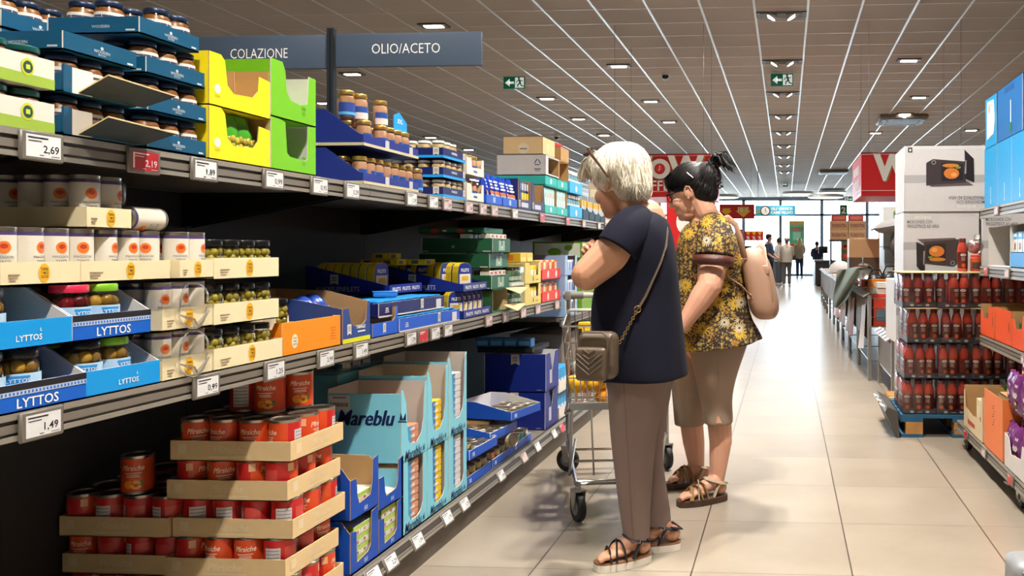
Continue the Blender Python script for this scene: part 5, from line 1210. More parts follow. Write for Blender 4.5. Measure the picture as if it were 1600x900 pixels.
# ------------------------------------------------------------------ pallet of tomato bottles
BP = M('pallet_blue', (30, 84, 116), .75, var=.25, scale=12); BW = M('pallet_worn_wood', (170, 122, 66), .8, var=.35, scale=14); PX_, PY_ = .745, 5.49
t = thing('pallet', 'worn blue half pallet under the tomato bottles', 'pallet', (PX_, PY_, 0))
m = MB()
for k in range(5): m.box(0, .8, .13 * k, .13 * k + .1, .125, .147, BP)
m.build('deck', t)
m = MB()
for x in (0, .33, .66): m.box(x, x + .14, 0, .62, .1, .125, BP); m.box(x, x + .14, 0, .62, 0, .022, BP)
m.build('stringers', t)
for x in (0, .33, .66):
    for y in (0, .25, .5): MB().box(x + (.03 if x == 0 and y == 0 else .01), x + .14, y, y + .1, .022, .1, BW).build('block', t)
m = MB()
m.prism([(-.07, 0, 0), (-.03, 0, .0), (.03, 0, .14), (.03, 0, .185), (-.085, 0, .19)][::-1], (0, .6, 0), M_BLACKM); tagm = m
o = MB().prism([(.715, 5.47, .0), (.735, 5.47, .0), (.72, 5.47, .17), (.655, 5.47, .20), (.64, 5.47, .165)], (0, .62, 0), M('bumper_grey', (72, 68, 64), .5)).build('price_bumper')
tag(o, 'slanted dark grey price bumper along the pallet side', 'price rail'); 
for k in range(3): MB().box(-.001, 0.006, -.045, .045, -.03, .03, M_TAGP if k % 2 else M_TAGS).build('price_card', o, (.646, 5.58 + .18 * k, .182), (0, R(-62), 0))
TOM = M('tomato_sauce', (172, 60, 44), .22, coat=.6, var=.1); TOMD = M('tomato_label', (84, 22, 20), .4)
def tomato():
    o = MB().lathe([(.029, 0), (.0335, .006), (.034, .07), (.0333, .095), (.034, .135), (.031, .16), (.023, .182), (.0205, .192)], 18, TOM).build('sauce_bottle')
    MB().lathe([(.0225, .190), (.0225, .214), (.020, .217)], 16, M('cap_dark_red', (96, 26, 24), .4)).build('cap', o)
    m = MB(); m.band(.0346, -1.35, 1.35, .02, .125, TOMD, 12)
    q = .0352; m.spot(q, 0, .108, .020, .009, C((206, 190, 176), .5), 14); m.text_round('CIRIO', .008, q + .0004, .108, 0, TOMD, .02)
    for z, w in ((.088, .4), (.080, .34), (.072, .38)): m.band(q, -w, w, z, z + .003, C((200, 170, 150), .5), 6)
    m.spot(q, .05, .04, .013, .013, C((206, 74, 28), .4), 14); m.spot(q + .0003, .05, .053, .006, .004, C((70, 110, 50), .5), 8)
    m.build('paper_label', o); return o
TRD = M('tray_dark', (52, 50, 58), .5); SHR = thin('shrink_film', (.96, .95, .95), .07, .12)
lv = ['bottom', 'second', 'third', 'top']
for k in range(4):
    z = .148 + .231 * k; x0 = PX_ + (.0, .01, .03, .0)[k] + .012; y0 = PY_ + .015
    for c in range(4):
        if k == 3 and c == 0: pass
        dy = -.05 if (k == 3 and c == 1) else 0
        xx = x0 + .214 * c * .9
        xx = x0 + .217 * c
        if xx + .21 > 1.7: continue
        for d in range(2):
            o = tag(MB().box(0, .212, 0, .214, 0, .004, TRD).prism([(0, 0, 0), (.212, 0, 0), (.212, 0, .036), (.13, 0, .036), (.115, 0, .024), (.097, 0, .024), (.082, 0, .036), (0, 0, .036)], (0, .003, 0), TRD).box(0, .003, .003, .214, .004, .036, TRD).box(.209, .212, .003, .214, .004, .036, TRD)
                    .build('carton_tray', None, (xx, y0 + dy + d * .218, z)), 'dark tray of tomato bottles, %s across, %s, %s layer of the pallet' % (ORD[c], ('front', 'back')[d], lv[k]), 'carton', 'dark trays of tomato bottles')
            m = MB()
            for s in (.06, .16): m.disc((s, -.001, .016), .013, X_, Z_, C((170, 164, 166), .5), 12, .008)
            m.rect((.11, -.001, .014), .03, .004, X_, Z_, C((150, 146, 150), .5)); m.build('print', o)
            for i in range(3):
                for j in range(3):
                    if d == 1 and not (c == 0 and i == 0): continue
                    if d == 0 and j > 0 and not (c == 0 and i == 0) and not (k == 3 and j == 1): continue
                    if k == 3 and c == 1 and d == 0 and (i, j) == (0, 0): continue
                    put('tomato', tomato, (xx + .037 + .069 * i, y0 + dy + .037 + .07 * j + d * .218, z + .005), -PI / 2 + (rnd.uniform(-.5, .5) if not (i == 0 and c == 0 and j) else -1.4), 'tomato sauce bottle, %s from left, row %s back, %s layer of the pallet' % (ORD[c * 3 + i], ORD[j + 3 * d], lv[k]), 'bottle', 'tomato sauce bottles')
            if d == 0 or c == 0:
                m = MB(); m.rbox(-.003, .215, -.003, .217, .002, .222, SHR, .02, 3); m.build('shrink_film', o)
    if k in (2, 3):
        tag(MB().box(0, .83, 0, .5, 0, .004, KRAFTL).build('board_sheet', None, (x0 - .01, y0 - .02 + (.0 if k == 2 else .0), z + .2245)), 'flat kraft sheet on the %s bottle layer' % lv[k], 'sheet')
def salsa():
    o = jar(.036, .11, M('salsa_orange', (226, 84, 30), .3, var=.2, scale=60), M('lid_orange', (216, 60, 30), .35), C((74, 50, 44), .5), None, None, None, 'glass_jar', (.15, .55), .9); return o
put('salsa', salsa, (1.235, 5.55, 1.074), -1.6, 'orange salsa jar standing on the bottle stack', 'jar')
m = MB(); m.ball((0, 0, .05), (.055, .05, .05), thin('crinkled_film', (.93, .92, .92), .22, .2), 12, 8); m.ball((.0, 0, .04), (.035, .035, .035), M('red_plums', (150, 60, 60), .4), 10, 7); m.tube([(0, 0, .09), (.01, 0, .115), (.03, 0, .12)], [.01, .02, .012], thin('crinkled_film'), 8)
tag(m.build('film_bag', None, (1.235, 5.57, 1.186)), 'clear knotted bag lying on the orange salsa jar', 'bag')
put('salsa2', tomato, (1.16, 5.60, 1.074), -1.6, 'single tomato sauce bottle standing loose beside the salsa jar', 'bottle')
# ------------------------------------------------------------------ microwave boxes
MWB = M('microwave_box_white', (206, 203, 204), .55, var=.04); TAPE = M('packing_tape', (176, 174, 176), .25, var=.04); MW1, MW2, MW3 = C((62, 52, 54), .4), C((38, 32, 34), .4), C((96, 84, 86), .4)
def micro_box(x, y, z, label, flip=False, rz=0.0, w=.54, h=.475, d=.5, art=True):
    o = MB().rbox(0, w, 0, d, 0, h, MWB, .004, 1).build('microwave_box', None, (x, y, z), (0, 0, rz)); tag(o, label, 'box', None)
    m = MB(); m.rect((w / 2, -.0008, h * .5), w, .055, X_, Z_, TAPE); m.rect((w / 2, -.0008, h - .012), w, .024, X_, Z_, C((212, 210, 210), .5)); m.build('tape', o)
    m = MB(); U, V, c = (X_, Z_, Vector((0, -.0015, 0))) if not flip else (-X_, -Z_, Vector((w, -.0015, h)))
    P = lambda u, v, e=0: c + U * (u * w) + V * (v * h) + Vector((0, -.0004 * e, 0))
    if art:
        m.text('ambiano', .04, P(.26, .93), U, V, C((232, 232, 232), .4), .015, fit=.2 * w * 1.1)
        for k, tx in enumerate(('MICROONDE CON', 'FRIGGITRICE AD ARIA')): m.text(tx, .034, P(.05 + (.165, .215)[k], .855 - .065 * k), U, V, C((84, 86, 92), .5), .008, fit=(.33, .42)[k] * w)
        m.add([P(.18, .60, 1), P(.68, .62, 1), P(.74, .56, 1), P(.27, .53, 1)], [(0, 1, 2, 3)], MW3)
        m.add([P(.27, .56, 2), P(.74, .60, 2), P(.74, .26, 2), P(.66, .20, 2), P(.27, .24, 2)], [(0, 1, 2, 3, 4)], MW1)
        m.add([P(.30, .52, 3), P(.56, .54, 3), P(.56, .26, 3), P(.30, .28, 3)], [(0, 1, 2, 3)], MW2)
        m.disc(P(.44, .42, 4), .055, U, V, C((206, 120, 50), .4), 14, .04); m.disc(P(.41, .44, 5), .022, U, V, C((226, 160, 90), .4), 10, .016); m.disc(P(.45, .30, 5), .06, U, V, C((196, 130, 50), .4), 14, .014); m.disc(P(.36, .33, 5), .02, U, V, C((120, 140, 60), .4), 8, .01)
        m.add([P(.17, .56, 4), P(.28, .50, 4), P(.285, .06, 4), P(.175, .2, 4)], [(0, 1, 2, 3)], MW2); m.add([P(.265, .42, 5), P(.285, .43, 5), P(.275, .22, 5), P(.262, .22, 5)], [(0, 1, 2, 3)], C((150, 146, 150), .3))
        m.disc(P(.65, .25, 4), .016, U, V, C((150, 146, 146), .3), 14); m.disc(P(.65, .25, 5), .010, U, V, MW2, 12)
    if flip: m.rect(P(.93, .06), .03, .036, U, V, MW2); m.rect(P(.93, .062, 2), .014, .018, U, V, C((206, 206, 206), .5))
    m.build('print', o)
    return o
MX, MY = .85, 6.14
t = thing('pallet', 'low pallet under the microwave boxes', 'pallet', (.78, MY, 0)); m = MB()
for k in range(5): m.box(0, 1.2, .12 * k, .12 * k + .09, .08, .1, BW)
m.build('deck', t)
for x in (0, .5, 1.08): MB().box(x, x + .1, 0, .58, 0, .08, BW).build('block', t)
micro_box(MX, MY, .1, 'white microwave box, lowest of its stack, behind the bottles', h=.435, art=False)
micro_box(MX - .05, MY + .02, .537, 'white microwave box jutting left, second from the bottom', h=.46, art=False, rz=.03)
micro_box(MX, MY, 1.0, 'white box showing a microwave with chicken, upright print', h=.49)
micro_box(MX + .005, MY - .01, 1.492, 'topmost white microwave box, printed upside down', flip=True, w=.60)
for k in range(3): micro_box(MX + .56, MY, (.1, .537, 1.0)[k], 'white microwave box, %s up in the stack behind the rolling shelf' % ORD[k], h=(.435, .46, .51)[k], art=k == 2)
# ------------------------------------------------------------------ wire bargain tables along the right of the aisle
WIRE = M('wire_zinc', (150, 148, 144), .35, metal=.85, var=.05); LEG = M('leg_alu', (160, 156, 148), .35, metal=.7, var=.05); STRIP = M('strip_pale', (190, 186, 182), .4); BRN2 = M('panel_brown', (108, 88, 72), .6, var=.1); PAPER = M('poster_paper', (214, 208, 210), .6, var=.06)
BR = [(140, 60, 50), (196, 176, 150), (90, 70, 60), (206, 60, 40), (220, 216, 210), (60, 60, 66), (180, 150, 120), (90, 120, 140), (206, 190, 80), (150, 40, 50)]
tabs = [(6.80, .95, .50, .86), (7.9, 1.1, .80, .78), (9.15, 1.1, .80, .78), (10.4, 1.1, .80, .78), (11.65, 1.1, .8, .78), (12.9, 1.1, .8, .8), (14.15, 1.1, .8, .8), (15.4, 1.1, .8, .8), (16.65, 1.1, .8, .82), (17.9, 1.1, .8, .84), (19.2, 1.1, .8, .86)]
for i, (y, ln, h, x) in enumerate(tabs):
    t = thing('wire_table', '%s wire basket table along the right of the aisle, from the microwaves' % ORD[i], 'table', (x, y, 0)); W = 1.0
    for a in (0, W):
        for b_ in (0, ln): MB().box(a - .016, a + .016, b_ - .016, b_ + .016, 0, h, LEG).build('leg', t)
    m = MB(); zb = h - .3
    for b_ in [ln * q / 8 for q in range(9)]:
        m.rod((0, b_, zb), (0, b_, h - .03), .003, WIRE, 4); m.rod((0, b_, zb), (W, b_, zb), .003, WIRE, 4)
    for q in range(8): m.rod((W * q / 7, 0, zb), (W * q / 7, 0, h - .03), .003, WIRE, 4); m.rod((W * q / 7, 0, zb), (W * q / 7, ln, zb), .003, WIRE, 4)
    for z in (zb, zb + .09, zb + .18, h - .03): m.rod((0, 0, z), (0, ln, z), .004, WIRE, 4); m.rod((0, 0, z), (W, 0, z), .004, WIRE, 4)
    m.rod((0, 0, .18), (0, ln, .18), .006, WIRE, 5); m.rod((0, 0, .18), (W, 0, .18), .006, WIRE, 5)
    m.build('basket', t)
    m = MB(); m.box(.02, W - .02, .02, ln - .02, zb, zb + .008, BRN2); m.box(-.014, -.008, .01, ln - .01, zb - (.12 if h > .6 else .0), h - .04, BRN2); m.build('panel', t)
    m = MB(); xf = Matrix.Translation((-.03, 0, h)) @ Matrix.Rotation(R(-30), 4, 'Y'); m.box(-.035, .035, 0, ln, -.005, .004, STRIP, xf)
    for q in range(int(ln / .1)): m.box(-.03, .03, .02 + .1 * q, .075 + .1 * q, .004, .006, (M_TAGS, C((90, 100, 130), .5))[q % 2], xf)
    m.build('price_strip', t)
    if i in (1, 2, 3, 4):
        for q in range(2 if i > 1 else 1):
            o = MB(); yy = .1 + .5 * q
            o.loft([[Vector((-.026 - .02 * v / 3 - .035 * math.sin(PI * s / 4) * v / 3, yy + .42 * s / 4, h - .09 - .42 * v / 3 - (.04 * s / 4))) for s in range(5)] for v in range(4)], PAPER if (q + i) % 2 else M('poster_pink', (196, 150, 146), .6, var=.1), closed=False); o.build('poster', t)
    for q in range(9):
        dx, dy, dz = rnd.uniform(.16, .3), rnd.uniform(.14, .26), rnd.uniform(.16, .36); c = BR[(i * 3 + q) % 10]
        zt_ = zb + .009
        put('bargain%d' % ((i * 3 + q) % 10), pack(.27, .28, .30, c, [('f', .1, .9, .2, .8, BR[(i + q * 3 + 1) % 10]), ('n', .1, .9, .15, .5, BR[(i + q + 4) % 10]), ('t', .1, .9, .1, .9, BR[(q + i + 2) % 10])], 'bg'), (x + .03 + .3 * (q % 3) + .28, y + .03 + .34 * (q // 3), zt_), 0,
            'mixed bargain box, %s across, %s along in the %s wire table' % (ORD[q % 3], ORD[q // 3], ORD[i]), 'box', 'bargain boxes in wire tables')
# named goods on and above the tables
m = MB(); rings = []
for v in []:
    z = .98 - .062 * v; rings.append([Vector((.80 - .05 - .03 * math.sin(v * .7) - .05 * math.sin(s * 1.1 + v * .4) * .6 + (.25 if v < 1 else 0), 8.6 + (.30 + .03 * math.sin(v)) * (s / 9 - .5) * (1.1 if v < 7 else 1.1 - .1 * (v - 6)), z - .01 * s)) for s in range(10)])
def onx(px, py, X):
    Y = ypx(px, X); p = at(px, py, Y); return p
Lf = [(1309, 421), (1307, 434), (1304, 450), (1303, 466), (1304, 480)]; Rt = [(1342, 416), (1342, 428), (1334, 450), (1325, 468), (1311, 482)]
for v in range(13):
    f = v / 12 * 4; i = min(3, int(f)); f -= i; row = []
    for s in range(11):
        u = s / 10; a = Vector(Lf[i]).lerp(Vector(Lf[i + 1]), f); b_ = Vector(Rt[i]).lerp(Vector(Rt[i + 1]), f); q = a.lerp(b_, u)
        row.append(onx(q.x, q.y, .675 - .035 * math.sin(u * 9 + v * .5) - .04 * math.sin(PI * v / 12)))
    rings.append(row)
rings.insert(0, [p + Vector((.16, 0, -.03)) for p in rings[0]])
o = m.loft(rings, M('olive_fabric', (104, 116, 104), .8, var=.15), closed=False).build('jacket'); so = o.modifiers.new('s', 'SOLIDIFY'); so.thickness = .012; o.modifiers.new('u', 'SUBSURF').levels = 1
tag(o, 'grey green jacket draped over the edge of a wire table', 'jacket')
o = carton('carton_box', 'orange box behind the draped grey green jacket', 'box', (1.02, 8.32, .81), (.2, .2, .12), C((226, 130, 40), .5), KRAFT, lid=C((226, 130, 40), .5))
BKL = M('black_leather', (20, 20, 22), .35, bump=.3, bscale=60)
for k, (x, y, z, s) in enumerate(((.93, 8.75, .84, .8), (1.06, 8.55, .84, .95), (1.24, 8.7, .86, 1.3))):
    m = MB(); m.ball((0, 0, .1 * s), (.13 * s, .09 * s, .12 * s), BKL, 14, 9); m.tube([(-.09 * s, 0, .18 * s), (-.05 * s, 0, .27 * s), (.05 * s, 0, .27 * s), (.09 * s, 0, .18 * s)], .008, BKL); m.rbox(-.1 * s, .1 * s, -.095 * s, -.08 * s, .06 * s, .13 * s, BKL, .01, 2)
    tag(m.build('handbag', None, (x, y, z - .04)), 'black shiny bag, %s from left heaped over the wire tables' % ORD[k], 'bag', 'black bags on the tables')
o = carton('carton_box', 'lower flat white box at the table edge beside the black bags', 'box', (1.04, 7.95, .80), (.22, .3, .06), WHITEB, WHITEB, lid=WHITEB)
o = carton('carton_box', 'upper flat white box on the table edge under the black bags', 'box', (1.06, 7.94, .861), (.2, .28, .05), WHITEB, WHITEB, lid=WHITEB)
carton('carton_box', 'grey box under the flat white box in the near table', 'box', (1.42, 7.0, .51), (.44, .32, .185), GREYB, GREYB, lid=GREYB)
WG = M('white_green_box', (214, 216, 212), .5)
for k in range(4):
    z = .82 + .22 * k
    o = carton('carton_box', 'white box with green print and yellow tab, %s up the pile behind the pillow' % ORD[k], 'box', (1.62, 9.3, z), (.55, .4, .219), WG, WG, lid=WG)
    m = printed(o)
    m.rect((-.36, -.001, .1), .16, .14, X_, Z_, C((84, 120, 92), .5)); m.rect((-.36, -.0016, .17), .14, .03, X_, Z_, C((226, 200, 40), .5)); m.rect((-.15, -.001, .1), .14, .14, X_, Z_, C((206, 200, 180), .5)); done(m)
m = MB(); m.ball((0, 0, 0), (.27, .24, .08), M('pillow_grey', (158, 154, 156), .8, var=.05), 20, 12); m.rbox(-.285, .285, -.25, .25, -.012, .012, M('pillow_grey'), .01, 1)
tag(m.build('pillow', None, (1.21, 9.1, 1.49), (0, R(-9), 0)), 'plump pale grey pillow jutting out over the tables', 'pillow')
m = MB()
for q in range(3): m.ball((.02 * q, .05 * q, -.07 * q), (.10 - .01 * q, .12, .14 - .02 * q), M('cushion_taupe', (118, 104, 102), .85, var=.08), 14, 9)
tag(m.build('cushion', None, (1.20, 9.0, 1.30)), 'taupe cushion squeezed under the pale grey pillow', 'cushion')
for k in range(3): carton('carton_box', 'pale box holding up the pillow, %s from the table' % ORD[k], 'box', (1.36, 9.12, .81 + .14 * k), (.3, .16, .139), C((196, 206, 210), .5), WHITEB, lid=C((196, 206, 210), .5))
PE = M('peach_board', (226, 186, 140), .55, var=.05)
t = thing('drawer_box', 'large peach box with small openings over the middle tables', 'box', (.86, 11.5, .816)); m = MB(); m.rbox(0, .42, 0, .36, .31, .57, PE, .004, 1); m.build('body', t); m = MB()
m.rbox(.425, .54, .0, .36, .31, .72, PE, .004, 1); m.build('side_box', t)
for z in (.36, .47, .58): MB().box(.45, .52, -.003, .01, z, z + .08, C((90, 80, 76), .6)).build('opening', t)
MB().box(0, .54, .0, .36, 0, .31, BRN2).build('base', t)
CHK_ = M('stand_dark', (40, 40, 44), .5)
FI = M('kraft_fiorentini', (186, 150, 112), .7, var=.08)
for k in range(4):
    for q in range(2):
        z = 1.45 + .19 * k
        if k > 1: continue
        o = carton('carton_box', 'kraft wafer carton with dark red lettering, %s layer, %s' % (('lower', 'upper')[k], ('left', 'right')[q]), 'box', (1.24 + .36 * q, 16.9, z), (.35, .4, .189), FI, KRAFT, lid=FI)
        m = printed(o); m.text('FIORENTINI', .1, (-.175, -.002, .09), X_, Z_, C((110, 46, 40), .5), .02, fit=.28); m.rect((-.175, -.002, .172), .35, .016, X_, Z_, C((216, 176, 130), .5)); done(m)
t = thing('shelf_stand', 'dark stand lifting the kraft wafer cartons above the tables', 'stand', (.87, 16.88, .816)); MB().box(0, .74, 0, .44, .6, .633, CHK_).build('top', t)
for x_ in (.02, .69): MB().box(x_, x_ + .03, .02, .4, 0, .6, CHK_).build('leg', t)
for k in range(5): put('mug', lambda: MB().lathe([(.05, 0), (.06, .02), (.06, .13), (.052, .13), (.05, .02)], 14, M('mug_black', (30, 28, 28), .3)).build('mug'), (.93 + .14 * k, 16.98, .816), k, 'black mug on the far table under the wafer stand, %s from left' % ORD[k], 'mug', 'black mugs under the wafer stand')
for k in range(2): put('redtop', pack(.3, .3, .12, (170, 40, 46), [('n', .1, .9, .2, .8, (206, 120, 100))], 'rt'), (1.22 + .34 * k, 17, 1.83), 0, 'red pack on top of the kraft wafer cartons, %s from left' % ORD[k], 'pack', 'red packs on wafer cartons')
tall = [(1.30, 13.2, .3, (96, 126, 112), .95), (1.62, 13.3, .3, (40, 90, 170), 1.25), (1.95, 13.4, .3, (150, 100, 70), 1.2), (1.55, 14.5, .34, (200, 206, 210), 1.1), (1.9, 14.6, .3, (74, 60, 56), 1.35), (1.3, 15.5, .3, (226, 226, 226), .9), (1.7, 15.5, .34, (40, 44, 60), 1.35), (1.2, 18.3, .25, (60, 90, 50), 1.3), (1.5, 19.5, .3, (150, 130, 90), 1.55), (2.2, 11.8, .34, (206, 196, 150), 1.2), (2.3, 13.3, .4, (26, 40, 50), 1.7), (1.75, 11.9, .3, (80, 130, 190), 1.05)]
for k, (x, y, w, c, z1) in enumerate(tall):
    n = 3
    for q in range(n):
        fl_ = x > 1.6; hh = (z1 + .15 - (0 if fl_ else .82)) / n
        put('tall%d_%d' % (k, 0), pack(w, w, hh, c, [('n', .1, .9, .1, .7, BR[(k + 3) % 10]), ('n', .2, .6, .3, .6, BR[(k + 6) % 10]), ('f', .1, .9, .2, .8, BR[(k + 1) % 10])], 'tall'), (x + w + (.2 if fl_ else 0), y, (.0 if fl_ else .815) + hh * q), .06 * (q - 1), 'stacked goods box on the far tables, %s from the bottom of the %s pile' % (ORD[q], ORD[k]), 'box', 'piled boxes on the far tables')
m = MB(); m.lathe([(.22, 0), (.21, .07), (.17, .15), (.09, .2), (.01, .215)], 22, M('white_cloth', (206, 206, 206), .7), cap0=True); tag(m.build('food_cover', None, (1.02, 15.9, .82), ), 'white domed cover on the far wire tables', 'cover')
t = thing('frying_pan', 'round shiny pan standing on edge on the tables', 'pan', (.93, 10.2, .80)); xf = Matrix.Translation((0, 0, .13)) @ Matrix.Rotation(R(76), 4, 'X')
MB().lathe([(.09, 0), (.13, .04), (.135, .04), (.132, .036), (.09, .006)], 24, CHR, xf=xf, cap1=True).build('bowl', t); MB().rod((0, .0, .25), (0, -.02, .34), .01, CHR).build('handle', t)
for k in range(6): put('redtray%d' % (k % 2), pack(.3, .3, .08, ((206, 60, 40), (110, 50, 44))[k % 2], [('n', .1, .9, .2, .8, ((110, 60, 50), (206, 70, 50))[k % 2]), ('t', .1, .9, .1, .9, (120, 70, 60))], 'rt2'), (1.14 + .36 * (k % 2), 9.4 + .5 * k, .80 + .011), .0, 'flat red and brown tray on the table tops, %s from the front' % ORD[k], 'tray', 'flat red trays on the tables')
tc_ = at(1579, 873, 1.6)
t = thing('trolley', 'grey plastic corner of a cart at bottom right edge', 'cart', tc_); MB().rbox(0, .3, -.03, .06, -.07, .0, M('plastic_grey', (126, 128, 130), .4), .02, 3).rbox(.012, .2, -.034, .0, -.045, -.012, M('plastic_grey_dark', (90, 92, 94), .4), .008, 2).build('bumper', t)
m = MB(); m.rod((.15, .02, -.06), (.15, .02, -tc_.z + .01), .02, M('plastic_grey'), 10); m.box(.05, .25, -.1, .14, -tc_.z, -tc_.z + .02, M('plastic_grey')); m.build('post', t)
# ------------------------------------------------------------------ shopping cart beyond the white-haired woman
t = thing('shopping_cart', 'chrome wire shopping cart between the shelf and the women', 'cart', (-.925, 4.57, 0), R(9.8))
BAR = M('cart_bar', (176, 174, 168), .25, metal=.9, var=.03); PLG = M('cart_plastic', (150, 150, 146), .45)
for x, y, a_ in ((-.27, 0, 1.15), (.27, 0, .35), (-.15, -.87, .45), (.15, -.87, .3)): caster(t, x, y, .065, .03, False, .17, a_)
m = MB()
for s in (-1, 1):
    m.tube([(s * .27, 0, .15), (s * .268, .0, .45), (s * .268, .03, .80), (s * .272, .06, .955)], .012, BAR, 8)
    m.tube([(s * .265, 0, .2), (s * .235, -.3, .17), (s * .16, -.86, .165)], .010, BAR, 8)
    m.tube([(s * .16, -.86, .165), (s * .15, -.88, .17)], .011, BAR, 8)
    m.tube([(s * .262, 0, .42), (s * .21, -.80, .47), (s * .19, -.84, .49)], .008, BAR, 8)
    m.tube([(s * .22, -.12, .2), (s * .2, -.72, .17), (s * .18, -.83, .49)], .007, BAR, 6)
    m.rod((s * .09, -.7, .16), (s * .1, -.74, .475), .005, BAR)
for y, w in ((-.86, .16), (-.45, .2), (-.82, .17), (-.2, .24)): m.rod((-w, y, .165), (w, y, .165), .007, BAR)
m.build('frame', t)
m = MB(); NV = 14
def bk(u, v, w):      # basket: u 0 rear .. 1 front, v -1..1 across, w 0 bottom .. 1 top
    x = v * ((.25 + .02 * w) * (1 - u) + (.19 + .03 * w) * u); y = -.02 - u * (.80 + .04 * w); z = (.44 + .44 * w) * (1 - u) + (.50 + .37 * w) * u
    return (x, y, z)
for k in range(NV + 1):
    f = k / NV
    m.tube([bk(1, -1 + 2 * f, 0), bk(1, -1 + 2 * f, 1)], .0026, BAR, 5); m.tube([bk(0, -1 + 2 * f, 0), bk(0, -1 + 2 * f, 1)], .0026, BAR, 5); m.tube([bk(0, -1 + 2 * f, 0), bk(1, -1 + 2 * f, 0)], .0026, BAR, 5)
for k in range(25):
    for s in (-1, 1): m.tube([bk(k / 24, s, 0), bk(k / 24, s, 1)], .0026, BAR, 5)
for w in (0, .12, .36, .6, .8, 1):
    r = .0055 if w in (0, 1) else .003
    m.tube([bk(0, -1, w), bk(1, -1, w), bk(1, 1, w), bk(0, 1, w), bk(0, -1, w)], r, BAR, 6)
for k in range(1, 8): m.tube([bk(k / 8, -1, 0), bk(k / 8, 1, 0)], .003, BAR, 5)
m.build('basket', t)
m = MB(); a, b_ = Vector(bk(1, -1, 0)), Vector(bk(1, 1, 0)); m.rbox(a.x, b_.x, a.y - .012, a.y - .002, a.z - .012, a.z + .022, PLG, .003, 1); m.build('bumper_strip', t)
o = MB().tube([(-.30, .075, .96), (.30, .075, .96)], .016, M('handle_grip', (176, 172, 164), .45), 14).build('handle', t)
for s in (-1, 1): MB().tube([(s * .30, .075, .96), (s * .19, .075, .96)], [.02, .021], M('handle_end', (120, 118, 112), .4), 12).rbox(s * .275 - .016, s * .275 + .016, .045, .095, .93, .985, M('handle_end'), .008, 2).build('end_cap', o)
m = MB(); m.rod((-.26, -.0, .885), (.26, -.0, .885), .008, BAR)
for s in (-1, 1): m.rbox(s * .268 - .018, s * .268 + .018, -.018, .02, .60, .66, PLG, .008, 2)
m.build('joints', t)
cl_ = [(-.12, -.62, .58, .085, (232, 170, 24), 'net bag of yellow lemons at the front of the cart', 1), (.02, -.6, .54, .09, (240, 150, 20), 'orange yellow bag crumpled in the cart front', 0), (-.1, -.4, .60, .09, (214, 208, 196), 'white plastic bag behind the yellow bag in the cart', 0), (.12, -.5, .57, .07, (226, 190, 40), 'yellow bag at right side of the cart', 0), (-.16, -.1, .54, .07, (180, 40, 44), 'red pack at the rear left of the cart', 0)]
for x, y, z, r, c, l, net in cl_:
    m = MB(); mt = M('cart_bag_%02x%02x%02x' % c, c, .4, var=.15, scale=20, bump=.5, bscale=30)
    if net:
        for k in range(14): m.ball((.055 * math.cos(k * 2.4) * (1 + (k % 3) * .3), .05 * math.sin(k * 2.4) * (1 + (k % 2) * .4), .026 * (k % 3) - .02), (.034, .03, .03), mt, 10, 7)
    else:
        for k in range(7): m.ball((r * .6 * math.cos(k * 1.7), r * .6 * math.sin(k * 1.7), -r * .3 + r * .25 * (k % 3)), (r * .75, r * .6, r * .5), mt, 10, 7, Matrix.Rotation(k, 4, 'X'))
    o = tag(m.build('lemon_net' if net else 'bag', None, Matrix.Rotation(R(9.8), 3, 'Z') @ Vector((x, y, z)) + Vector((-.925, 4.57, 0))), l, 'bag')
for k, (x, y, z, c) in enumerate(((-.14, -.18, .50, (236, 190, 20)), (-.07, -.16, .50, (226, 180, 20)), (.02, -.2, .5, (226, 226, 220)))):
    P_ = Matrix.Rotation(R(9.8), 3, 'Z') @ Vector((x, y, z)) + Vector((-.925, 4.57, 0))
    put('cartpack%d' % k, pack(.06, .05, .33, c, [('n', 0, .3, .1, .9, (40, 34, 24)), ('n', .4, .9, .6, .9, (240, 210, 60)), ('f', .1, .9, .2, .5, (40, 34, 24))], 'cp'), P_, R(9.8), 'tall %s pack standing in the cart, %s from left' % (('yellow', 'yellow', 'white')[k], ORD[k]), 'pack')
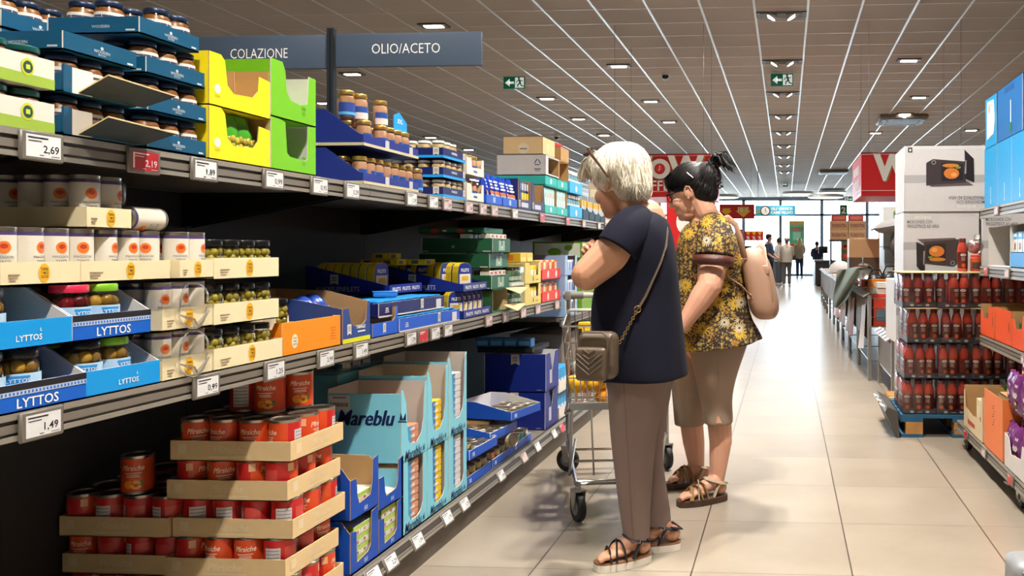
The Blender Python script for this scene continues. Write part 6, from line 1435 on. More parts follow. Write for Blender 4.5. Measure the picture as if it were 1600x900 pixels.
# ------------------------------------------------------------------ people
def skin(name, col):
    m = M(name, col, .5, var=.07, scale=9); b = m.node_tree.nodes['Principled BSDF']; b.inputs['Subsurface Weight'].default_value = .12; b.inputs['Subsurface Radius'].default_value = (.02, .008, .004); return m
def limb(mb, pts, rs, m):
    """tapering limb through joints, rounded at each"""
    P = [Vector(p) for p in pts]; Q = []; W = []
    for i in range(len(P) - 1):
        for k in range(4): Q.append(P[i].lerp(P[i + 1], k / 4)); W.append(rs[i] + (rs[i + 1] - rs[i]) * k / 4)
    Q.append(P[-1]); W.append(rs[-1])
    mb.tube(Q, W, m, 14)
    for p, r in zip(P, rs): mb.ball(p, r * .995, m, 14, 9)
def hand(mb, w, d, nrm, m, curl=.5, s=1.0, flip=1):
    """palm with five unequal bent fingers; d: towards the fingertips, nrm: out of the palm's back"""
    d = Vector(d).normalized(); n = Vector(nrm); n = (n - d * n.dot(d)).normalized(); x = d.cross(n) * flip
    B = Matrix((d, x, n)).transposed(); w = Vector(w)
    mb.ball(w + d * .05 * s, (.05 * s, .041 * s, .017 * s), m, 14, 9, B.to_4x4())
    for k, (off, ln) in enumerate(((-.028, .068), (-.0095, .078), (.0095, .074), (.026, .058))):
        p = w + d * .082 * s + x * off * s; q = [p - d * .02 * s]; a = curl * .5; rr = [.0095 * s]
        for f, r in ((.45, .0088), (.32, .008), (.23, .0068)):
            p = p + (d * math.cos(a) - n * math.sin(a)) * ln * f * s; q.append(p); rr.append(r * s); a += curl * .9
        limb(mb, q, rr, m)
    p = w + d * .03 * s - x * .03 * s; t1 = (d * .6 - x * .7 - n * .35 * (1 + curl)).normalized(); t2 = (d * .9 - x * .2 - n * .5).normalized()
    limb(mb, [w + d * .02 * s - x * .012 * s, p, p + t1 * .034 * s, p + t1 * .034 * s + t2 * .03 * s], [.014 * s, .012 * s, .0105 * s, .008 * s], m)
def foot(mb, heel, toe, ankle, m, s=1.0):
    h, e, a = Vector(heel), Vector(toe), Vector(ankle); d = (e - h); L = d.length; d.normalize(); x = Z_.cross(d)
    mb.ball(h + d * .03 + Z_ * .032, (.034, .03, .034), m, 12, 8, Matrix((d, x, Z_)).transposed().to_4x4())
    limb(mb, [a, h + d * .065 + Z_ * .06, h + d * .15 * L / .24 + Z_ * .036], [.038 * s, .036, .026], m)
    mb.ball(h + d * L * .60 + Z_ * .024, (.055, .038, .019), m, 14, 8, Matrix((d, x, Z_)).transposed().to_4x4())
    for k, (o, l, r) in enumerate(((-.028, .0, .0118), (-.0085, .001, .0082), (.007, -.006, .008), (.0215, -.016, .0076), (.034, -.028, .0075))):
        sd = 1 if x.y < 0 else -1
        b = h + d * (L * .74) + x * o * -1 + Z_ * .02; limb(mb, [b, e + d * (l - .022) + x * o * -1.05 + Z_ * .021, e + d * (l - .008) + x * o * -1.05 + Z_ * .013], [r * 1.05, r, r * .9], m)
def sole(par, heel, toe, m0, m1, w=.047, h0=.0, h1=.03, h2=.036, name='sole'):
    h, e = Vector(heel), Vector(toe); d = (e - h).normalized(); x = Z_.cross(d); L = (e - h).length
    out = []
    for k in range(28):
        a = 2 * PI * k / 28; u = (1 - math.cos(a)) / 2; ww = w * (.72 + .28 * math.sin(min(1, u * 1.25) * PI * .62)) * abs(math.sin(a)) ** .55 * (1 if math.sin(a) > 0 else -1)
        out.append(h + d * (u * (L + .012) - .006) + x * ww)
    mb = MB(); mb.loft([[p + Z_ * z for p in out] for z in (h0 + .001, h0 + .006, h1)], m0, True, True, False)
    mb2 = MB(); mb2.loft([[h.lerp(p, 1) * 1 + Z_ * z for p in out] for z in (h1, h2)], m1, True, True, False)
    o = mb.build(name, par); mb2.build('footbed', par); return o
def strap(par, pts, w, m, name='strap', th=.003):
    mb = MB(); P = [Vector(p) for p in pts]
    mb.tube(P, w * .85, m, 10, True, True, .42); o = mb.build(name, par); return o
def ring(pl, pr, py, Yc, b, n=28, pw=2.0, wav=0, dz=0.0, ph=0):
    """horizontal section of a garment from its left and right outline in the picture plane at depth Yc"""
    A, B = at(pl, py, Yc), at(pr, py, Yc); c = (A + B) / 2; a = (B - A).length / 2; out = []
    for k in range(n):
        t = 2 * PI * k / n; ct, s_ = math.cos(t), math.sin(t)
        f = 1 + wav * math.sin(5 * t + ph) + wav * .6 * math.sin(9 * t + 2 + ph)
        out.append(c + Vector((a * f * math.copysign(abs(ct) ** (2 / pw), ct), b * f * math.copysign(abs(s_) ** (2 / pw), s_), dz * ct)))
    return out
def surf(rings, px, py, off=.006):
    """point on the camera side of a garment at picture position px, py"""
    best = None
    for i in range(len(rings) - 1):
        for k2 in range(len(rings[0]) * 4):
            for f in (0, .2, .4, .6, .8):
                k = k2 / 4; k0 = k2 // 4; k1 = (k0 + 1) % len(rings[0]); p = rings[i][k0].lerp(rings[i + 1][k0], f).lerp(rings[i][k1].lerp(rings[i + 1][k1], f), k - k0)
                s, c = math.sin(YAW), math.cos(YAW); dep = -p.x * s + p.y * c; q = (PX0 + FPX * (p.x * c + p.y * s) / dep, PY0 - FPX * (p.z - EYE) / dep)
                e = (q[0] - px) ** 2 + (q[1] - py) ** 2 + (0 if math.sin(2 * PI * k / len(rings[0])) <= .1 else 1e5)
                if best is None or e < best[0]: best = (e, p)
    return best[1] + Vector((0, -off, 0))
def head(mb, Mx, m, fem=1):
    B = lambda c, r, rot=None: mb.ball(Mx @ Vector(c), r, m, 20, 14, (Mx.to_3x3().to_4x4() @ rot.to_4x4()) if rot else Mx.to_3x3().to_4x4())
    B((-.005, 0, .018), (.097, .076, .10)); B((.036, 0, -.05), (.062, .058, .078)); B((.072, 0, -.104), (.026, .026, .02)); B((.055, 0, -.085), (.042, .046, .036)); B((.02, 0, -.075), (.055, .054, .05))
    B((.080, 0, .022), (.02, .05, .02)); B((.083, .0, -.02), (.014, .02, .03)); B((.066, .034, -.042), (.028, .026, .028)); B((.066, -.034, -.042), (.028, .026, .028))
    limb(mb, [Mx @ Vector(p) for p in ((.094, 0, .004), (.108, 0, -.018), (.119, 0, -.038))], [.0085, .0095, .0115], m)
    for s in (-1, 1):
        limb(mb, [Mx @ Vector(p) for p in ((.006, .079 * s, -.03), (.004, .083 * s, -.002), (-.010, .086 * s, .012), (-.026, .087 * s, .004), (-.030, .085 * s, -.018), (-.018, .082 * s, -.04))], [.0035, .004, .0042, .0042, .004, .0045], m)
        B((.108, .010 * s, -.042), (.010, .008, .008)); B((-.012, .076 * s, -.018), (.019, .008, .030), Matrix.Rotation(.18, 3, 'Y')); B((-.006, .077 * s, -.042), (.009, .006, .01))
    B((.093, 0, -.066), (.012, .024, .0065)); B((.091, 0, -.078), (.012, .021, .007)); B((.086, 0, -.072), (.012, .03, .02))
def hair_locks(mb, Mx, c, rad, crown, m, n, end, w=.008, seed=1, lift=.004, skip=None):
    """combed locks over the skull: from the crown outwards, each ending where end(azimuth) says"""
    g = random.Random(seed); c = Vector(c); k = Vector(crown).normalized(); u = k.orthogonal().normalized(); u = (Vector((1, 0, 0)) - k * k.x).normalized(); v = k.cross(u)
    for i in range(n):
        az = g.uniform(-PI, PI); e = end(az) * g.uniform(.9, 1.04); s0 = g.uniform(.02, .75) * e; tw = g.uniform(-.25, .25); pts = []; rs = []
        for q in range(8):
            t = s0 + (e - s0) * q / 7; a = az + tw * (q / 7) ** 2
            d = k * math.cos(t) + (u * math.cos(a) + v * math.sin(a)) * math.sin(t)
            p = c + Vector((d.x * rad[0], d.y * rad[1], d.z * rad[2])) * (1 + (lift * math.sin(PI * q / 7) + g.uniform(0, lift * .4)) / .1)
            pts.append(Mx @ p); rs.append(w * (.35, .8, 1, 1, .95, .8, .55, .15)[q])
        mb.tube(pts, rs, m, 5, True, True, .55)

def hull(c, ells):
    c = Vector(c)
    def r(d):
        acc = 0
        for ec, er in ells:
            o = c - Vector(ec); A = sum((d[i] / er[i]) ** 2 for i in range(3)); B_ = 2 * sum(o[i] * d[i] / er[i] ** 2 for i in range(3)); C_ = sum((o[i] / er[i]) ** 2 for i in range(3)) - 1
            D = B_ * B_ - 4 * A * C_
            if D > 0:
                t = (-B_ + math.sqrt(D)) / (2 * A)
                if t > 0: acc += t ** 14
        return acc ** (1 / 14) if acc else .02
    return c, r
def hair_cap(mb, Mx, H, m, k=.975, n=36):
    c, r = H; vs = []; fs = []; L = 24
    for i in range(1, L):
        for j in range(n):
            d = Vector((math.sin(PI * i / L) * math.cos(2 * PI * j / n), math.sin(PI * i / L) * math.sin(2 * PI * j / n), -math.cos(PI * i / L))); vs.append(Mx @ (c + d * r(d) * k))
    for i in range(L - 2):
        for j in range(n): fs.append((i * n + j, i * n + (j + 1) % n, (i + 1) * n + (j + 1) % n, (i + 1) * n + j))
    fs += [list(range(n))[::-1], [(L - 2) * n + j for j in range(n)]]
    mb.add(vs, fs, m, True)
def locks(mb, Mx, H, crown, mats, n, end, w, seed, lift, wave=.12, lo=.04, hi=.8):
    c, r = H; g = random.Random(seed); k = Vector(crown).normalized(); u = (Vector((1, 0, 0)) - k * k.x).normalized(); v = k.cross(u)
    for i in range(n):
        az = g.uniform(-PI, PI); e = end(az) * g.uniform(.88, 1.05); s0 = g.uniform(lo, hi) * e; tw = g.gauss(0, wave); lf = lift * g.uniform(.2, 1.2); pts = []; rs = []
        for q in range(9):
            f = q / 8; t = s0 + (e - s0) * f; a = az + tw * f * f + .03 * math.sin(f * 7 + i)
            d = k * math.cos(t) + (u * math.cos(a) + v * math.sin(a)) * math.sin(t)
            pts.append(Mx @ (c + d * r(d) * (1 + lf * math.sin(PI * min(1, f * 1.15))))); rs.append(w * g.uniform(.85, 1.15) * (.3, .8, 1, 1, .95, .85, .7, .45, .1)[q])
        mb.tube(pts, rs, mats[g.randrange(len(mats))], 5, True, True, .5)

# ---- the white-haired woman
SK1 = skin('skin_tan', (190, 139, 110)); SK2 = skin('skin_light', (204, 152, 126))
W1 = thing('person', 'white-haired woman in navy tunic and taupe trousers facing the shelf', 'person', (-.56, 3.27, 0))
def adopt(o, par):
    o.parent = par; o.location = o.location - par.location; return o
hc = at(966, 282, 3.28)
Mh = Matrix.Translation(hc) @ Matrix.Rotation(PI - R(33), 4, 'Z') @ Matrix.Rotation(R(17), 4, 'Y') @ Matrix.Scale(1.07, 4)
b = MB(); head(b, Mh, SK1)
nb = at(1006, 345, 3.30)
limb(b, [Mh @ Vector((-.03, 0, -.06)), Mh @ Vector((-.045, 0, -.11)), nb], [.056, .052, .056], SK1)
limb(b, [nb, at(1002, 420, 3.29), at(1000, 540, 3.28)], [.09, .12, .13], SK1)
shL, shR = at(990, 362, 3.12), at(1018, 358, 3.46)
limb(b, [nb - Z_ * .03, shL - Z_ * .02], [.055, .055], SK1); limb(b, [nb - Z_ * .03, shR - Z_ * .02], [.055, .055], SK1)
elL = at(917, 430, 3.05); wrL = elL + Vector((.03, .20, .07))
limb(b, [shL, shL.lerp(elL, .5) + Vector((0, -.005, -.004)), elL], [.066, .072, .058], SK1)
limb(b, [elL, elL.lerp(wrL, .35) + Vector((-.005, 0, .0)), wrL], [.056, .052, .031], SK1)
hand(b, wrL, (.1, .9, .3), (-.5, 0, 1), SK1, .7, 1, -1)
elR = at(975, 462, 3.50); wrR = at(938, 412, 3.34)
limb(b, [shR, elR], [.062, .052], SK1); limb(b, [elR, wrR], [.05, .031], SK1)
hand(b, wrR, (-.35, -.55, .6), (-.6, .5, .4), SK1, .8, 1, 1)
NF = (Vector((-.530, 3.235, 0)), Vector((-.712, 3.115, 0))); FF = (Vector((-.43, 3.37, 0)), Vector((-.655, 3.335, 0)))
for (h, e), kn, an, hp in ((NF, at(990, 735, 3.19), at(998, 838, 3.22), at(995, 570, 3.2)), (FF, at(1014, 720, 3.38), at(1030, 815, 3.37), at(1012, 570, 3.37))):
    limb(b, [hp, kn, an], [.085, .055, .038], SK1); foot(b, h + Z_ * .034, e + Z_ * .034, an, SK1)
o = remeshed(b, 'body', SK1, .0035, 4); adopt(o, W1)
# face details
EYEW = M('eye_white', (226, 220, 214), .2); IRIS = M('iris_dark', (50, 36, 28), .2); LIP = M('lip_rose', (176, 96, 84), .45)
def face_bits(Mx, par, brow):
    for s in (-1, 1):
        e = MB(); e.ball(Mx @ Vector((.0735, .030 * s, -.004)), .0122, EYEW, 12, 8); eo = e.build('eye', par)
        e = MB(); e.ball(Mx @ Vector((.0835, .030 * s, -.005)), (.004, .005, .005), IRIS, 8, 6); e.build('iris', eo)
        e = MB(); e.tube([Mx @ Vector(p) for p in ((.088, .014 * s, .017), (.087, .03 * s, .021), (.078, .048 * s, .017))], [.0025, .0035, .0015], brow, 6); e.build('eyebrow', par)
        e = MB(); e.tube([Mx @ Vector(p) for p in ((.083, .016 * s, .001), (.0865, .030 * s, .006), (.079, .045 * s, .001))], .0028, brow if brow is not SK1 else SK1, 6); e.build('eyelid', par)
    e = MB(); e.tube([Mx @ Vector(p) for p in ((.092, .022, -.071), (.1035, .008, -.070), (.105, 0, -.0715), (.1035, -.008, -.070), (.092, -.022, -.071))], [.002, .0045, .004, .0045, .002], LIP, 8); e.build('lips', par)
HW = M('hair_white', (226, 218, 202), .55, var=.10, scale=60); HW2 = M('hair_silver', (170, 158, 138), .55, var=.12, scale=60)
def adopt_all(par, before):
    for o in list(bpy.data.objects):
        if o not in before and o.parent == par: o.location = o.location - par.location
bf = set(bpy.data.objects); face_bits(Mh, W1, M('brow_grey', (176, 160, 138), .6)); adopt_all(W1, bf)
hb = MB(); Q = lambda c: Mh @ Vector(c); rot = Mh.to_3x3().to_4x4()
H1 = hull((-.02, 0, .03), [((-.018, 0, .038), (.108, .093, .098)), ((-.06, 0, -.035), (.062, .075, .088)), ((.05, 0, .078), (.062, .07, .046)), ((.0, .052, .01), (.055, .046, .055)), ((.0, -.052, .01), (.055, .046, .055)), ((-.06, 0, .03), (.075, .088, .085))])
hair_cap(hb, Mh, H1, HW, .985)
def end1(az):
    f = math.cos(az); return 1.92 - .26 * max(0, f) + .42 * max(0, -f)
locks(hb, Mh, H1, (-.35, .1, .9), (HW, HW, HW, HW, HW2), 1500, end1, .0048, 3, .035)
locks(hb, Mh, H1, (-.35, .1, .9), (HW, HW2), 260, lambda az: end1(az) * 1.02, .0035, 9, .05, .25, .3, .8)
for k in range(26):       # fringe swept forward over the forehead
    g_ = rnd.uniform(-.06, .06); a0 = Vector((.035 + rnd.uniform(-.02, .02), g_, .115)); a2 = Vector((.128 + rnd.uniform(-.012, .012), g_ * 1.15, .05 + rnd.uniform(-.02, .012)))
    hb.tube([Mh @ a0, Mh @ (a0.lerp(a2, .45) + Vector((.008, 0, .022))), Mh @ (a0.lerp(a2, .8) + Vector((.01, 0, .012))), Mh @ a2], [.006, .011, .009, .002], HW if k % 4 else HW2, 6, True, True, .6)
adopt(hb.build('hair', W1), W1)
# sunglasses pushed up in the hair
TORT = M('tortoise_frame', (66, 42, 26), .2, var=.6, scale=120)
g = MB(); s_ = 1
for s in (-1, 1): g.tube([Mh @ Vector(p) for p in ((.045, .072 * s, .135), (.012, .100 * s, .10), (-.028, .110 * s, .04), (-.046, .100 * s, -.012))], [.0065, .006, .005, .0035], TORT, 8)
g.tube([Mh @ Vector(p) for p in ((.045, .072, .135), (.062, .04, .146), (.066, 0, .148), (.062, -.04, .146), (.045, -.072, .135))], .004, TORT, 8)
sg = adopt(g.build('sunglasses', None), W1) if False else g.build('sunglasses')
tag(sg, 'tortoiseshell sunglasses pushed up into white hair', 'glasses')
g = MB()
for s in (-1, 1): g.ball(Mh @ Vector((.078, .036 * s, .128)), (.022, .03, .006), M('lens_brown', (70, 56, 52), .08), 14, 10, rot)
g.build('lens', sg)
# tunic
NAVT = M('navy_jersey', (12, 13, 30), .9, var=.12, scale=14, bump=.5, bscale=9, spec=.25)
T1 = [ring(979, 1026, 331, 3.30, .085), ring(970, 1036, 338, 3.30, .15), ring(962, 1044, 350, 3.29, .205, pw=2.3), ring(955, 1050, 375, 3.28, .215, pw=2.3), ring(946, 1055, 405, 3.27, .205, pw=2.3, wav=.006), ring(936, 1058, 435, 3.27, .20, pw=2.2, wav=.008), ring(929, 1060, 465, 3.27, .205, pw=2.2, wav=.01),
      ring(927, 1063, 495, 3.27, .215, pw=2.2, wav=.012, ph=.3), ring(930, 1066, 525, 3.27, .225, pw=2.2, wav=.016, ph=.5), ring(938, 1069, 555, 3.27, .23, pw=2.2, wav=.022, ph=.6), ring(943, 1071, 575, 3.27, .235, pw=2.2, wav=.026, ph=.7), ring(947, 1072, 586, 3.27, .235, pw=2.2, wav=.028, ph=.7)]
for p in T1[-1]:
    if p.x < -.66: p.z -= .028 * min(1, (-.66 - p.x) / .05)
def finish(o, par, th=.004, lv=1):
    s = o.modifiers.new('thick', 'SOLIDIFY'); s.thickness = th; s.offset = -1
    u = o.modifiers.new('smooth', 'SUBSURF'); u.levels = lv; u.render_levels = lv
    return adopt(o, par)
m = MB(); m.loft(T1, NAVT)
def sleeve(mb, pts, rs, mat, n=20, wav=.03):
    P = [Vector(p) for p in pts]; rr = []
    for i, p in enumerate(P):
        d = (P[min(i + 1, len(P) - 1)] - P[max(0, i - 1)]).normalized(); x = Vector((0, 1, 0)); x = (x - d * x.dot(d)).normalized(); y = d.cross(x)
        rr.append([p + (x * math.cos(2 * PI * k / n) + y * math.sin(2 * PI * k / n)) * rs[i] * (1 + wav * i / len(P) * math.sin(3 * 2 * PI * k / n + i)) for k in range(n)])
    mb.loft(rr, mat)
sleeve(m, [at(1000, 342, 3.22), at(988, 352, 3.13), at(976, 370, 3.08), at(962, 392, 3.06)], [.06, .078, .083, .082], NAVT)
sleeve(m, [at(1016, 345, 3.36), shR + Vector((0, 0, .01)), shR.lerp(elR, .45)], [.06, .078, .08], NAVT)
finish(m.build('tunic', W1), W1)
# trousers
TAU = M('taupe_twill', (122, 104, 97), .85, var=.07, scale=8, bump=.5, bscale=10, spec=.25)
near = [ring(948, 1052, 560, 3.26, .19, pw=2.3), ring(950, 1046, 590, 3.22, .14, pw=2.2), ring(952, 1036, 620, 3.2, .105, wav=.008), ring(954, 1028, 655, 3.19, .095, wav=.01), ring(957, 1022, 695, 3.19, .085, wav=.012), ring(962, 1018, 735, 3.19, .078, wav=.014, ph=1), ring(967, 1016, 775, 3.2, .072, wav=.014, ph=2), ring(972, 1014, 810, 3.21, .066, wav=.012, ph=2.5), ring(976, 1014, 832, 3.22, .062, wav=.01, ph=3), ring(977, 1014, 841, 3.22, .060, wav=.01, ph=3)]
far = [ring(960, 1056, 560, 3.30, .19, pw=2.3), ring(975, 1050, 595, 3.34, .13), ring(980, 1042, 640, 3.37, .095, wav=.01), ring(984, 1034, 690, 3.38, .082, wav=.014), ring(990, 1034, 725, 3.38, .075, wav=.018), ring(998, 1040, 765, 3.375, .068, wav=.016, ph=1), ring(1004, 1046, 800, 3.37, .062, wav=.012, ph=2), ring(1005, 1047, 818, 3.37, .060, ph=2)]
m = MB(); m.loft(near, TAU); m.loft(far, TAU); finish(m.build('trousers', W1), W1)
m = MB(); m.tube([surf(near, 975 + .06 * (y - 600), y, .004) for y in range(600, 846, 12)], .0012, M('taupe_seam', (104, 86, 74), .8), 5); adopt(m.build('seam', W1), W1)
# sandals
SOLEW = M('sole_white', (214, 206, 192), .6); CORK = M('footbed_tan', (128, 88, 58), .6); BST = M('strap_black', (24, 22, 24), .55)
for nm, (h, e) in (('near', NF), ('far', FF)):
    o = sole(None, h, e, SOLEW, CORK, .048, 0, .028, .035, 'sandal'); o['label'] = 'black strapped sandal with white sole, %s foot' % nm
    for q in list(bpy.data.objects):
        if q.name.startswith('footbed') and q.parent is None: q.parent = o
    d = (e - h).normalized(); x = Z_.cross(d); L = (e - h).length
    F = lambda u, s, z: h + d * (u * L) + x * s + Z_ * (z + .034)
    TP = lambda u: .034 + (.100 if u < .27 else .100 - (u - .27) / .35 * .036 if u < .62 else .064 - (u - .62) / .13 * .02 if u < .75 else .044 - (u - .75) / .25 * .014)
    strap(o, [h + d * (.056 + .047 * math.cos(2 * PI * q / 20)) + x * .042 * math.sin(2 * PI * q / 20) + Z_ * (.100 + .016 * math.cos(2 * PI * q / 20)) for q in range(21)], .010, BST, 'ankle_strap')
    for s_ in (-1, 1): strap(o, [h + d * .05 + x * .042 * s_ + Z_ * .10, h + d * .07 + x * .044 * s_ + Z_ * .07, h + d * .085 + x * .043 * s_ + Z_ * .034], .012, BST, 'side_strap')
    strap(o, [h + d * .03 + x * .036 + Z_ * .098, h - d * .006 + Z_ * .082, h + d * .03 - x * .036 + Z_ * .098], .012, BST, 'heel_strap')
    for a, b2 in (((.52, .048), (.70, -.044)), ((.70, .047), (.56, -.044)), ((.80, .044), (.76, -.042))):
        strap(o, [h + d * (L * (a[0] + (b2[0] - a[0]) * q / 8)) + x * (a[1] + (b2[1] - a[1]) * q / 8) * (1 if q in (0, 8) else 1.0) + Z_ * (.033 + (TP(a[0] + (b2[0] - a[0]) * q / 8) + .004 - .033) * (1 - abs(q / 4 - 1) ** 2.6)) for q in range(9)], .010, BST, 'toe_strap')
    k_ = MB(); c = h + d * .07 + x * (.046 if x.y < 0 else -.046) + Z_ * .102; k_.tube([c + Vector((.011, 0, .008)), c + Vector((-.011, 0, .008)), c + Vector((-.011, 0, -.008)), c + Vector((.011, 0, -.008)), c + Vector((.011, 0, .008))], .0016, CHR, 5); k_.build('buckle', o); adopt(o, W1)
# shoulder bag with chain
LTH = M('bag_taupe_leather', (84, 70, 56), .42, var=.1, scale=20, bump=.15, bscale=180); BRASS = M('brass_chain', (190, 160, 104), .25, metal=.9)
bc = at(925, 557, 2.965)
bag = thing('shoulder_bag', 'taupe quilted shoulder bag with chain hanging at the hip of white-haired woman', 'bag', bc, R(-8))
m = MB(); 
m.rbox(-.062, .085, -.0, .07, -.085, .088, LTH, .03, 5); m.build('body', bag)
m = MB(); m.rbox(-.060, .058, -.020, .012, -.088, .034, LTH, .022, 4)
for k in range(5):
    for s in (-1, 1):
        m.tube([(-.004, -.0205, .012 - .019 * k), (-.004 + s * .025, -.0215, .032 - .019 * k), (-.004 + s * .048, -.019, .05 - .019 * k)] if .05 - .019 * k < .03 else [(-.004, -.0205, .012 - .019 * k), (-.004 + s * .022, -.021, .026 - .019 * k)], .0028, LTH, 6)
m.build('quilted_pocket', bag)
m = MB(); m.tube([(-.05, -.004, .03), (-.05, -.004, .07), (-.03, -.004, .086), (.04, -.004, .086), (.058, -.004, .07), (.06, -.004, -.06)], .003, LTH, 6); m.build('piping', bag)
m = MB(); m.tube([(.075, -.008, .07), (.078, -.010, .02), (.078, -.010, -.03)], [.004, .009, .011], LTH, 8); m.tube([(.078, -.006, .078), (.075, -.008, .068)], .003, BRASS, 6); m.build('tassel', bag)
def chain(par, a, b, sag, mt, ln=.0135, r=.0019, name='chain'):
    a, b = Vector(a), Vector(b); n = int((b - a).length / (ln * .72)); mb = MB()
    for k in range(n):
        f = (k + .5) / n; c = a.lerp(b, f) + Vector((0, 0, -sag * math.sin(PI * f))); d = (b - a).normalized(); x = d.cross(Y_).normalized(); x = x if k % 2 else d.cross(x).normalized()
        mb.tube([c + d * ln * .5 * math.cos(q * PI / 4) + x * ln * .32 * math.sin(q * PI / 4) for q in range(9)], r, mt, 5, False)
    o = mb.build(name, par); return o
pA, pB = at(957, 553, 3.0), surf(T1, 996, 481, .012)
o = chain(bag, bag.matrix_world.inverted() @ pA if False else pA, pB, .006, BRASS)
def into(o, par):
    o.matrix_parent_inverse = Matrix.Identity(4); bpy.context.view_layer.update(); o.matrix_basis = par.matrix_world.inverted(); return o
bpy.context.view_layer.update(); into(o, bag)
sp = [surf(T1, x, y, .008) for x, y in ((996, 481), (1008, 462), (1021, 438), (1032, 412), (1039, 388), (1042, 366))] + [at(1038, 342, 3.36), at(1024, 330, 3.42), at(1010, 340, 3.5)]
m = MB(); m.tube(sp, [.012] * 9, LTH, 10, True, True, .35); into(m.build('strap', bag), bag)
m = MB()
for c, r in ((pB, .012), (pA, .011)): m.tube([c + Vector((r * math.cos(q * PI / 6), -.004, r * math.sin(q * PI / 6))) for q in range(13)], .002, BRASS, 6, False)
into(m.build('ring', bag), bag)

# ---- the dark-haired woman with the backpack
W2 = thing('person', 'dark-haired woman in yellow flowered blouse and beige capri trousers', 'person', (-.38, 4.07, 0))
hc2 = at(1080, 298, 4.06)
Mh2 = Matrix.Translation(hc2) @ Matrix.Rotation(PI - R(14), 4, 'Z') @ Matrix.Rotation(R(17), 4, 'Y') @ Matrix.Scale(1.05, 4)
b = MB(); head(b, Mh2, SK2); nb = at(1106, 352, 4.08)
limb(b, [Mh2 @ Vector((-.03, 0, -.06)), Mh2 @ Vector((-.04, 0, -.115)), nb], [.06, .058, .07], SK2)
b.ball(Mh2 @ Vector((.035, 0, -.105)), (.05, .045, .03), SK2, 14, 9, Mh2.to_3x3().to_4x4())
limb(b, [nb, at(1106, 430, 4.08), at(1110, 530, 4.08)], [.09, .13, .14], SK2)
sL, sR = at(1118, 378, 3.93), at(1112, 368, 4.27)
limb(b, [nb - Z_ * .03, sL - Z_ * .01], [.06, .06], SK2); limb(b, [nb - Z_ * .03, sR - Z_ * .01], [.06, .06], SK2)
eL = at(1109, 446, 3.83); wL = at(1067, 508, 3.80)
limb(b, [sL, sL.lerp(eL, .6), eL], [.062, .070, .058], SK2); limb(b, [eL, eL.lerp(wL, .35), wL], [.058, .054, .032], SK2)
hand(b, wL, (-.8, .25, -.5), (.2, -.7, .6), SK2, .6, 1, -1)
eR = sR + Vector((-.06, .10, -.27)); wR = eR + Vector((-.22, -.02, -.04))
limb(b, [sR, eR], [.066, .054], SK2); limb(b, [eR, wR], [.052, .032], SK2); hand(b, wR, (-.9, 0, -.1), (0, .4, .9), SK2, .8, 1, 1)
NF2 = (Vector((-.292, 4.055, 0)), Vector((-.505, 3.925, 0))); FF2 = (Vector((-.40, 4.335, 0)), Vector((-.60, 4.215, 0)))
for (h, e), kn, ca, an, hp in ((NF2, at(1123, 640, 4.05), at(1126, 690, 4.06), at(1120, 752, 4.05), at(1118, 545, 4.0)), (FF2, at(1078, 640, 4.25), at(1084, 690, 4.27), at(1090, 742, 4.31), at(1100, 545, 4.2))):
    limb(b, [hp, kn, ca, an], [.10, .062, .056, .036], SK2); foot(b, h + Z_ * .032, e + Z_ * .032, an, SK2)
adopt(remeshed(b, 'body', SK2, .0035, 4), W2)
BRB = M('hair_black', (13, 11, 13), .5, var=.3, scale=80, spec=.35); BRB2 = M('hair_black_brown', (30, 24, 23), .5, var=.2, scale=80, spec=.35)
bf = set(bpy.data.objects); face_bits(Mh2, W2, BRB); adopt_all(W2, bf)
hb = MB(); rot = Mh2.to_3x3().to_4x4(); Q = lambda c: Mh2 @ Vector(c)
H2 = hull((-.02, 0, .03), [((-.012, 0, .036), (.107, .086, .094)), ((-.06, 0, -.02), (.06, .072, .078)), ((.06, 0, .06), (.046, .066, .04)), ((-.10, 0, .04), (.052, .066, .066))])
hair_cap(hb, Mh2, H2, BRB)
def end2(az): return 1.25 + .55 * max(0, -math.cos(az)) + .12 * max(0, 1 - abs(math.cos(az)) * 1.6)
locks(hb, Mh2, H2, (-.75, 0, .66), (BRB, BRB, BRB2), 900, lambda az: 1.82 + .74 * max(0, math.cos(az)) - .2 * max(0, -math.cos(az)), .0052, 12, .03, .08, .04, .7)
for k in range(34):       # fringe to the glasses
    yy = rnd.uniform(-.066, .066); a0 = Vector((.05, yy * .9, .10)); a2 = Vector((.104 - abs(yy) * .35, yy * 1.12, .012 + rnd.uniform(-.012, .012)))
    hb.tube([Mh2 @ a0, Mh2 @ (a0.lerp(a2, .45) + Vector((.02, 0, .016))), Mh2 @ (a0.lerp(a2, .8) + Vector((.010, 0, .01))), Mh2 @ a2], [.006, .010, .008, .002], BRB, 6, True, True, .6)
for k in range(110):       # loose tail above the clip
    a = rnd.uniform(-.5, .5); p0 = Vector((-.135, rnd.uniform(-.03, .03), .085 + rnd.uniform(-.025, .02))); q1 = p0 + Vector((-.028, a * .03, .022 + rnd.uniform(-.012, .014))); q2 = q1 + Vector((-.034 + rnd.uniform(-.012, .012), a * .05, -.004 - rnd.uniform(0, .02)))
    hb.tube([Mh2 @ p0, Mh2 @ q1, Mh2 @ q2, Mh2 @ (q2 + Vector((-.012 + rnd.uniform(-.014, .008), a * .03, -.03 - rnd.uniform(0, .022))))], [.004, .005, .004, .0008], BRB if k % 4 else BRB2, 5)
adopt(hb.build('hair', W2), W2)
cp = MB()
for k in range(7): cp.tube([Mh2 @ Vector(p) for p in ((-.128 - .004 * k, .03, .09 - .02 * k), (-.15 - .002 * k, .035, .085 - .02 * k), (-.14, .05, .078 - .02 * k))], [.006, .006, .002], M('clip_dark', (52, 46, 46), .2, var=.4, scale=90), 6)
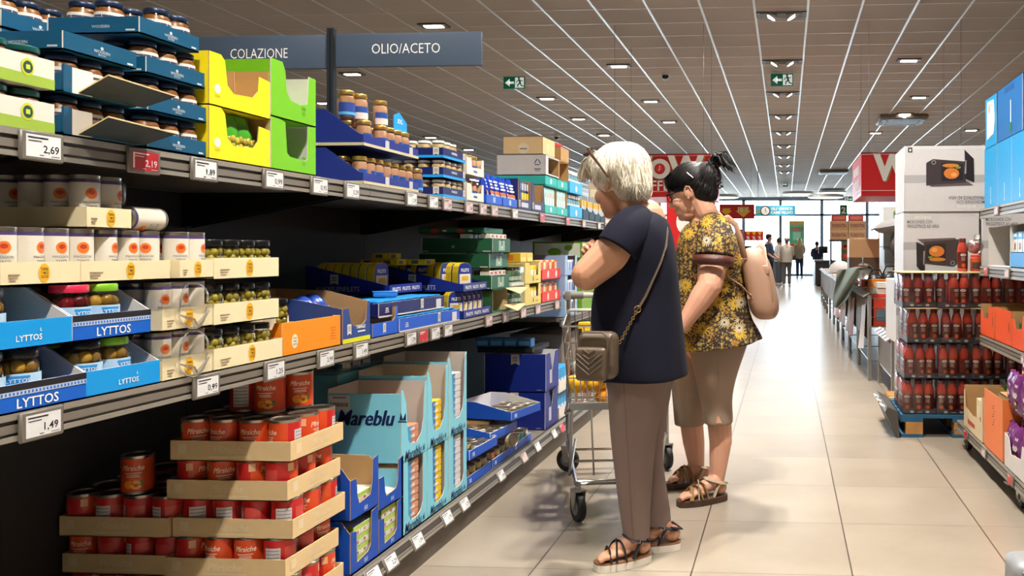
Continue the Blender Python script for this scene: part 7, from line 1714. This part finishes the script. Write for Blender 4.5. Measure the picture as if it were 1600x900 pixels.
cp.tube([Mh2 @ Vector(p) for p in ((-.13, .036, .105), (-.152, .036, .04), (-.135, .036, -.04))], .007, M('clip_dark'), 8)
tag(cp.build('hair_clip'), 'dark claw clip holding up black hair', 'hair clip')
hp_ = MB(); hp_.tube([Mh2 @ Vector((-.035, .094, .07)), Mh2 @ Vector((-.058, .094, .035))], .0022, CHR, 6); tag(hp_.build('hairpin'), 'thin silver hairpin in black hair above the ear', 'hairpin')
g = MB(); BKF = M('glasses_black', (18, 20, 28), .25)
for s in (-1, 1):
    g.tube([Mh2 @ Vector((.107 + .0 * math.cos(q * PI / 8) - .012 * abs(math.cos(q * PI / 8) * .5 + .5 * 0), (.034 + .026 * math.cos(q * PI / 8)) * s, -.006 + .019 * math.sin(q * PI / 8))) for q in range(17)], .0024, BKF, 6, False)
    g.tube([Mh2 @ Vector(p) for p in ((.100, .060 * s, .004), (.05, .078 * s, .002), (-.01, .083 * s, -.004))], [.0035, .003, .002], BKF, 6)
g.tube([Mh2 @ Vector(p) for p in ((.108, .008, -.001), (.112, 0, .003), (.108, -.008, -.001))], .002, BKF, 6)
tag(g.build('eyeglasses'), 'dark framed glasses worn by the dark-haired woman', 'glasses')
# flowered blouse
def flower_material():
    m = bpy.data.materials.new('flowered_fabric'); m.use_nodes = True; nt = m.node_tree; N = nt.nodes.new; K = nt.links.new; bs = nt.nodes['Principled BSDF']; bs.inputs['Roughness'].default_value = .75
    tc = N('ShaderNodeTexCoord'); mp = N('ShaderNodeMapping'); K(tc.outputs['Object'], mp.inputs[0]); mp.inputs['Scale'].default_value = (1, .35, 1)
    def math_(op, a, b=None):
        n = N('ShaderNodeMath'); n.operation = op
        for i, v in enumerate((a, b)):
            if v is None: continue
            if isinstance(v, (int, float)): n.inputs[i].default_value = v
            else: K(v, n.inputs[i])
        return n.outputs[0]
    col = None
    def over(base, fac, c):
        mx = N('ShaderNodeMix'); mx.data_type = 'RGBA'; K(fac, mx.inputs[0])
        if isinstance(base, tuple): mx.inputs[6].default_value = base
        else: K(base, mx.inputs[6])
        mx.inputs[7].default_value = lin(c); return mx.outputs[2]
    def layer(base, scale, petals, r0, r1, c, cc, off, frac=1.0, inner=0.0):
        v = N('ShaderNodeTexVoronoi'); v.inputs['Scale'].default_value = scale; v.inputs['Randomness'].default_value = .85
        ad = N('ShaderNodeVectorMath'); ad.operation = 'ADD'; K(mp.outputs[0], ad.inputs[0]); ad.inputs[1].default_value = (off, off * .7, off * 1.3); K(ad.outputs[0], v.inputs['Vector'])
        ps = N('ShaderNodeVectorMath'); ps.operation = 'SUBTRACT'; K(ad.outputs[0], ps.inputs[0]); K(v.outputs['Position'], ps.inputs[1])
        sp = N('ShaderNodeSeparateXYZ'); K(ps.outputs[0], sp.inputs[0])
        an = math_('ARCTAN2', sp.outputs[2], sp.outputs[0]); sn = math_('SINE', math_('MULTIPLY', an, petals)); lim = math_('ADD', math_('MULTIPLY', sn, (r1 - r0) / 2), (r0 + r1) / 2)
        dist = math_('SQRT', math_('ADD', math_('POWER', sp.outputs[0], 2), math_('POWER', sp.outputs[2], 2)))
        dn = math_('MULTIPLY', dist, scale)
        sc_ = N('ShaderNodeSeparateColor'); K(v.outputs['Color'], sc_.inputs[0]); keep = math_('LESS_THAN', sc_.outputs[0], frac)
        f = math_('MULTIPLY', math_('LESS_THAN', dn, lim), keep); base = over(base, f, c)
        rim = math_('MULTIPLY', math_('MULTIPLY', math_('GREATER_THAN', dn, math_('MULTIPLY', lim, .62)), f), inner); base = over(base, rim, (40, 24, 16))
        return over(base, math_('MULTIPLY', math_('LESS_THAN', dn, r0 * .5), keep), cc)
    col = lin((38, 22, 15))
    col = layer(col, 75, 3, .14, .34, (150, 122, 50), (70, 44, 24), 3.1, .8)
    col = layer(col, 46, 5, .12, .34, (176, 150, 92), (112, 80, 40), 9.1, .45)
    col = layer(col, 40, 6, .10, .36, (168, 136, 34), (120, 84, 30), 7.7, .5)
    col = layer(col, 15, 4, .08, .44, (160, 112, 34), (90, 60, 22), 1.3, .45, .8)
    col = layer(col, 12.5, 13, .20, .42, (182, 148, 40), (140, 100, 30), 5.2, .55)
    col = layer(col, 13.5, 15, .14, .36, (176, 164, 140), (60, 40, 28), 11.7, .2)
    K(col, bs.inputs['Base Color'])
    return m
FLW = flower_material()
T2 = [ring(1079, 1128, 344, 4.08, .10, dz=.012), ring(1071, 1139, 352, 4.08, .17, dz=.006), ring(1063, 1148, 366, 4.08, .21, pw=2.3), ring(1058, 1156, 390, 4.08, .22, pw=2.3), ring(1055, 1160, 420, 4.08, .215, pw=2.2, wav=.006), ring(1053, 1163, 450, 4.08, .215, pw=2.2, wav=.008), ring(1054, 1168, 478, 4.08, .225, pw=2.2, wav=.01), ring(1056, 1174, 500, 4.08, .235, wav=.012),
      ring(1059, 1181, 514, 4.08, .245, wav=.03, dz=.01), ring(1062, 1186, 527, 4.08, .255, wav=.04, dz=.02), ring(1064, 1190, 538, 4.08, .26, wav=.045, dz=.026)]
m = MB(); m.loft(T2, FLW)
sleeve(m, [at(1112, 352, 4.02), at(1117, 362, 3.94), at(1117, 382, 3.89), at(1115, 405, 3.87)], [.07, .094, .098, .096], FLW, wav=.02)
sleeve(m, [at(1110, 356, 4.16), sR + Vector((0, 0, .01)), sR.lerp(eR, .5)], [.07, .09, .092], FLW)
tl = m.build('blouse', W2); finish(tl, W2)
m = MB(); CUF = M('sequin_cuff', (74, 34, 24), .35, var=.7, scale=260, bump=.5, bscale=300)
sleeve(m, [at(1115, 401, 3.87), at(1114, 417, 3.865)], [.099, .096], CUF); o = m.build('cuff', W2); s__ = o.modifiers.new('thick', 'SOLIDIFY'); s__.thickness = .004; adopt(o, W2)
BEI = M('beige_twill', (150, 130, 113), .85, var=.06, scale=8, bump=.5, bscale=12, spec=.25)
near = [ring(1066, 1172, 505, 4.08, .2), ring(1074, 1170, 530, 4.04, .17), ring(1080, 1161, 555, 4.0, .13), ring(1085, 1152, 580, 3.99, .11, wav=.008), ring(1091, 1145, 605, 4.01, .098, wav=.01), ring(1097, 1142, 630, 4.04, .09, wav=.012), ring(1100, 1144, 648, 4.05, .088, wav=.012), ring(1101, 1144, 660, 4.05, .088)]
far = [ring(1060, 1160, 510, 4.10, .2), ring(1052, 1135, 545, 4.17, .14), ring(1049, 1118, 575, 4.2, .115), ring(1050, 1108, 605, 4.22, .1, wav=.01), ring(1053, 1102, 635, 4.24, .092, wav=.012), ring(1055, 1100, 663, 4.25, .088)]
m = MB(); m.loft(near, BEI); m.loft(far, BEI); finish(m.build('capri_trousers', W2), W2)
m = MB(); m.tube([surf(near, 1122, y, .0015) for y in range(560, 656, 8)], .0016, M('beige_seam', (132, 110, 90), .8), 5); adopt(m.build('seam', W2), W2)
m = MB(); a_ = surf(near, 1121, 646, .002); m.add([a_ + Vector((-.006, 0, -.045)), a_ + Vector((.022, 0, -.045)), a_ + Vector((0, 0, .0))], [(0, 1, 2)], SK2); adopt(m.build('hem_slit', W2), W2)
SBR = M('sole_brown', (66, 44, 32), .6); FBR = M('footbed_brown', (96, 64, 44), .6); STA = M('strap_olive_tan', (130, 98, 56), .6, var=.1); STB = M('strap_beige', (166, 148, 122), .6)
for nm, (h, e) in (('near', NF2), ('far', FF2)):
    o = sole(None, h, e, SBR, FBR, .048, 0, .026, .032, 'sandal'); o['label'] = 'tan strapped sandal with brown sole, %s foot' % nm
    for q in list(bpy.data.objects):
        if q.name.startswith('footbed') and q.parent is None: q.parent = o
    d = (e - h).normalized(); x = Z_.cross(d); L = (e - h).length
    F = lambda u, s, z: h + d * (u * L) + x * s + Z_ * (z + .034)
    TP = lambda u: .034 + (.100 if u < .27 else .100 - (u - .27) / .35 * .036 if u < .62 else .064 - (u - .62) / .13 * .02 if u < .75 else .044 - (u - .75) / .25 * .014)
    strap(o, [h + d * (.056 + .047 * math.cos(2 * PI * q / 20)) + x * .042 * math.sin(2 * PI * q / 20) + Z_ * (.100 + .016 * math.cos(2 * PI * q / 20)) for q in range(21)], .015, STB, 'ankle_strap')
    for s_ in (-1, 1): strap(o, [h + d * .05 + x * .042 * s_ + Z_ * .10, h + d * .07 + x * .044 * s_ + Z_ * .07, h + d * .085 + x * .043 * s_ + Z_ * .034], .012, STB, 'side_strap')
    strap(o, [h + d * .03 + x * .036 + Z_ * .098, h - d * .006 + Z_ * .082, h + d * .03 - x * .036 + Z_ * .098], .012, STB, 'heel_strap')
    for a, b2, mt in (((.46, .05), (.72, -.046), STA), ((.66, .049), (.52, -.046), STB), ((.80, .046), (.66, -.046), STA), ((.58, .05), (.8, -.043), STA)):
        strap(o, [h + d * (L * (a[0] + (b2[0] - a[0]) * q / 8)) + x * (a[1] + (b2[1] - a[1]) * q / 8) * (1 if q in (0, 8) else 1.0) + Z_ * (.033 + (TP(a[0] + (b2[0] - a[0]) * q / 8) + .004 - .033) * (1 - abs(q / 4 - 1) ** 2.6)) for q in range(9)], .012, mt, 'toe_strap')
    adopt(o, W2)
# backpack
BPK = M('backpack_beige', (160, 124, 102), .55, var=.06, scale=10, bump=.12, bscale=160); BPD = M('backpack_seam', (164, 124, 100), .5)
bp0 = at(1186, 445, 4.08)
bp = thing('backpack', 'beige leather backpack on the back of dark-haired woman', 'backpack', bp0)
rows = [(1167, 1181, 386, .07), (1161, 1193, 393, .10), (1158, 1202, 407, .12), (1160, 1208, 425, .128), (1164, 1212, 445, .132), (1168, 1216, 465, .135), (1170, 1218, 480, .132), (1177, 1216, 492, .12), (1186, 1208, 499, .09)]
RB = [[p - bp0 for p in ring(a, b_, y, 4.08, d, 32, 3.0)] for a, b_, y, d in rows]
m = MB(); m.loft(RB, BPK, True, True); o = m.build('body', bp); u = o.modifiers.new('s', 'SUBSURF'); u.levels = u.render_levels = 1
RW = [[p + bp0 for p in r] for r in RB]
def sp2(pts, w, name, mt=BPK, off=-.002, fl=.4):
    m = MB(); m.tube([surf(RW, x, y, off) - bp0 for x, y in pts], w, mt, 8, True, True, fl); return m.build(name, bp)
sp2([(1190, 397), (1198, 420), (1204, 445), (1207, 470), (1204, 485)], .004, 'zipper', M('zip_gold', (190, 156, 96), .3, metal=.7)); sp2([(1166, 446), (1180, 452), (1196, 456), (1206, 454)], .0025, 'fold_seam', BPD, -.003); sp2([(1176, 474), (1190, 479), (1208, 477)], .0025, 'pocket_seam', BPD, -.003)
m = MB(); m.tube([at(1177, 399, 4.08) - bp0, at(1180, 388, 4.08) - bp0, at(1187, 383, 4.07) - bp0, at(1193, 388, 4.03) - bp0, surf(RW, 1195, 405, .000) - bp0, surf(RW, 1196, 420, -.002) - bp0], .013, BPK, 10, True, True, .3); m.build('top_handle', bp)
m = MB(); c = surf(RW, 1196, 422, -.001) - bp0; m.ball(c, (.022, .004, .024), BPK, 14, 8); m.build('handle_tab', bp)
m = MB(); m.tube([at(1163, 403, 3.97) - bp0, at(1158, 380, 3.93) - bp0, at(1150, 352, 3.95) - bp0, at(1138, 341, 3.98) - bp0, at(1120, 345, 3.955) - bp0, surf(T2, 1100, 366, .010) - bp0, surf(T2, 1090, 390, .01) - bp0], .016, BPK, 10, True, True, .3); m.build('shoulder_strap', bp)
m = MB(); m.tube([surf(T2, 1122, 416, .012) - bp0, surf(T2, 1140, 432, .012) - bp0, surf(T2, 1156, 447, .012) - bp0, surf(RW, 1174, 464, .002) - bp0], .014, BPK, 10, True, True, .3); m.build('lower_strap', bp)
m = MB(); c = surf(RW, 1173, 463, .004) - bp0; m.rbox(c.x - .016, c.x + .016, c.y - .004, c.y + .004, c.z - .014, c.z + .014, BPD, .003, 1); m.build('buckle', bp)
# ------------------------------------------------------------------ hanging signs, checkouts and people far down the aisle
SRED = M('sign_red', (206, 30, 34), .4, var=.04); SREDD = M('sign_red_side', (206, 30, 34), .4); SYEL = C((240, 190, 50), .45)
def wires(t, pts, z):
    for x, y in pts: MB().rod((x, y, 0), (x, y, HC - z), .002, M('wire_steel', (70, 74, 80), .4, metal=.6), 5).build('hanger', t)
def wow_sign(x, label, left):
    z0, z1, w = 1.86, 2.37, 1.28; t = thing('hanging_sign', label, 'sign', (x, 9.95, z0))
    m = MB(); m.rbox(0, w, 0, w, 0, z1 - z0, SRED, .006, 1); m.build('box', t); MB().box(.0, w, .0, w, z1 - z0, z1 - z0 + .006, M_DARK).build('bounce_cover', t)  # dark cover added on top to keep red bounce light off the ceiling
    m = MB(); m.box(-.004, w + .004, -.004, w + .004, .062, .068, C((240, 214, 206), .5)); m.box(-.004, w + .004, -.004, w + .004, z1 - z0 - .022, z1 - z0 - .018, C((240, 214, 206), .5)); m.build('trim_line', t)
    m = MB(); e = -.008
    for o, mt, q in (((.010, -.012), SYEL, 0), ((.006, -.008), C((90, 20, 20), .5), -.001), ((0, 0), M_INKW, -.002)):
        for tx, cx in (('W', .36), ('W', .98)): m.text(tx, .40, (cx + o[0], e + q, .335 + o[1]), X_, Z_, mt, .055, 0, .92)
        m.disc((.665 + o[0], e + q, .335 + o[1]), .125, X_, Z_, mt, 28, .12)
    m.disc((.665, e - .003, .335), .065, X_, Z_, SRED, 20); m.disc((.665, e - .004, .335), .042, X_, Z_, C((226, 60, 56), .5), 16)
    m.rect((.665, e - .005, .355), .010, .045, X_, Z_, M_INKW); m.rect((.66, e - .005, .325), .03, .010, Vector((.8, 0, .6)), Vector((-.6, 0, .8)), M_INKW)
    m.text('OFFERTE', .17, (.74, e - .002, .135), X_, Z_, M_INKW, .012, fit=.62)
    if not left:
        for k in range(2):
            for q in range(6 - k): m.rect((-.006, w * (.24 + .1 * q), .34 - .17 * k), .07, .10 + .02 * (q % 2), -Y_, Z_, M_INKW)
    m.build('lettering', t); wires(t, ((.1, .1), (w - .1, .1), (.1, w - .1), (w - .1, w - .1)), z0)
wow_sign(-2.17, 'big red WOW box sign hanging left behind the women', True)
wow_sign(.885, 'big red WOW box sign hanging right behind the microwave boxes', False)
o = MB().rbox(0, .34, 0, .02, 0, .7, SRED, .005, 1).build('sale_panel', None, (at(1052, 372, 9.3).x - .08, 9.32, ZT - .32)); tag(o, 'red sale panel standing between the two women at the shelf end', 'sign'); MB().box(.1, .24, .004, .016, -(ZT - .32), 0, SREDD).build('foot_panel', o)
MB().disc((.2, -.002, .42), .09, X_, Z_, M_INKW, 16, .13).build('print', o)
# promotion banners over the checkouts
def banner(px0, px1, py0, py1, Y, label, col, name='hanging_sign', **k):
    a, b_ = at(px0, py1, Y), at(px1, py0, Y); w, h = b_.x - a.x, b_.z - a.z
    t = thing(name, label, 'sign', a); MB().rbox(0, w, 0, .04, 0, h, col, .01, 1).build('panel', t); return t, w, h
t, w, h = banner(1124, 1179, 319, 342, 24, 'red banner with yellow arrow reading 10 € behind dark-haired woman', SRED)
m = MB()
for cx, s in ((.2, .7), (.68, 1)):
    c = Vector((w * cx, -.004, h * .52)); q = h * .42 * s
    m.add([c + Vector((-q * .9, 0, q * .7)), c + Vector((q * .9, 0, q * .7)), c + Vector((q * .9, 0, .1 * q)), c + Vector((q * 1.3, 0, .1 * q)), c + Vector((0, 0, -q)), c + Vector((-q * 1.3, 0, .1 * q)), c + Vector((-q * .9, 0, .1 * q))], [(0, 1, 2, 5, 6), (2, 3, 4, 5)], SYEL)
m.text('10 €', h * .4, (w * .68, -.008, h * .62), X_, Z_, M_INKW, .02); m.build('lettering', t); wires(t, ((.1, .02), (w - .1, .02)), at(1124, 342, 24).z)
t, w, h = banner(1180, 1243, 321, 338, 27, 'blue self-service sign with clock on a post far down the aisle', C((60, 164, 200), .45))
m = MB(); m.disc((w * .25, -.005, h * .5), h * .46, X_, Z_, M_INK, 24); m.disc((w * .25, -.008, h * .5), h * .38, X_, Z_, M_INKW, 24); m.rect((w * .25, -.011, h * .62), h * .05, h * .26, X_, Z_, M_INK); m.rect((w * .265, -.011, h * .44), h * .18, h * .05, Vector((.8, 0, -.6)), Vector((.6, 0, .8)), M_INK)
for k, tx in enumerate(('SELF SERVICE!', 'CASSE VELOCI')): m.text(tx, h * .34, (w * .66, -.006, h * (.7 - .36 * k)), X_, Z_, M_INKW, .03, 0, fit=w * .54)
for k in range(3): m.rect((w * .08, -.006, h * (.35 + .15 * k)), w * (.1 - .02 * k), h * .06, X_, Z_, SYEL)
m.build('lettering', t); zz = at(1180, 338, 27).z
m = MB(); m.box(w * .06, w * .08, .05, .09, -zz, HC - zz, M('post_blue_grey', (96, 108, 122), .5)); m.build('post', t)
t, w, h = banner(1163, 1193, 361, 376, 25, 'red percent sign board with yellow arrows near the left checkouts', SRED)
m = MB()
for k in range(3):
    m.text('%', h * .5, (w * (.2 + .3 * k), -.005, h * .28), X_, Z_, M_INKW, .03)
    c = Vector((w * (.2 + .3 * k), -.005, h * .78)); m.add([c + Vector((-w * .13, 0, h * .14)), c + Vector((w * .13, 0, h * .14)), c - Vector((0, 0, h * .24))], [(0, 1, 2)], SYEL)
m.build('lettering', t); zz = at(1163, 376, 25).z
MB().box(w * .48, w * .52, .03, .06, -zz, 0, M('post_blue_grey')).build('post', t)
t, w, h = banner(1148, 1160, 358, 376, 26, 'red side panel left of the percent sign board', SRED); MB().box(w * .4, w * .6, .03, .06, -at(1148, 376, 26).z, 0, M('post_blue_grey')).build('post', t)
for px, py, tx, Y, l in ((1172, 328, '4', 28, 'green number plate reading 4 above the checkouts'), (1318, 329, '2', 28, 'green number plate reading 2 above the right checkouts')):
    t, w, h = banner(px - 6, px + 6, py - 9, py + 8, Y, l, C((0, 112, 72), .4), 'number_plate')
    m = MB(); m.text(tx, h * .8, (w / 2, -.006, h / 2), X_, Z_, M_INKW, .03); m.build('lettering', t); wires(t, ((w / 2, .02),), at(px, py + 8, Y).z)
t, w, h = banner(1233, 1257, 345, 388, 41.962, 'tall green poster with red lettering on the far window', C((90, 170, 130), .6), 'poster')
m = MB(); m.rect((w * .5, -.004, h * .92), w * .92, h * .12, X_, Z_, C((206, 150, 60), .6)); m.rect((w * .5, -.004, h * .1), w * .92, h * .16, X_, Z_, C((216, 150, 60), .6)); m.rect((w * .5, -.004, h * .45), w * .5, h * .28, X_, Z_, C((150, 200, 170), .6))
for k in range(3): m.disc((w * (.2 + .3 * k), -.006, h * .1), w * .12, X_, Z_, C(((206, 60, 50), (120, 160, 50), (226, 190, 60))[k], .6), 10)
for k in range(2):
    for q in range(5): m.rect((w * (.2 + .15 * q), -.006, h * (.74 - .075 * k)), w * .11, h * (.045 + .008 * ((q + k) % 2)), X_, Z_, C((206, 50, 50), .5))
m.build('print', t)
# round lamps near the windows
for k, (px, py, Y) in enumerate(((1247, 304, 34), (1290, 309, 30), (1300, 302, 37), (1128, 309, 31), (1400, 312, 33))):
    p = at(px, py, Y); t = thing('pendant_lamp', 'round white disc lamp hanging near the far windows, %s from left' % ORD[[1, 2, 3, 0, 4][k]], 'lamp', (p.x, Y, p.z))
    MB().lathe([(.62, 0), (.64, .02), (.64, .09), (.6, .11)], 28, M_WHITE).build('shade', t); MB().lathe([(.6, -.003), (.6, -.001)], 28, M('lamp_disc', (255, 250, 240), .5, var=0, emit=3)).build('diffuser', t); wires(t, ((0, 0),), p.z)
# checkouts
CHK = M('checkout_dark', (52, 52, 56), .5); CHT = M('checkout_top', (110, 108, 106), .35); CHG = M('checkout_grey', (140, 150, 156), .5)
for k, (x, y, w, l, ph) in enumerate(((1.02, 29.5, .7, 2.6, 'right of the aisle'), (-1.75, 27.5, .8, 2.4, 'left of the aisle'), (-3.2, 28.5, .8, 2.4, 'farther left'), (3.2, 30, .7, 2.6, 'farther right'))):
    t = thing('checkout_counter', 'dark checkout counter far away, %s' % ph, 'counter', (x, y, 0)); MB().rbox(0, w, 0, l, .04, .86, CHK, .03, 2).build('body', t); MB().rbox(-.03, w + .03, -.04, l, .86, .92, CHT, .015, 2).build('top', t)
    MB().box(.05, w - .05, .05, l - .05, 0, .04, M_BLACKM).build('base', t); m = MB(); m.rod((w * .5, l * .6, .92), (w * .5, l * .6, 1.2), .02, M_BLACKM); m.rbox(w * .5 - .17, w * .5 + .17, l * .6 - .03, l * .6 + .02, 1.15, 1.42, M_BLACKM, .01, 2); m.build('screen', t)
for k in range(4):
    t = thing('crate_stack', 'dark produce stand with open crates left of the aisle, %s from the aisle' % ORD[k], 'stand', (-.95 - .55 * k, 22.0 + .8 * k, 0)); MB().rbox(0, .5, 0, .6, .12, .7, CHK, .02, 2).build('body', t); MB().box(.04, .46, .04, .56, 0, .12, M_BLACKM).build('base', t)
    carton(None or 'crate', None, None, (.5, 0, .7), (.5, .6, .18), KRAFT, KRAFT, rz=0, parent=t)
    m = MB()
    for q in range(16): m.ball((.07 + .12 * (q % 4), .08 + .14 * (q // 4), .86 + .02 * (q % 3)), .06, C(((120, 86, 50), (150, 120, 60), (96, 70, 44), (170, 150, 90))[(q + k) % 4], .6), 8, 6)
    c = m.build('produce', t); c['kind'] = 'stuff'
t = thing('cabinet', 'pale blue grey cabinet by the far window left of the aisle', 'cabinet', (-1.0, 35, 0)); MB().rbox(0, .9, 0, .6, 0, 1.0, CHG, .02, 2).build('body', t); MB().rbox(-.02, .92, -.02, .62, 1.0, 1.03, CHT, .01, 1).build('top', t)
def walker(x, y, hgt, rz, label, top, legs_, hair, long_hair=False, bag=None, cap=None):
    s = hgt / 1.7; t = thing('person', label, 'person', (x, y, 0), rz); b = MB()
    limb(b, [(0, 0, 1.46 * s), (.02 * s, 0, 1.56 * s)], [.055 * s, .05 * s], SK2); b.ball((.02 * s, 0, 1.6 * s), (.09 * s, .075 * s, .115 * s), SK2, 14, 10); b.ball((.11 * s, 0, 1.59 * s), .016 * s, SK2, 8, 6)
    limb(b, [(0, 0, 1.38 * s), (0, 0, 1.1 * s), (0, 0, .95 * s)], [.13 * s, .13 * s, .15 * s], SK2)
    for q in (-1, 1):
        limb(b, [(0, .17 * q * s, 1.38 * s), (.03 * s, .22 * q * s, 1.12 * s), (.18 * s, .17 * q * s, 1.0 * s)], [.055 * s, .043 * s, .03 * s], SK2); hand(b, (.18 * s, .17 * q * s, 1.0 * s), (.9, -.2 * q, -.2), (0, 0, 1), SK2, .6, s, q)
        limb(b, [(0, .09 * q * s, .92 * s), (.02 * s, .1 * q * s, .5 * s), (0, .1 * q * s, .08 * s)], [.085 * s, .058 * s, .042 * s], SK2); foot(b, (-.06 * s, .1 * q * s, .02), (.18 * s, .1 * q * s, .02), (0, .1 * q * s, .1), SK2, s)
    remeshed(b, 'body', SK2, .012, 2, t)
    E = lambda z, a, c, x0=0: [Vector((x0 + a * s * math.cos(2 * PI * k / 16), c * s * math.sin(2 * PI * k / 16), z * s)) for k in range(16)]
    m = MB(); m.loft([E(1.47, .07, .08), E(1.42, .12, .19), E(1.2, .15, .2), E(1.0, .15, .19), E(.86, .17, .2)], top)
    for q in (-1, 1): sleeve(m, [Vector((0, .16 * q * s, 1.4 * s)), Vector((.01, .2 * q * s, 1.25 * s)), Vector((.05, .215 * q * s, 1.1 * s))], [.075 * s, .07 * s, .062 * s], top, 12)
    m.build('jacket', t); m = MB()
    for q in (-1, 1): m.loft([[Vector((p.x * 1.0, p.y + .09 * q * s, p.z)) for p in E(z, a, a * .9)] for z, a in ((.95, .12), (.7, .1), (.45, .078), (.1, .07))], legs_)
    m.build('trousers', t)
    m = MB(); m.ball((-.012 * s, 0, 1.635 * s), (.1 * s, .088 * s, .105 * s), hair, 14, 10)
    if long_hair: m.ball((-.06 * s, 0, 1.5 * s), (.06 * s, .1 * s, .19 * s), hair, 12, 8)
    m.build('hair', t)
    if cap: MB().ball((.0, 0, 1.68 * s), (.11 * s, .1 * s, .07 * s), cap, 12, 8).build('cap', t)
    for q in (-1, 1): MB().rbox(-.08 * s, .2 * s, (.1 * q - .05) * s, (.1 * q + .05) * s, 0, .07 * s, C((206, 200, 196), .6), .02, 2).build('shoe', t)
    if bag:
        xf = Matrix.Translation((x, y, 0)) @ Matrix.Rotation(rz, 4, 'Z'); m = MB(); m.rbox(-.06, .08, .2, .34, .82, 1.12, bag[0], .04, 3); m.tube([(0, .26, 1.1), (.03, .2, 1.42 * s), (0, .0, 1.5 * s), (-.05, -.1, 1.4 * s)], .018, bag[0], 8)
        o = m.build('handbag'); o.matrix_basis = xf; tag(o, bag[1], 'bag')
walker(.62, 38.4, 1.82, PI / 2 + .2, 'person in beige jacket and dark jeans at the far end of the aisle', C((150, 128, 100), .8), C((34, 44, 66), .8), C((176, 136, 92), .6), True, (C((74, 62, 66), .5), 'dark shoulder bag on person in beige jacket far away'))
walker(1.22, 33.2, 1.6, PI / 2 - .2, 'person in dark blue top standing at right checkout', C((30, 40, 70), .8), C((40, 40, 48), .8), C((24, 22, 24), .6))
walker(-.58, 28.6, 1.78, -.4, 'person in dark shirt and dark cap left of the aisle', C((44, 60, 84), .8), C((40, 44, 56), .8), C((40, 34, 30), .6), False, None, C((40, 46, 60), .7))
walker(-.25, 30.6, 1.7, 2.6, 'person in white shirt beside left checkout', C((216, 212, 206), .8), C((90, 90, 96), .8), C((50, 40, 34), .6))
walker(.03, 29.4, 1.68, PI / 2, 'person in cream top with backpack at the left checkout', C((206, 196, 180), .8), C((120, 116, 110), .8), C((110, 90, 74), .6), False, (C((190, 160, 146), .6), 'pale pink backpack on person in cream top'), C((190, 170, 150), .7))
